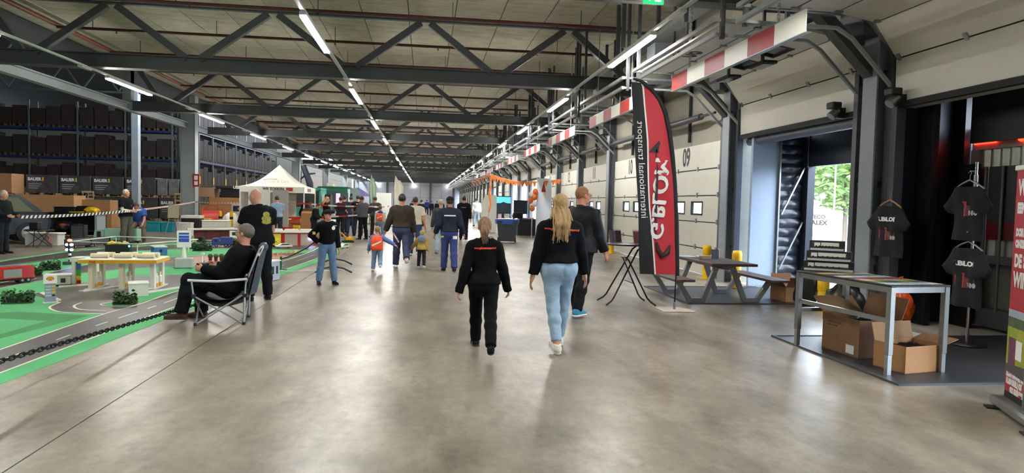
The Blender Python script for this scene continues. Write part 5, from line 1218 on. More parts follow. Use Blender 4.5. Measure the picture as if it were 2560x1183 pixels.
# remote on his lap
pc = Vector(wm(t) @ Vector((B.wr[0]+B.wr[1])/2+B.hd[0]*.10)); rc = thing('remote_control', 'black remote control in the seated man\'s hands', 'remote control', pc, rad(80)); obj('case', MB().box((0, 0, .02), (.15, .10, .05), 0, None, .012), M_BLACK, rc); obj('stick', MB().cyl((.03, 0, .04), (.03, 0, .07), .006, n=6), M_GALV, rc)
# lanyard man, man at the left edge, seated man in shorts
b = Body(1.72, bulk=1.12, legs=((2, 3, 2, 0), (0, 3, 2, 0)), arms=((10, 8, 80, 35), (10, 8, 80, 35)), head=(4, 0))
t, tj, tr_, B = person('white-haired man in black t-shirt with red lanyard and white sleeves', (-9.18, 22.0, 0), 104, b, ('short', '#17171a', -.03, .032), ('trousers', '#58574f', .024), '#2a2825', ('short', '#b5ada2'), '#c08a74', 1.25, hands=55)
def sleeve(t, B, c):
    for i in (0, 1):
        mb = MB(); mb.tube([Vector(B.sh[i]*.25+B.el[i]*.75), Vector(B.el[i]), Vector(B.el[i]*.5+B.wr[i]*.5), Vector(B.wr[i]-B.hd[i]*.02)], [.062*B.k, .058*B.k, .052*B.k, .044*B.k], 12); obj('white_sleeve', mb, cloth_mat(c), t)
sleeve(t, B, '#cfcfcb')
mb = MB(); mb.tube([Vector(B.neck-B.r*.07+B.f*.02), Vector(B.neck-B.r*.06+B.f*.12-B.u*.1), Vector(B.chest+B.f*.165-B.u*.06), Vector(B.neck+B.r*.06+B.f*.12-B.u*.1), Vector(B.neck+B.r*.07+B.f*.02)], .014, 6); obj('lanyard', mb, mat('red_lanyard', '#c8452f', .6), t)
b = Body(1.60, bulk=1.1, lean=3, legs=((0, 3, 2, 0), (4, 3, 4, 0)), arms=((16, 8, 70, 20), (16, 8, 70, 20)), head=(0, -8))
person('white-haired man in dark jacket standing at the left edge beside car', (-10.46, 18.1, 0), 100, b, ('long', '#1a1b1e', -.04, .030), ('trousers', '#22252c', .022), '#1b1b1d', ('short', '#b3aaa2'), '#bf8a78', 1.25, hands=50)
b = Body(1.68, bulk=1.05, lean=28, legs=((70, 10, 64, 0), (66, 10, 60, 0)), arms=((50, 8, 30, 10), (50, 8, 30, 10)), head=(0, -20))
person('man in blue shirt and brown trousers crouched behind the green model loader', (-9.35, 23.4, 0), 172, b, ('short', '#34549a', .0, .026), ('trousers', '#6b5a50', .024), '#2a2522', ('short', '#4a3a2e'), '#b9826c', 1.3, hands=50)
# ---- crowd at the barrier tape
def stander(lab, x, y, H, face, top, bottom, hair, skin='#c08a74', res=1.6, bulk=1.05, arms=((20, 8, 60, 20), (20, 8, 60, 20)), head=(0, -14), legs=((2, 4, 2, 0), (-2, 4, 3, 0)), **kw):
    return person(lab, (x, y, 0), face, Body(H, bulk=bulk, legs=legs, arms=arms, head=head, **{q: kw.pop(q) for q in list(kw) if q in ('fem', 'lean', 'child')}), top, bottom, kw.pop('shoes', '#1a1a1c'), hair, skin, res, **kw)
stander('woman with blonde hair in black top behind the barrier tape', -4.15, 29.0, 1.66, 60, ('long', '#1a1a1d', 0, .026), ('trousers', '#23242a', .018), ('long', '#a07a48'), fem=True)
stander('person in sleeveless dark top looking down beside the blonde woman', -3.5, 28.5, 1.68, 20, ('short', '#26252b', 0, .024), ('trousers', '#22242c', .018), ('short', '#2a201a'), '#b8806a')
stander('person in dark coat with lime yellow vest stripe in crowd', -3.75, 32.0, 1.72, 30, ('long', '#20232a', 0, .030), ('trousers', '#2a3040', .018), ('short', '#2c231d'))
o = [q for q in bpy.data.objects if q.name.startswith('person') and q.get('label', '').startswith('person in dark coat')][0]
mb = MB(); mb.b2(-.08, .08, -.19, -.17, 1.0, 1.4); obj('lime_stripe', mb, mat('lime_vest', '#b6e04a', .5), o)
stander('man in navy jumper seen from behind at the tape', -3.3, 30.6, 1.72, 10, ('long', '#2b3044', 0, .028), ('trousers', '#3a4660', .020), ('short', '#3a2c22'))
t, tj, _, B = stander('man in black t-shirt with white back print in the crowd', -2.85, 29.2, 1.76, -14, ('short', '#18181b', 0, .028), ('trousers', '#2a3448', .020), ('short', '#2c211b')); back_patch(t, tj, -.1, .1, 1.36, 1.39, M_WHITEPRINT, 'back_print')
stander('man in grey hooded top and black trousers with white soled shoes', -2.38, 26.3, 1.72, -48, ('long', '#55555a', -.02, .034), ('trousers', '#17181b', .018), ('short', '#2f241e'), head=(0, -24), sole='#d8d8d6')
stander('person in grey coat behind the hooded man', -2.05, 28.2, 1.72, -30, ('long', '#3a3a3e', -.04, .03), ('trousers', '#2a2426', .018), ('short', '#3a2d26'))
t, tj, _, B = stander('boy with orange backpack and white sleeves waiting near the crowd', -1.72, 26.4, 1.36, 6, ('long', '#c9c7c0', 0, .026), ('trousers', '#6f8298', .022), ('short', '#6a5038'), arms=((0, 8, 14, 0), (0, 8, 14, 0)), head=(-20, 0)); backpack(t, B, M_BP, .26, .36, .10)
mb = MB(); mb.ell(Vector(B.neck-B.u*.06-B.f*.05), (.12, .08, .08), 12, 8); obj('blue_scarf', mb, cloth_mat('#34489a'), t)
stander('person in black shirt bent over a bench behind the capped boy', -4.2, 26.2, 1.42, 100, ('long', '#17181b', 0, .03), ('trousers', '#1f2126', .02), ('short', '#2a1f1a'), lean=12, head=(0, -20))
stander('person in pale blue shirt hidden behind the bald man', -5.3, 25.0, 1.64, -30, ('short', '#8aa0b8', 0, .026), ('trousers', '#30353f', .02), ('short', '#2c2420'))
stander('person in black with lime collar standing far down the aisle', -.22, 41.5, 1.66, 20, ('long', '#1c1f1c', 0, .028), ('trousers', '#1a1b1e', .02), ('short', '#17130f'), res=2.0)
for (x, y, H, c, c2, lab, ex) in ((3.35, 43.5, 1.85, '#d4d0cc', '#8f98a4', 'person in white top at the far right docks', {}), (3.75, 41.0, 1.62, '#8f2430', '#15161a', 'person in red hooded top at the far right docks', {}), (-1.34, 70, 1.6, '#2a3040', '#3a3f4a', 'far small figure in dark blue under the end wall', {}), (.2, 78, 1.75, '#27408c', '#22252e', 'far small figure in bright blue at the end wall', {}), (.7, 72, 1.6, '#202228', '#2e3440', 'far small figure in black beside two others', {}), (1.3, 73, 1.62, '#1b1c20', '#2f3b52', 'far small figure in black right of its neighbour', {}), (1.75, 69, 1.6, '#20232b', '#20222a', 'far small figure in dark coat near grey-haired man', {}), (-2.2, 62, 1.6, '#56505a', '#2a2c33', 'far small figure in grey left of the aisle', {}), (2.3, 64, 1.66, '#191b20', '#1c1e24', 'far small figure in black behind the navy cap man', {})):
    stander(lab, x, y, H, random.uniform(-30, 30), ('long', c, 0, .03), ('trousers', c2, .02), ('short', '#2a221c'), res=2.4, arms=((0, 8, 14, 0), (0, 8, 14, 0)), group='far visitors')
# ================================================================ model landscape on the floor, left
M_GRN = mat('green_carpet', '#3d9458', .75, 0, .14, .9, .15, 120, color2='#4fae6c')
M_GRN2 = mat('dark_green_carpet', '#2f7d45', .78, 0, .12, 1.5, .15, 120)
M_TAR = mat('model_tarmac', '#38332f', .42, 0, .12, 2.5, color2='#45403a')
M_TAR2 = mat('model_tarmac_grey', '#58534c', .36, 0, .1, 2.5)
M_BRK = mat('model_brick_red', '#a06a56', .5, 0, .12, 6)
M_LINE = mat('cream_line', '#d9d3c0', .5)
def flat(name, poly, z, m, parent, h=.003):
    bm = bmesh.new(); vs = [bm.verts.new((x, y, z)) for x, y in poly]; f = bm.faces.new(vs)
    if f.normal.z < 0: f.normal_flip()
    bm.normal_update()
    if f.normal.z < 0: bmesh.ops.reverse_faces(bm, faces=[f])
    r = bmesh.ops.extrude_face_region(bm, geom=[f]); bmesh.ops.translate(bm, verts=[v for v in r['geom'] if isinstance(v, bmesh.types.BMVert)], vec=(0, 0, h))
    bmesh.ops.triangulate(bm, faces=[q for q in bm.faces if len(q.verts) > 4]); bmesh.ops.recalc_face_normals(bm, faces=bm.faces)
    me = bpy.data.meshes.new(name); bm.to_mesh(me); bm.free(); me.materials.append(m); return link(name, me, parent)
def smooth_line(P, n=6):
    P = [Vector((*p, 0)) for p in P]; out = []
    for i in range(len(P)-1):
        p0, p1, p2, p3 = P[max(i-1, 0)], P[i], P[i+1], P[min(i+2, len(P)-1)]
        for k in range(n):
            t = k/n; out.append(.5*((2*p1)+(p2-p0)*t+(2*p0-5*p1+4*p2-p3)*t*t+(3*p1-p0-3*p2+p3)*t**3))
    return out+[P[-1]]
def ribbon(name, P, w, z, m, parent, dash=None):
    L = smooth_line(P); mb = MB(); acc = 0.
    for a, b_ in zip(L, L[1:]):
        d = b_-a; q = d.length
        if q < 1e-5: continue
        nn = Vector((-d.y, d.x, 0)).normalized()*w/2
        if dash is None or (acc % dash) < dash*.45:
            mb.add([(*(a-nn).xy, z), (*(b_-nn).xy, z), (*(b_+nn).xy, z), (*(a+nn).xy, z)], [(0, 1, 2, 3)])
        acc += q
    return obj(name, mb, m, parent)
lay = thing('model_landscape', 'green floor carpet with model roads and white lines', 'floor layout', kind='structure')
flat('green_carpet', [(-3.42, 4.0), (-3.37, 5.76), (-3.28, 7.1), (-3.18, 9.0), (-2.84, 13.7), (-2.55, 16.8), (-2.42, 19), (-2.7, 25.2), (-4.6, 26.2), (-6.4, 25.2), (-7.75, 23.5), (-9.1, 20.3), (-9.55, 19.1), (-9.5, 16.3), (-9.4, 10), (-9.4, 4.0)], .0005, M_GRN, lay, .003)
A_out = [(-3.68, 4.0), (-3.57, 6.1), (-3.52, 7.5), (-3.43, 9.7), (-3.3, 11.5), (-3.08, 14), (-2.82, 17), (-2.7, 20), (-2.9, 24.5)]
A_in = [(-4.15, 4.0), (-4.1, 7.0), (-4.08, 9.07), (-3.98, 9.9), (-3.95, 11.4), (-3.7, 14), (-3.42, 17), (-3.3, 20), (-3.4, 24.5)]
flat('dark_green_patch', [(-6.9, 6.0), (-4.45, 7.4), (-4.2, 9.0), (-5.2, 9.3), (-6.3, 8.6), (-7.2, 7.4)], .004, M_GRN2, lay, .001)
flat('green_patch', [(-6.9, 5.6), (-4.6, 6.6), (-4.5, 8.6), (-5.5, 8.9), (-6.9, 8.2)], .0056, M_GRN, lay, .001)
flat('road', A_out + A_in[::-1], .004, M_TAR, lay, .0015)
flat('road', [(-3.97, 9.0), (-4.12, 9.16), (-4.69, 9.26), (-5.03, 9.65), (-5.14, 10.1), (-5.9, 10.9), (-5.88, 11.7), (-5.6, 13.4), (-4.3, 13.9), (-3.75, 13.6), (-3.95, 11.4)], .0035, M_TAR2, lay, .0015)
C_up = [(-7.2, 5), (-7.15, 11), (-7.13, 13.1), (-7.27, 15.0), (-7.1, 16.4), (-5.9, 18.2), (-4.4, 19.2), (-3.35, 19.6)]; C_lo = [(-6.8, 5), (-6.72, 11.5), (-6.67, 12.7), (-6.6, 13.8), (-6.2, 14.6), (-5.2, 15.7), (-4.3, 16.6), (-3.45, 17.2)]
flat('road', C_up + C_lo[::-1], .0038, M_TAR, lay, .0015)
D_up = [(-9.3, 5), (-9.28, 15.9), (-9.3, 18.6), (-8.7, 20.6), (-7.5, 22.6), (-5.5, 24.3), (-3.4, 24.6)]; D_lo = [(-8.75, 5), (-8.7, 15.0), (-8.45, 17.0), (-8.2, 18.6), (-7.5, 20.0), (-6.0, 20.8), (-3.4, 20.6)]
flat('road', D_up + D_lo[::-1], .0036, M_TAR, lay, .0015)
flat('brick_square', [(-6.0, 16.2), (-5.0, 16.05), (-3.6, 17.3), (-3.6, 18.4), (-4.6, 18.9), (-5.7, 18.0)], .0062, M_BRK, lay, .001)
for nm, P in (('A', A_out), ('A', A_in), ('C', C_up), ('C', C_lo), ('D', D_up), ('D', D_lo)): ribbon('road_line', P, .025, .0075, M_LINE, lay)
ribbon('road_dashes', [((a[0]+b_[0])/2, (a[1]+b_[1])/2) for a, b_ in zip(A_out, A_in)], .022, .0075, M_LINE, lay, dash=.42)
ribbon('road_dashes', [((a[0]+b_[0])/2, (a[1]+b_[1])/2) for a, b_ in zip(C_up, C_lo)], .02, .0075, M_LINE, lay, dash=.5)
ribbon('road_dashes', [((a[0]+b_[0])/2, (a[1]+b_[1])/2) for a, b_ in zip(D_up, D_lo)], .02, .0075, M_LINE, lay, dash=.5)
ribbon('road_line', [(-5.1, 10.1), (-5.03, 9.72), (-4.91, 9.5), (-4.69, 9.28), (-4.4, 9.18), (-4.08, 9.12)], .03, .0075, M_LINE, lay)
ribbon('road_line', [(-4.8, 10.07), (-4.76, 9.78), (-4.58, 9.51), (-4.39, 9.41), (-4.16, 9.36)], .03, .0075, M_LINE, lay)
ribbon('road_line', [(-4.4, 10.19), (-4.49, 9.95), (-4.35, 9.78), (-4.12, 9.74), (-3.99, 9.95), (-3.95, 11.4), (-3.72, 13.6)], .025, .0082, M_LINE, lay)
flat('green_verge', [(-4.38, 10.17), (-4.46, 9.95), (-4.33, 9.81), (-4.12, 9.77), (-4.02, 9.95), (-3.98, 11.4), (-3.76, 13.5), (-3.95, 13.5), (-4.2, 11.5)], .0062, M_GRN, lay, .001)
M_KERB = mat('pale_kerb', '#cfcbbf', .6)
for (a, b_, w) in (((-5.82, 11.0), (-5.2, 10.25), .07), ((-5.35, 11.2), (-5.0, 11.9), .12), ((-4.35, 11.1), (-4.05, 11.75), .12), ((-5.95, 11.75), (-5.45, 12.0), .14)):
    obj('kerb', MB().bar((a[0], a[1], .013), (b_[0], b_[1], .013), w, .02), M_KERB, lay)
# ---- filling station
M_CREAM = mat('cream_plastic', '#ddd2b4', .45); M_SYEL = mat('station_yellow', '#d9a11e', .4); M_MRED = mat('model_red', '#b3201e', .35)
gs_ = thing('model_filling_station', 'model filling station with yellow-edged white canopy and pumps', 'model building', (-4.93, 11.75, 0), rad(4))
for x in (-.42, .03, .5):
    for y in (-.22, .22): obj('column', MB().b2(x-.03, x+.03, y-.05, y+.05, .02, .44), M_CREAM if x < .4 else M_WHITE, gs_)
    obj('pump_island', MB().b2(x-.06, x+.06, -.36, .36, .006, .026), M_KERB, gs_)
    for y in (-.1, .09):
        pm = obj('pump', MB().b2(x-.035, x+.035, y-.05, y+.05, .026, .2, b=.008), M_WHITE, gs_); obj('pump_base', MB().b2(x-.037, x+.037, y-.052, y+.052, .03, .09), M_SYEL, pm); obj('pump_head', MB().b2(x-.02, x+.02, y-.03, y+.03, .2, .26), M_CREAM, pm)
rf = obj('canopy', MB().b2(-.56, .58, -.36, .36, .44, .505, b=.006), M_WHITE, gs_)
mb = MB(); mb.b2(-.56, .58, -.372, -.362, .438, .492); obj('yellow_fascia', mb, M_SYEL, rf); obj('yellow_fascia', MB().b2(.582, .592, -.36, .36, .438, .492), M_SYEL, rf)
for i, x in enumerate((-.33, .02, .36)):
    for y in (-.12, .14): obj('roof_tank', MB().cyl((x-.13, y, .545), (x+.13, y, .545), .04, n=12), M_CREAM, rf)
    obj('tank_saddle', MB().prism([(-.05, 0), (.05, 0), (.03, .07), (-.03, .07)], .02, M=frame((x+.15, 0, .505), (0, 1, 0), (0, 0, 1))), M_CREAM, rf)
text('Shell', .05, frame((-.35, -.374, .465), (1, 0, 0), (0, 0, 1)), M_MRED, rf, extrude=0, bold=.001)
def shell(parent, M, s):
    P = [(-.42, -.5), (-.5, -.28), (-.95, -.15), (-1.0, .15), (-.85, .5), (-.55, .72), (-.2, .86), (.2, .86), (.55, .72), (.85, .5), (1.0, .15), (.95, -.15), (.5, -.28), (.42, -.5)]
    obj('shell_emblem', MB().prism([(x*s, y*s) for x, y in P], .001, M=M), M_MRED, parent); obj('shell_fill', MB().prism([(x*s*.84, y*s*.84+.02*s) for x, y in P], .0022, M=M), M_SYEL, parent)
    mb = MB(); 
    for a in (-50, -25, 0, 25, 50): mb.bar(M @ Vector((0, -.35*s, .003)), M @ Vector((math.sin(rad(a))*.8*s, (-.35+math.cos(rad(a))*.95)*s, .003)), .05*s, .05*s)
    obj('shell_rib', mb, M_MRED, parent)
shell(rf, frame((-.2, -.374, .465), (1, 0, 0), (0, 0, 1)), .022)
sh_ = thing('model_station_shop', 'model station shop gantry with coloured side panels left of canopy', 'model building', (-5.72, 12.15, 0), rad(4))
obj('frame', MB().b2(-.18, -.13, -.1, .1, .01, .44).b2(.15, .2, -.1, .1, .01, .44).b2(-.2, .22, -.12, .12, .40, .47), M_WHITE, sh_)
for i, (c, z0, z1) in enumerate((('#2d63a8', .26, .40), ('#3d9a4a', .15, .26), ('#d9b41e', .08, .15), ('#b82a22', .02, .08))): obj('panel', MB().b2(-.125, -.06, -.06, -.04, z0, z1), mat('shop_'+c, c, .5), sh_)
obj('base', MB().b2(-.24, .24, -.14, .14, .006, .02), M_KERB, sh_)
py = thing('model_price_pylon', 'small grey price pylon with yellow shell emblem on top', 'model sign', (-5.2, 10.05, 0), rad(28))
obj('post', MB().b2(-.065, .065, -.02, .02, .02, .28), mat('pylon_grey', '#7f8a94', .4), py); hd_ = obj('head', MB().b2(-.08, .08, -.025, .025, .28, .40), M_WHITE, py); shell(hd_, frame((0, -.0265, .342), (1, 0, 0), (0, 0, 1)), .045)
for i in range(4): obj('price_line', MB().b2(-.055, .01, -.0215, -.02, .10+i*.042, .122+i*.042), mat('pylon_line', '#aab3ba', .4), py); obj('price_digit', MB().b2(.018, .055, -.0215, -.02, .10+i*.042, .125+i*.042), M_SYEL if i else M_BLACK, py)
obj('base', MB().b2(-.09, .09, -.05, .05, .006, .02), M_KERB, py)
def house(name, lab, loc, rz, s, wall, roof, over=.02, door=None, wins=2, base=None):
    t = thing(name, lab, 'model building', loc, rz); sx, sy, sz = s
    obj('walls', MB().b2(-sx/2, sx/2, -sy/2, sy/2, .01, sz), wall, t); obj('roof', MB().b2(-sx/2-over, sx/2+over, -sy/2-over, sy/2+over, sz, sz+.02), roof, t)
    if base: obj('base', MB().b2(-sx/2-.01, sx/2+.01, -sy/2-.01, sy/2+.01, .006, .03), base, t)
    for i in range(wins):
        x = -sx/2+sx*(i+.7)/(wins+.4); obj('window', MB().b2(x-sx*.1, x+sx*.1, -sy/2-.004, -sy/2, sz*.35, sz*.75), mat('dark_glass', '#2a2e30', .15), t)
    return t
house('model_kiosk', 'pale model kiosk with black base behind the shell pylon', (-6.05, 11.95, 0), rad(20), (.34, .2, .18), mat('pale_green_wall', '#b5bda6', .6), M_WHITE, base=M_BLACK)
house('model_shed', 'white model shed with yellow-edged roof in front of canopy', (-4.36, 10.85, 0), rad(24), (.26, .34, .19), M_WHITE, M_WHITE, .008, wins=0)
house('model_cabin', 'pale blue model cabin with two dark windows by the carpet edge', (-2.93, 12.95, 0), rad(70), (.32, .34, .36), mat('pale_blue_wall', '#a9b6c4', .6), M_WHITE, .02)
def hedge(lab, x, y, rz, L, w, h, kind='a'):
    t = thing('model_hedge', lab, 'model hedge', (x, y, 0), rz, group='model hedges'); mb = MB(); rg = np.random.default_rng(int(abs(x*100+y*10)))
    obj('base', MB().b2(-L/2, L/2, -w/2, w/2, .004, .02), mat('hedge_base', '#2a3a24', .9), t)
    for i in range(420):
        p = Vector((rg.uniform(-L/2, L/2), rg.uniform(-w/2, w/2), .02+h*abs(rg.normal(.4, .33)))); a, b_ = rg.uniform(0, 6.28, 2); s = .022*(.6+rg.random())
        u = Vector((math.cos(a)*s, math.sin(a)*s, s*.5*math.sin(b_))); v_ = Vector((-math.sin(a)*s*.5, math.cos(a)*s*.5, s*.8*math.cos(b_))); mb.add([p-u, p-v_, p+u, p+v_], [(0, 1, 2, 3)])
    obj('foliage', mb, mat('hedge_leaf', '#2c4a2a', .7, 0, .4, 20, color2='#3f5c34'), t, kind='stuff')
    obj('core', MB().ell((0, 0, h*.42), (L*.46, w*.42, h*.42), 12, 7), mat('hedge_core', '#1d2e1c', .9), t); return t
hedge('dark green model bush nearest the left edge', -5.62, 10.05, .3, .36, .16, .15); hedge('dark green model bush lying on the station verge', -4.17, 9.95, .2, .28, .16, .13)
hedge('square model hedge behind the red fire engine', -7.22, 13.35, .3, .3, .16, .16); hedge('square model hedge on the green field past fire engine', -7.42, 14.35, .3, .34, .16, .17)
hedge('long model hedge by the far road bend', -6.25, 19.8, .2, .5, .2, .2); hedge('model hedge next to the seated man\'s face', -6.0, 22.2, .2, .4, .2, .2); hedge('model hedge beyond the white gantry', -6.6, 20.6, .2, .45, .2, .2)
# ---- vehicles
def wheels(t, xs, w, r, m=M_GASKET):
    for x in xs:
        for s in (-1, 1): o = obj('wheel', MB().cyl((x, s*w/2-.02*s-.012, r), (x, s*w/2-.02*s+.012, r), r, n=14), m, t); obj('hub', MB().cyl((x, s*w/2-.012*s-.004, r), (x, s*w/2-.004*s, r), r*.5, n=10), M_GALV, o)
def lorry(name, lab, loc, rz, L, cab, body, bh=.28, k=1., cabl=.22, lights=None):
    t = thing(name, lab, 'model truck', loc, rz); W = .2*k; H = bh*k; c = cabl*k; L *= k
    obj('chassis', MB().b2(-L/2, L/2, -W*.4, W*.4, .05*k, .075*k), M_BLACK, t)
    if body: obj('box_body', MB().b2(-L/2, L/2-c-.03*k, -W/2, W/2, .08*k, H, b=.006*k), body, t)
    cb = obj('cab', MB().prism([(0, .06*k), (c, .06*k), (c, .14*k), (c*.86, H*.88), (0, H*.9)], W, M=frame((L/2-c, W/2, 0), (1, 0, 0), (0, 0, 1))), cab, t)
    obj('windscreen', MB().prism([(c*.99, .15*k), (c*1.01, .15*k), (c*.89, H*.82), (c*.87, H*.82)], W*.86, M=frame((L/2-c, W*.43, 0), (1, 0, 0), (0, 0, 1))), mat('dark_glass', '#2a2e30', .15), cb); obj('side_window', MB().b2(L/2-c*.75, L/2-c*.35, -W/2-.003, W/2+.003, .16*k, H*.78), MATS['dark_glass'], cb)
    wheels(t, (-L/2+.1*k, -L/2+.2*k, L/2-c*.6), W, .045*k)
    if lights: obj('beacon', MB().b2(L/2-c*.7, L/2-c*.4, -W*.4, W*.4, H*.9, H*.97), lights, t)
    return t
M_BLUEL = mat('blue_beacon', '#4a6cff', .3, emit='#6f86ff', es=14)
t = lorry('model_fire_engine', 'red and silver model fire engine at the left edge', (-6.98, 12.15, .006), rad(238), .85, M_MRED, M_MRED, .30, .95)
obj('shutter', MB().b2(-.2, .08, -.099, -.096, .1, .24), mat('silver_shutter', '#9a9c98', .4, .5), t); obj('shutter', MB().b2(-.2, .08, .096, .099, .1, .24), MATS['silver_shutter'], t); obj('tail_lamp', MB().b2(-.41, -.40, -.08, -.05, .09, .11).b2(-.41, -.40, .05, .08, .09, .11), M_REDL, t); obj('ladder', MB().b2(-.3, .2, -.03, .03, .29, .305), M_GALV, t)
lm = thing('model_beacon_mast', 'striped model mast with glowing blue lamps and red top', 'model lamp', (-7.62, 15.5, 0)); mb = MB()
for i in range(5): obj('mast_band', MB().cyl((0, 0, .07+i*.045), (0, 0, .07+(i+1)*.045), .03, n=12), M_WHITE if i % 2 else M_BLACK, lm)
obj('base', MB().b2(-.11, .11, -.08, .08, .006, .07), mat('dark_stone', '#3f4240', .8), lm); M_LAMPB = mat('blue_white_lamp', '#ffffff', .3, emit='#b9b8ff', es=18)
for z in (.33, .44):
    for x in (-.045, .045): obj('lamp', MB().ell((x, -.02, z), (.035, .035, .028), 10, 6), M_LAMPB, lm)
obj('lamp_housing', MB().cyl((0, 0, .29), (0, 0, .49), .045, n=12), M_BLACK, lm); obj('top_lamp', MB().ell((0, 0, .53), (.05, .05, .035), 12, 6), mat('orange_dome', '#e8a890', .4, emit='#e0855a', es=.8), lm)
# white gantry rails
gr = thing('model_gantry', 'white pipe gantry frame standing over the model field', 'model frame', (-7.6, 18.4, 0))
def pipe(a, b_, nm='rail', r=.014): obj(nm, MB().cyl(Vector(a)-Vector((-7.6, 18.4, 0)), Vector(b_)-Vector((-7.6, 18.4, 0)), r, n=8), M_WHITE, gr)
pipe((-9.25, 18.9, .28), (-7.2, 17.95, .30)); pipe((-7.2, 17.95, .30), (-6.3, 19.6, .34)); pipe((-9.25, 18.9, .28), (-8.8, 20.4, .34)); pipe((-8.8, 20.4, .34), (-6.3, 19.6, .34))
for p in ((-8.05, 18.33), (-7.24, 17.97), (-6.45, 19.3), (-8.75, 20.3)): pipe((*p, .005), (*p, .31), 'post')
bb = thing('model_hopper', 'black model hopper heaped with yellow balls under gantry', 'model container', (-7.85, 18.35, 0), rad(8)); obj('bin', MB().b2(-.28, .28, -.12, .12, .02, .26, b=.01), M_BLACK, bb); obj('skirt', MB().b2(-.36, .3, -.16, .16, .005, .06), M_BLACK, bb)
mb = MB()
for i in range(14): mb.ell((random.uniform(-.22, .22), random.uniform(-.08, .08), .28+random.uniform(0, .03)), (.05, .05, .045), 8, 5)
obj('yellow_load', mb, mat('lemon_yellow', '#c9b83a', .5), bb, kind='stuff'); obj('green_lamp', MB().ell((.28, -.13, .22), (.025, .025, .025), 8, 5), mat('teal_lamp', '#5fd8c8', .3, emit='#49d8c0', es=5), bb)
house('model_blue_hall', 'small blue and white model hall beside the gantry', (-6.92, 18.5, 0), rad(30), (.3, .55, .2), mat('model_blue', '#3d74b4', .5), M_WHITE, .01, wins=1)
ps2 = thing('model_info_sign', 'white model sign board with blue print on grey block', 'model sign', (-5.12, 15.05, 0), rad(14))
obj('block', MB().b2(-.18, .18, -.16, .16, .005, .22, b=.02), mat('grey_block', '#a4a6a4', .6), ps2); obj('post', MB().lathe([(.05, .22), (.03, .45), (.03, .5)], n=10), M_WHITE, ps2); hd_ = obj('board', MB().b2(-.14, .14, -.02, .02, .44, .80, b=.01), M_WHITE, ps2)
for i, (z0, z1) in enumerate(((.72, .76), (.65, .70), (.56, .64))): obj('blue_print', MB().b2(-.1, .1, -.023, -.02, z0, z1), mat('sign_blue', '#2b4fae', .4, 0, .3, 30), hd_)
bs = thing('model_standpipe', 'tiny white model standpipe with square foot on the green strip', 'model post', (-4.62, 14.65, 0)); obj('foot', MB().b2(-.045, .045, -.045, .045, .005, .12, b=.015), M_WHITE, bs); obj('pipe', MB().cyl((0, 0, .12), (0, 0, .33), .013, n=8), M_WHITE, bs); obj('head', MB().b2(-.035, .035, -.03, .03, .33, .36), M_WHITE, bs)
pl = thing('model_planter', 'row of dark green plants in red model pots', 'model planter', (-4.85, 16.55, 0), rad(18)); obj('tray', MB().b2(-.24, .24, -.07, .07, .006, .02), M_BRK, pl)
for i in range(4): p_ = obj('pot', MB().cyl((-.18+i*.12, 0, .02), (-.18+i*.12, 0, .10), .035, .045, 10), mat('dark_red_pot', '#5c2420', .5), pl); obj('plant', MB().ell((-.18+i*.12, 0, .14), (.06, .06, .055), 9, 6), mat('hedge_leaf', '#2c4a2a'), p_)
house('model_orange_house', 'small orange model house with white roof on brick square', (-4.65, 17.1, 0), rad(18), (.28, .18, .14), mat('model_orange', '#c8843a', .5), M_WHITE, .01, wins=0)
lorry('model_loader_truck', 'mint green model low loader in front of the crouched man', (-9.7, 22.6, .006), rad(170), 1.3, mat('mint_green', '#8fb8a0', .45), mat('mint_green', '#8fb8a0'), .42, 1.1, .3)
for i, (x, y) in enumerate(((-9.75, 20.3), (-9.6, 21.1))): t = lorry('model_trailer', f'dark grey model trailer beside the beacon mast, {["nearer", "farther"][i]} one', (x, y, .006), rad(78), .85, M_BLACK, mat('anthracite', '#43464b', .4), .26, 1.0, .04)
rb_ = thing('model_bridge', 'dark red model bridge wall with white parapet', 'model building', (-7.35, 25.6, 0), rad(24)); obj('wall', MB().b2(-.95, .8, -.08, .08, .005, .34), mat('dark_brick', '#5e1d1e', .6), rb_); obj('parapet', MB().b2(-1.2, 1.0, -.2, .2, .34, .39), M_WHITE, rb_)
for x in (-.6, -.1, .4): obj('buttress', MB().b2(x-.04, x+.04, -.1, -.08, .005, .34), mat('dark_brick2', '#4c1718', .6), rb_)
t = lorry('model_white_truck', 'white model truck cab with lit orange lamp by red bridge', (-7.0, 24.8, .006), rad(20), .7, M_WHITE, None, .34, 1.1, .26); obj('lamp', MB().ell((.42, -.08, .08), (.03, .03, .025), 8, 5), mat('orange_lamp', '#ff7a30', .3, emit='#ff6a20', es=8), t)
house('model_red_house', 'dark red model house right of the white truck', (-6.1, 26.9, 0), rad(16), (.55, .4, .36), mat('dark_brick', '#5e1d1e'), M_WHITE, .02, wins=1)
lorry('model_flatbed', 'black and white model flatbed on the far tarmac', (-7.0, 22.9, .006), rad(170), .75, M_BLACK, None, .24, 1.0, .2)
t = lorry('model_blue_truck', 'dark blue model truck half behind the sign board', (-6.2, 21.5, .006), rad(200), .6, mat('model_navy', '#2d3d86', .4), mat('model_navy', '#2d3d86'), .3, 1.0)
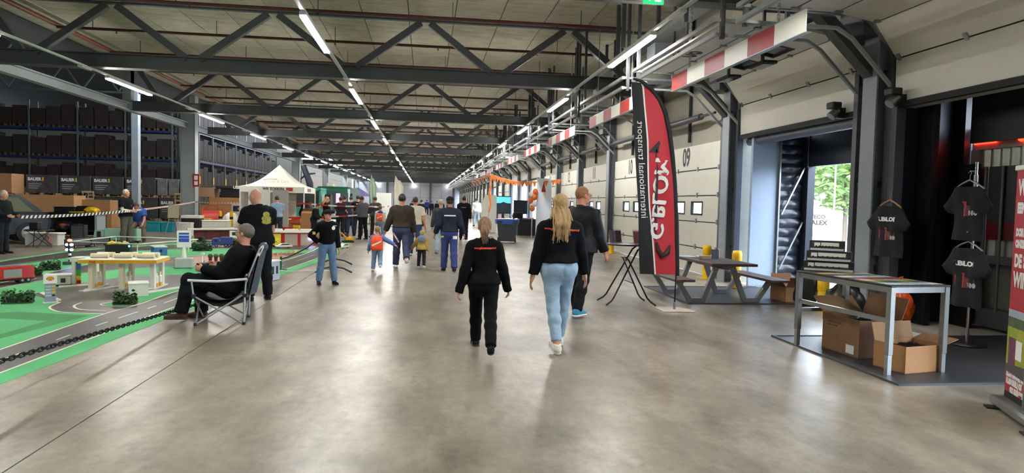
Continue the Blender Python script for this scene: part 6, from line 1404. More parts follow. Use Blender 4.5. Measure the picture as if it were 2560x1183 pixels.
# ---- fire station with vehicles
fs_ = thing('model_fire_station', 'red model fire station with white roof and yellow gate', 'model building', (-4.35, 22.6, 0), rad(10))
obj('walls', MB().b2(-.75, .75, .0, .5, .006, .42), M_MRED, fs_); rf = obj('roof', MB().b2(-.8, .8, -.06, .55, .42, .47), M_WHITE, fs_)
for i in range(3): obj('roof_vault', MB().prism([(-.24, 0), (.24, 0), (.2, .06), (-.2, .06)], .5, M=frame((-.5+i*.5, .5, .47), (1, 0, 0), (0, 0, 1))), M_WHITE, rf)
for i, x in enumerate((-.52, .0, .5)): obj('gate', MB().b2(x-.2, x+.2, -.02, .0, .006, .38), mat('gate_yellow', '#d8cf3a', .5) if i == 0 else mat('gate_grey', '#a9988c', .5), fs_, label='yellow gate' if i == 0 else None)
mb = MB(); mb.b2(.56, .64, -.05, -.02, .2, .26).b2(.68, .76, -.05, -.02, .2, .26); obj('blue_lamps', mb, M_LAMPB, fs_)
lorry('model_yellow_truck', 'yellow model truck leaving the fire station gate', (-4.72, 21.9, .006), rad(262), .55, mat('truck_yellow', '#d9c926', .4), mat('truck_yellow', '#d9c926'), .26, .9)
def car(name, lab, loc, rz, m, k=1., cat='model car'):
    t = thing(name, lab, cat, loc, rz); prof = [(-.22, .035), (.22, .035), (.225, .07), (.15, .085), (.07, .125), (-.1, .13), (-.2, .09), (-.225, .08)]
    obj('body', MB().prism([(x*k, z*k) for x, z in prof], .17*k, M=frame((0, .085*k, 0), (1, 0, 0), (0, 0, 1))), m, t); obj('glass', MB().prism([(-.17*k, .09*k), (.12*k, .088*k), (.065*k, .12*k), (-.1*k, .124*k)], .174*k, M=frame((0, .087*k, 0), (1, 0, 0), (0, 0, 1))), MATS['dark_glass'], t); wheels(t, (-.14*k, .14*k), .17*k, .035*k); return t
car('model_car', 'white model car parked before the fire station', (-4.33, 21.35, .006), rad(205), M_WHITE, 1.1)
t = lorry('model_fire_truck', 'small red model fire truck with lit lamps near capped boy', (-3.3, 22.4, .006), rad(250), .5, M_MRED, mat('dark_red_body', '#7c1c1a', .4), .24, .9); obj('beacon', MB().b2(.05, .15, -.05, .05, .2, .22), mat('warm_lamp', '#ffe0b0', .3, emit='#ffb870', es=5), t)
car('model_car', 'white and blue model car beside the barrier', (-2.55, 21.5, .006), rad(250), M_WHITE, 1.1)
M_CONE = mat('cone_orange', '#e2814a', .5)
for i in range(9):
    x, y = -4.15+i*.07, 17.9+i*.22; t = thing('model_cone', f'tiny orange model traffic cone, {ORD[i]} along the road edge', 'model cone', (x, y, .006), group='model cones'); obj('cone', MB().cyl((0, 0, .005), (0, 0, .09), .028, .006, 10), M_CONE, t); obj('foot', MB().b2(-.035, .035, -.035, .035, 0, .006), M_CONE, t)
t = thing('model_digger', 'yellow model digger on the floor behind the barrier', 'model vehicle', (-2.75, 24.6, 0), rad(200)); obj('tracks', MB().b2(-.2, .2, -.13, -.07, 0, .07, b=.02).b2(-.2, .2, .07, .13, 0, .07, b=.02), M_BLACK, t); obj('body', MB().b2(-.18, .1, -.12, .12, .08, .2, b=.02), mat('digger_yellow', '#d99a20', .4), t); obj('cab', MB().b2(-.02, .1, -.1, .02, .2, .32), mat('dark_glass', '#2a2e30'), t); obj('boom', MB().tube([(.08, .05, .18), (.25, .05, .36), (.42, .05, .2), (.45, .05, .05)], [.03, .028, .022, .02], 8), MATS['digger_yellow'], t)
# ================================================================ folding chair, chain, barrier
M_CHG = mat('chair_grey_fabric', '#3f454c', .85, 0, .1, 6, .4, 60); M_CHS = mat('chair_silver', '#b4b6b8', .3, .7); M_CHL = mat('chair_light_trim', '#b9bab9', .7)
ch = thing('folding_chair', 'grey folding camping chair with silver tube legs under seated man', 'chair', (-2.40, 8.62, 0), rad(98))
# local: sitter faces +y (towards the models); +x is towards the viewer's far side
W_ = .27
def cht(nm, pts, r=.011, m=None): obj(nm, MB().tube(pts, r, 8), m or M_CHS, ch)
for s in (-1, 1):
    x = s*W_; cht('rear_leg', [(x, -.20, .012), (x*1.0, -.21, .34), (x, -.23, .62)], .012); cht('cross_leg', [(x, .34, .012), (x, -.18, .36)], .011); cht('cross_leg', [(x, -.20, .012), (x, .36, .36)], .011)
    cht('arm_post', [(x, .36, .36), (x*1.06, .38, .54)], .011); cht('armrest', [(x*1.08, .42, .55), (x*1.1, .1, .535), (x*1.08, -.24, .56)], .016, M_CHL)
    cht('back_post', [(x, -.22, .5), (x*1.0, -.33, .80), (x*.95, -.38, .93)], .012)
    for y in (-.2, .34): obj('foot_cap', MB().cyl((x, y, 0), (x, y, .035), .02, n=10), M_BLACK, ch)
    for (y, z) in ((-.21, .36), (.36, .36), (-.23, .58)): obj('joint', MB().box((x, y, z), (.036, .05, .05), 0, None, .008), M_BLACK, ch)
cht('cross_leg', [(-W_, .34, .012), (W_, .36, .36)], .011); cht('cross_leg', [(W_, .34, .012), (-W_, .36, .36)], .011); cht('cross_leg', [(-W_, -.2, .012), (W_, -.2, .34)], .011); cht('cross_leg', [(W_, -.2, .012), (-W_, -.2, .34)], .011)
mb = MB(); mb.grid(lambda u, v: Vector((-W_+2*W_*u, -.22+.58*v, .36-.06*math.sin(pi*u)-.05*math.sin(pi*v)+(-.02 if False else 0))), 10, 10); mb.grid(lambda u, v: Vector((-W_+2*W_*u, -.22+.58*v, .335-.075*math.sin(pi*u)-.07*math.sin(pi*v))), 10, 10); obj('seat', mb, M_BLACK, ch)
mb = MB(); mb.grid(lambda u, v: Vector((-W_*1.02+2.04*W_*u, -.235-.13*v-.05*math.sin(pi*u), .36+.60*v-.04*(2*u-1)**2*v)), 10, 12); mb.grid(lambda u, v: Vector((-W_*1.02+2.04*W_*u, -.265-.13*v-.055*math.sin(pi*u), .36+.61*v-.04*(2*u-1)**2*v)), 10, 12); obj('backrest', mb, M_CHG, ch)
cht('back_trim', [(-W_, -.36, .84), (-W_*.8, -.40, .935), (0, -.42, .97), (W_*.8, -.40, .935), (W_, -.36, .84)], .02, M_CHL)
obj('headrest', MB().ell((0, -.40, .93), (.2, .055, .06), 14, 8), M_CHG, ch)
M_CHN = mat('black_chain', '#0d1110', .6, spec=.2)
ct = thing('plastic_chain', 'sagging black plastic chain fencing off the model landscape', 'chain', (-3.1, 9, 0)); 
CP_ = [(-3.02, 3.2, .46), (-3.04, 5.2, .32), (-3.05, 5.9, .28), (-3.06, 7.1, .21), (-3.07, 8.5, .13), (-3.05, 9.5, .08), (-3.03, 10.6, .065), (-3.02, 11.5, .065), (-3.03, 13.0, .10), (-3.05, 14.76, .24)]
mb = MB()
for a, b_ in zip(CP_, CP_[1:]): chain(mb, Vector(a)-Vector((-3.1, 9, 0)), Vector(b_)-Vector((-3.1, 9, 0)), .075, .0065, .017)
obj('links', mb, M_CHN, ct)
mb = MB(); pp = [(-3.05, 14.76, .24), (-2.8, 14.2, .33), (-2.5, 13.5, .47), (-2.2, 12.9, .62), (-1.93, 12.32, .80)]; mb.tube([Vector(p)-Vector((-3.1, 9, 0)) for p in pp], .011, 6); obj('rope', mb, M_CHN, ct)
gp = thing('chain_post', 'short green post with cross foot carrying the chain', 'post', (-3.05, 14.76, 0)); obj('post', MB().cyl((0, 0, .01), (0, 0, .30), .022, n=10), mat('post_green', '#1f6b3a', .5), gp); obj('foot', MB().b2(-.13, .13, -.02, .02, 0, .02).b2(-.02, .02, -.13, .13, 0, .02), MATS['post_green'], gp)
br = thing('crowd_barrier', 'grey steel crowd barrier beside the capped boy', 'barrier', (-1.98, 15.2, 0), rad(96))
mb = MB(); mb.tube([(-1.1, 0, .12), (-1.1, 0, .9), (-1.0, 0, .98), (1.0, 0, .98), (1.1, 0, .9), (1.1, 0, .12)], .02, 8); mb.cyl((-1.1, 0, .2), (1.1, 0, .2), .015, n=8); obj('frame', mb, M_GALV, br)
for i in range(14): obj('bar', MB().cyl((-1.0+i*2/13, 0, .2), (-1.0+i*2/13, 0, .97), .007, n=6), M_GALV, br)
for x in (-.9, .9): obj('foot', MB().tube([(x, -.38, .01), (x, -.2, .10), (x, 0, .14), (x, .2, .10), (x, .38, .01)], .018, 8), M_DSTEEL, br)
obj('cloth_cover', MB().b2(-1.05, -.3, -.03, .03, .3, .95), mat('barrier_cloth', '#5c656e', .8), br)
def tape(lab, P, w, c1, c2, seg, sag=.05, tw=0.):
    t = thing('barrier_tape', lab, 'tape', P[0]); mb = MB(); o = Vector(P[0])
    for a, b_ in zip(P, P[1:]):
        a, b_ = Vector(a)-o, Vector(b_)-o; N = max(2, int((b_-a).length/seg))
        f = lambda q: a+(b_-a)*q-Vector((0, 0, sag*4*q*(1-q)))
        d = (b_-a).normalized()
        for i in range(N):
            p, q = f(i/N), f((i+1)/N); sl = d*w*tw; mb.add([p-Vector((0, 0, w/2)), q-Vector((0, 0, w/2)), q+sl+Vector((0, 0, w/2)), p+sl+Vector((0, 0, w/2))], [(0, 1, 2, 3)], i % 2)
    obj('band', mb, [c1, c2], t); return t
M_TW = mat('tape_white', '#d9d6cf', .5); M_TR = mat('tape_red', '#b32a24', .5); M_TK = mat('tape_black', '#26231f', .5); M_TP = mat('tape_pale_red', '#cf8f74', .5)
tape('black and white striped tape stretched from the left-edge man', [(-10.02, 18.0, .93), (-8.9, 21.3, 1.05)], .075, M_TK, M_TW, .06, .03, .5)
tape('pale red and white tape from the lanyard man to column', [(-8.9, 21.3, 1.05), (-10.8, 33.2, 1.28), (-8.0, 30.5, 1.3)], .06, M_TP, M_TW, .12, .03)
tape('upper red and white barrier tape in front of the tent', [(-8.0, 30.5, 1.30), (-5.0, 28.46, 1.35), (-2.1, 27.0, 1.30), (-1.5, 30.5, 1.32)], .06, M_TR, M_TW, .4, .04)
tape('lower red and white barrier tape in front of the tent', [(-6.3, 27.87, .62), (-5.0, 28.46, .78), (-2.3, 27.0, .98)], .06, M_TR, M_TW, .4, .03)
# ================================================================ behind the models: car, stalls
M_CARP = mat('car_paint', '#2b2f38', .25, .2, coat=.6); 
sv = thing('suv_car', 'dark grey suv parked behind the camping table at left', 'car', (-13.66, 21.3, 0), rad(220))
def section(prof, y0, y1, s0=1., m=None): pass
mb = MB(); P_ = [(-2.2, .42), (-1.75, .30), (1.7, .28), (2.1, .40), (2.15, .62), (2.05, .80), (1.05, .90), (-2.15, .95), (-2.25, .7)]
rings = []
for y, sx, dz in ((-.86, .97, -.02), (-.9, 1., 0), (-.88, 1., 0), (.88, 1., 0), (.9, 1., 0), (.86, .97, -.02)): rings.append([Vector((x*sx, y, z+dz)) for x, z in P_])
mb.loft(rings, smooth=False); obj('lower_body', mb, M_CARP, sv)
G_ = [(1.12, .90), (.45, 1.42), (-.1, 1.50), (-1.5, 1.47), (-2.1, .94)]
mb = MB(); rings = [[Vector((x, s*(.86-.16*max(0, (z-.9)/.6)), z)) for x, z in G_] for s in (-1, -.98, .98, 1)]; mb.loft(rings, smooth=False); obj('roof_body', mb, M_CARP, sv)
for s in (-1, 1):
    for P2 in ([(.92, .96), (.42, 1.36), (-.05, 1.41), (-.08, .96)], [(-.18, .96), (-.16, 1.41), (-.9, 1.41), (-1.0, .97)], [(-1.1, .97), (-1.0, 1.41), (-1.45, 1.38), (-1.8, .98)]):
        pts = [Vector((x, s*(.865-.16*max(0, (z-.9)/.6)), z)) for x, z in P2]; q = [p+Vector((0, s*.012, 0)) for p in pts]; mb = MB(); mb.add(pts+q, [(0, 1, 2, 3), (4, 5, 6, 7), (0, 1, 5, 4), (1, 2, 6, 5), (2, 3, 7, 6), (3, 0, 4, 7)]); obj('side_window', mb, mat('car_glass', '#5d6350', .1, 0), sv)
    mr = obj('mirror', MB().box((.62, s*1.0, .99), (.12, .2, .13), 0, None, .03), M_CARP, sv); obj('mirror_face', MB().box((.68, s*1.0, .99), (.01, .16, .1)), M_WHITE, mr)
    obj('roof_rail', MB().tube([(.1, s*.66, 1.50), (0, s*.66, 1.54), (-1.3, s*.66, 1.52), (-1.4, s*.66, 1.48)], .018, 6), M_BLACK, sv); obj('door_handle', MB().b2(-.25, -.08, s*.9, s*.925, .80, .83).b2(-1.2, -1.03, s*.9, s*.925, .8, .83), M_CARP, sv)
    for x in (-1.7, 1.35):
        w_ = obj('wheel', MB().cyl((x, s*.90-.11*s-.11, .33), (x, s*.90-.11*s+.11, .33), .33, n=24), M_GASKET, sv); obj('rim', MB().cyl((x, s*.895, .33), (x, s*.905, .33), .21, n=18), M_GALV, w_)
    obj('sill', MB().b2(-1.0, 1.0, s*.86-.03, s*.86+.03, .24, .34), M_BLACK, sv)
mb = MB(); mb.add([Vector((1.08, -.78, .94)), Vector((1.08, .78, .94)), Vector((.48, .68, 1.40)), Vector((.48, -.68, 1.40)), Vector((1.1, -.78, .95)), Vector((1.1, .78, .95)), Vector((.5, .68, 1.415)), Vector((.5, -.68, 1.415))], [(0, 1, 2, 3), (4, 5, 6, 7), (0, 1, 5, 4), (2, 3, 7, 6), (1, 2, 6, 5), (0, 3, 7, 4)]); obj('windscreen', mb, MATS['car_glass'], sv)
obj('headlamp', MB().box((2.08, -.68, .66), (.1, .3, .14), 0, None, .02), M_GLASS, sv); obj('headlamp', MB().box((2.08, .68, .66), (.1, .3, .14), 0, None, .02), M_GLASS, sv); obj('grille', MB().b2(2.12, 2.16, -.45, .45, .5, .7), M_BLACK, sv); obj('bumper', MB().b2(2.0, 2.17, -.85, .85, .3, .46, b=.03), M_BLACK, sv)
# camping table and crate
tb = thing('camping_table', 'black round folding camping table before the white crate', 'table', (-10.85, 20.45, 0))
obj('table_top', MB().lathe([(.001, .47), (.36, .47), (.37, .485), (.36, .5), (.001, .5)], n=28), M_BLACK, tb)
for i in range(5): a = i*2*pi/5; obj('leg', MB().cyl((.33*math.cos(a), .33*math.sin(a), .01), (.3*math.cos(a+2.3), .3*math.sin(a+2.3), .47), .009, n=6), M_BLACK, tb)
k_ = thing('cooler_pouch', 'small black open pouch on the camping table', 'pouch', (-10.98, 20.5, .5)); obj('pouch', MB().b2(-.12, .12, -.1, .1, 0, .2, b=.02), M_BLACK, k_); obj('rim', MB().b2(-.125, .125, -.105, .105, .19, .21), M_DSTEEL, k_)
cr = thing('storage_crate', 'white plastic crate with red scribbles behind the camping table', 'crate', (-11.05, 21.12, 0)); obj('tub', MB().b2(-.45, .45, -.2, .2, 0, .36, b=.02), mat('milky_plastic', '#c9cac4', .5), cr); obj('lid', MB().b2(-.47, .47, -.22, .22, .34, .385, b=.01), M_WHITE, cr); obj('red_cord', MB().tube([(.1, -.215, .36), (.25, -.225, .25), (.2, -.225, .15), (.32, -.225, .06)], .02, 6), mat('coral_cord', '#d67460', .6), cr)
# tool stall: dark table with gear, speaker
ts = thing('tool_stall', 'dark trestle stall with black gear under orange bags', 'stall', (-12.3, 25.6, 0)); obj('top', MB().b2(-.95, .85, -.4, .4, .82, .87), M_BLACK, ts)
for x in (-.85, .75): obj('trestle', MB().b2(x-.04, x+.04, -.35, .35, 0, .82), M_DSTEEL if x < 0 else M_STEEL2, ts)
obj('back_cloth', MB().b2(-.9, .8, .3, .34, .05, .82), M_BLACK, ts); obj('lower_shelf', MB().b2(-.85, .75, -.3, .3, .2, .24), M_BLACK, ts)
def cube(name, lab, cat, loc, s, m, rz=0., lid=None, b=.015, group=None):
    t = thing(name, lab, cat, loc, rz, group=group); obj('body', MB().b2(-s[0]/2, s[0]/2, -s[1]/2, s[1]/2, 0, s[2]*.86, b=b), m, t); obj('lid', MB().b2(-s[0]/2-.008, s[0]/2+.008, -s[1]/2-.008, s[1]/2+.008, s[2]*.86, s[2], b=b*.5), lid or m, t); return t
cube('tool_case', 'flat black tool case on the dark stall', 'case', (-12.6, 25.5, .87), (.7, .4, .2), M_BLACK); cube('tool_case', 'small black tool case right of the flat one', 'case', (-12.05, 25.55, .87), (.35, .35, .24), M_BLACK)
g_ = blob('yellow_cloth', 'yellow cloth heap on the right end of stall', 'cloth', (-11.75, 25.4, .87), (.24, .2, .12), M_YEL, 12); obj('fold', MB().tube([(-.2, -.1, .03), (-.4, -.12, .02), (-.7, -.1, .02)], [.03, .025, .02], 6), M_YEL, g_)
sk = thing('loudspeaker', 'black loudspeaker box on the floor by the stall', 'speaker', (-11.45, 23.9, 0), rad(8)); obj('cabinet', MB().b2(-.2, .2, -.18, .18, 0, .5, b=.015), M_BLACK, sk); obj('grille', MB().b2(-.17, .17, -.19, -.18, .03, .47), M_DSTEEL, sk)
sk = thing('loudspeaker', 'second black speaker under the dark stall', 'speaker', (-12.05, 25.0, 0), rad(-6)); obj('cabinet', MB().b2(-.16, .16, -.15, .15, 0, .5, b=.015), M_BLACK, sk); obj('label', MB().b2(-.06, .06, -.156, -.15, .08, .12), M_WHITEPRINT, sk)
g_ = blob('duffel_bag', 'dark duffel bag with orange patch under the stall', 'bag', (-12.6, 25.2, .24), (.3, .2, .2), M_BLACK, 14); obj('orange_patch', MB().ell((.05, -.16, .2), (.12, .04, .06), 10, 6), mat('rust_orange', '#a4532c', .6), g_)
# ---- pallets of dark wrapped boxes, wooden pallets
M_WRAP = mat('wrapped_dark_carton', '#3b3936', .28, 0, .25, 3, .4, 10, color2='#55524c'); M_WRAPL = mat('wrapped_grey_carton', '#7c7a76', .22, 0, .3, 3, .5, 10); M_PALW = mat('pallet_wood', '#ab9168', .8, 0, .12, 6)
def pallet_mesh(w, d):
    mb = MB()
    for i in range(5): mb.b2(-w/2+i*(w-.1)/4, -w/2+i*(w-.1)/4+.1, -d/2, d/2, .12, .142)
    for y in (-d/2+.05, 0, d/2-.05):
        mb.b2(-w/2, w/2, y-.05, y+.05, .0, .02)
        for x in (-w/2+.07, 0, w/2-.07): mb.b2(x-.07, x+.07, y-.05, y+.05, .02, .12)
    return mb.mesh('pallet', M_PALW)
PM = pallet_mesh(1.7, 1.2)
def palletload(lab, x, y, z, w, h, m, txt=None, legs=False):
    t = thing('pallet_load', lab, 'pallet', (x, y, z), group='wrapped pallet loads'); p = link('pallet', PM, t); p.scale = (w/1.7, 1, 1)
    bx = obj('carton', MB().b2(-w/2+.02, w/2-.02, -.58, .58, .145, h, b=.02), m, t)
    if txt:
        text(txt, .24, frame((-w*.22, -.585, h-.26), (1, 0, 0), (0, 0, 1)), M_WHITEPRINT, bx, extrude=0, bold=.012); obj('yellow_mark', MB().b2(-w*.22+.42, -w*.22+.5, -.588, -.584, h-.36, h-.14), M_YEL, bx)
        for i in range(3): obj('print_line', MB().b2(-w*.4, -w*.4+.7-.1*i, -.586, -.584, h-.56-i*.12, h-.52-i*.12), mat('grey_print', '#a9abae', .6), bx)
    return t
YP = 43.2
for i in range(4): palletload(f'dark wrapped BAUER carton on upper pallet, {ORD[i]} from the left', -22.45+i*1.82, YP, 1.40, 1.78, 1.2, M_WRAP, 'BAUER')
for i, w in enumerate((.62, .62, .6)): palletload(f'grey shrink-wrapped tall carton at right end, {ORD[i]} of three', -15.75+i*.66, YP, 1.40, w, 1.15, M_WRAPL)
for i in range(3): palletload(f'dark wrapped BAUER carton on lower pallet, {ORD[i]} from the left', -18.7+i*1.82, YP, 0, 1.78, 1.36, M_WRAP, 'BAUER')
for i in range(2): palletload(f'dark wrapped carton on lower pallet behind the car, {["left", "right"][i]} one', -22.4+i*1.82, YP, 0, 1.78, 1.36, M_WRAP)
carton('big tan carton stacked above the suv roof', -24.4, 42.0, 1.45, 2.0, 1.2, 1.15, 0, M_CARD, open_=False); carton('tan carton carrying the big carton behind suv', -24.4, 42.0, 0, 2.0, 1.2, 1.44, 0, M_CARD, open_=False)
carton('wide tan carton behind the suv windscreen', -17.4, 34.0, 0, 2.3, 1.1, 1.45, 0, M_CARD, open_=False)
carton('tan carton stacked on another behind the stall', -14.9, 33.0, .75, 1.2, .8, .52, 0, M_CARD, open_=False); carton('tan carton under its twin behind the stall', -14.9, 33.0, 0, 1.35, .9, .74, 0, M_CARD, open_=False)
for i, x in enumerate((-19.75, -14.6)): t = thing('upright_pallet', 'pale wooden pallet leaning upright ' + ('between wrapped loads' if i == 0 else 'at the end of wrapped loads'), 'pallet', (x, 42.3, .86)); o = link('boards', PM, t); o.rotation_euler = (rad(80), rad(90), 0); o.scale = (1.0, .5, 1)
# ---- storage racks
M_RBLUE = mat('rack_blue', '#16234a', .5); M_RBOX = mat('rack_carton', '#261b14', .85, 0, .25, 2); M_RBOX2 = mat('rack_carton_dark', '#1a130e', .85, 0, .15, 2)  # carton browns darkened, shade of the unlit store put into the colour
def rack(lab, loc, rz, nb, bw, lv, ht, grp, yellow=False):
    t = thing('pallet_rack', lab, 'rack', loc, rz)
    fr = MB()
    for y in (0, 1.0): fr.b2(-.05, .05, y-.05, y+.05, 0, ht)
    z = .2
    while z < ht-1: fr.bar((0, 0, z), (0, 1.0, z+.7), .04, .03); fr.bar((0, 1.0, z+.7), (0, 0, z+1.4), .04, .03); z += 1.4
    fm = fr.mesh('upright_frame', mat('rack_upright', '#4f514d', .5)); bm_ = MB().b2(0, bw, -.03, .03, -.07, .07).mesh('beam', M_RBLUE)  # upright grey darkened for the store's shade as well
    for i in range(nb+1):
        link('upright_frame', fm, t).location = (i*bw, 0, 0)
        if yellow: obj('yellow_guard', MB().b2(i*bw-.07, i*bw+.07, -.08, -.05, 2.4, 2.9), M_YEL, t)
    for i in range(nb):
        for z in lv[1:]: 
            for y in (0, 1.0): link('beam', bm_, t).location = (i*bw, y, z)
    cm = [carton_mesh(.85, 1.0, h) for h in (1.35, 1.5, 1.2)]
    for i in range(nb):
        for L, z in enumerate(lv):
            for j in range(3):
                q = (i*7+L*3+j) % 3; o = link('rack_carton', cm[q], None); w = wm(t) @ Vector((i*bw+.55+j*.92, .5, z+.08)); o.location = w; o.rotation_euler = (0, 0, rz); tag(o, f'brown carton in {grp}, bay {ORD[i]}, level {ORD[L]}, place {ORD[j]}', 'carton', f'cartons in {grp}')
def carton_mesh(w, d, h):
    mb = MB(); mb.b2(-w/2, w/2, -d/2, d/2, .14, h, 0); mb.b2(-w/2-.004, w/2+.004, -.03, .03, .14, h+.004, 1)
    for x in (-w/2+.06, 0, w/2-.06): mb.b2(x-.05, x+.05, -d/2, d/2, 0, .14, 2)
    return mb.mesh('rack_carton', [M_RBOX, M_RBOX2, mat('shaded_pallet_wood', '#55462f', .85)])  # darker copy of the pallet wood, store shade in the colour
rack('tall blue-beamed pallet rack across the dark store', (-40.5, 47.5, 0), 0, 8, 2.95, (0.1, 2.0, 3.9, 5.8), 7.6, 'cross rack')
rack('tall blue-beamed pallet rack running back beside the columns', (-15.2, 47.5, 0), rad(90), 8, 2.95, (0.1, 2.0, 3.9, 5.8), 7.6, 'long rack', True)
# ---- clutter beside the grey column
cube('teal_crate', 'teal plastic crate left of the easel', 'crate', (-11.45, 30.2, 0), (.5, .4, .42), mat('teal_plastic', '#1c8a9c', .5)); cube('teal_crate', 'teal plastic crate right beside the easel leg', 'crate', (-10.95, 30.3, 0), (.45, .4, .40), mat('teal_plastic', '#1c8a9c'))
el = thing('easel_board', 'small easel with cream board in front of column', 'easel', (-9.45, 26.7, 0)); obj('board', MB().box((0, -.02, .95), (.4, .02, .5), 0, Matrix.Rotation(rad(-8), 4, 'X')), mat('cream_board', '#b0a98c', .6), el)
for x in (-.28, .28): obj('leg', MB().cyl((x, -.12, 0), (x*.3, .0, 1.1), .014, n=6), M_STEEL2, el)
obj('rear_leg', MB().cyl((0, .4, 0), (0, .0, 1.05), .014, n=6), M_STEEL2, el)
cube('tool_trolley', 'black and white equipment trolley before the grey column', 'trolley', (-9.2, 28.0, .0), (.7, .5, .78), M_BLACK, 0, M_WHITE); cube('parts_tray', 'white parts tray on low stand beside trolley', 'tray', (-9.25, 27.3, 0), (.55, .3, .52), M_WHITE)
cube('yellow_case', 'yellow plastic case in the gear pile', 'case', (-9.0, 28.8, .3), (.5, .4, .34), M_YEL); cube('red_case', 'dark red case below the yellow case', 'case', (-9.0, 28.8, 0), (.55, .45, .29), mat('dark_red_band', '#5a1519'))
cube('white_tub', 'long white tub lying on the table of gear', 'tub', (-8.35, 28.2, .32), (1.0, .5, .28), M_WHITE, rad(4)); cube('white_tub', 'lower long white tub under the other tub', 'tub', (-8.3, 28.2, 0), (1.1, .55, .31), M_WHITE, rad(4))
rg_ = thing('cable_reel', 'large red cable drum behind the yellow posts', 'cable drum', (-9.4, 31.2, 0), rad(10)); obj('drum', MB().cyl((-.35, 0, .55), (.35, 0, .55), .38, n=24), mat('drum_red', '#c23a2c', .5), rg_)
for x in (-.38, .38): obj('flange', MB().cyl((x-.02, 0, .55), (x+.02, 0, .55), .5, n=24), mat('drum_red', '#c23a2c'), rg_)
obj('stand', MB().b2(-.45, .45, -.3, .3, 0, .08), M_BLACK, rg_); obj('handle', MB().tube([(-.2, 0, .9), (-.2, 0, 1.15), (.2, 0, 1.15), (.2, 0, .9)], .03, 8), M_MRED, rg_)
for i, (x, y) in enumerate(((-8.6, 29.6), (-8.05, 29.2))): t = thing('guard_post', ['left', 'right'][i] + ' yellow and black guard post by the cable drum', 'post', (x, y, 0)); obj('post', MB().cyl((0, 0, 0), (0, 0, .95), .07, n=12), M_YEL, t); obj('black_band', MB().cyl((0, 0, .62), (0, 0, .72), .073, n=12), M_BLACK, t)
g_ = blob('white_sack', 'white plastic sack between the guard posts', 'bag', (-8.35, 30.2, 0), (.35, .25, .5), M_WHITE, 21); obj('knot', MB().cyl((0, 0, .75), (0, 0, .85), .05, .08, 8), M_WHITE, g_)
mc = thing('workshop_machine', 'grey cabinet machine with dark panel behind guard posts', 'machine', (-8.4, 32.0, 0)); obj('cabinet', MB().b2(-.35, .35, -.25, .25, 0, 1.25, b=.02), mat('pale_grey_metal', '#b3b4b0', .5), mc); obj('panel', MB().b2(-.28, .28, -.262, -.25, .9, 1.15), M_BLACK, mc); obj('dial', MB().cyl((0, -.27, 1.02), (0, -.26, 1.02), .07, n=14), M_STEEL2, mc); obj('drawer', MB().b2(-.25, .25, -.262, -.25, .35, .65), M_DSTEEL, mc)
carton('long tan carton lowest in the stack behind drum', -9.6, 37.0, 0, 4.0, 1.2, 1.1, 0, M_CARD, open_=False); carton('long flat tan carton second in stack behind drum', -9.7, 37.0, 1.11, 2.9, 1.2, .4, 0, M_CARD, open_=False); carton('short pinkish carton on the left of the stack', -11.4, 37.0, 1.52, .9, 1.0, .5, 0, mat('pink_carton', '#a9836c', .8), open_=False)
bk = thing('black_crate', 'black crate with white lettering on top of the cartons', 'crate', (-9.75, 37.0, 1.52)); obj('box', MB().b2(-.85, .85, -.5, .5, 0, .45, b=.02), M_BLACK, bk); obj('lid', MB().b2(-1.1, .95, -.55, .55, .45, .62, b=.05), mat('charcoal_panel', '#2c2f31'), bk); text('UEEX NL.', .2, frame((.2, -.555, .53), (1, 0, 0), (0, 0, 1)), M_WHITEPRINT, bk, extrude=0, bold=.01)
hm_ = thing('giant_helmet', 'red white and black giant helmet leaning by the tent', 'display helmet', (-8.15, 36.0, 1.12)); mb = MB(); mb.ell((0, 0, .55), (.55, .5, .55), 18, 12); obj('shell', mb, mat('helmet_white', '#d0ccc6', .35, 0, .8, 2.2, color2='#b02a24'), hm_); obj('visor', MB().ell((.05, -.22, .62), (.4, .34, .26), 14, 9), mat('visor_orange', '#d8452a', .3), hm_); obj('chin_bar', MB().tube([(-.5, -.1, .3), (-.3, -.45, .2), (.1, -.55, .18), (.45, -.4, .22)], .1, 10), M_BLACK, hm_)
fe = thing('fire_notice', 'red fire notice board mounted on the grey column', 'sign', (-10.78, 33.3, 2.3)); obj('plate', MB().b2(-.14, .14, -.02, .02, -.3, .3), M_RED, fe); obj('pictogram', MB().b2(-.08, .08, -.026, -.02, .02, .22).b2(-.08, .08, -.026, -.02, -.22, -.04), M_WHITEPRINT, fe)
# ---- white tent
tn = thing('party_tent', 'white pop-up tent with pointed roof and printed valance', 'tent', (-6.25, 29.9, 0))
M_TENT = mat('tent_white', '#e6e2d6', .7, 0, .03, 2)
hw, hd2, ez, pz = 1.27, 1.4, 2.02, 2.98
for (a, b_) in (((-1, -1), (1, -1)), ((1, -1), (1, 1)), ((1, 1), (-1, 1)), ((-1, 1), (-1, -1))):
    A, B_ = Vector((a[0]*hw, a[1]*hd2, ez)), Vector((b_[0]*hw, b_[1]*hd2, ez)); mb = MB()
    mb.grid(lambda u, v: (A+(B_-A)*u)*(1-v)+Vector((0, 0, pz))*v + Vector((0, 0, (-.22*math.sin(pi*v)*(1-.4*v)))), 10, 10); obj('roof_panel', mb, M_TENT, tn)
    mb = MB(); mb.grid(lambda u, v: A+(B_-A)*u+Vector((0, 0, -.24*v)), 8, 1); vl = obj('valance', mb, M_TENT, tn)
    if a == (-1, -1):
        text('WIJ ZOEKEN', .15, frame((.05, -hd2-.012, ez-.1), (1, 0, 0), (0, 0, 1)), M_BLACKPRINT, vl, extrude=0, bold=.006); obj('red_print', MB().b2(.55, .82, -hd2-.012, -hd2-.008, ez-.18, ez-.03), M_TR, vl)
    if a == (1, -1): obj('red_print', MB().b2(hw+.008, hw+.012, -.6, .2, ez-.18, ez-.04), mat('brown_red_print', '#8a4a40', .6), vl)
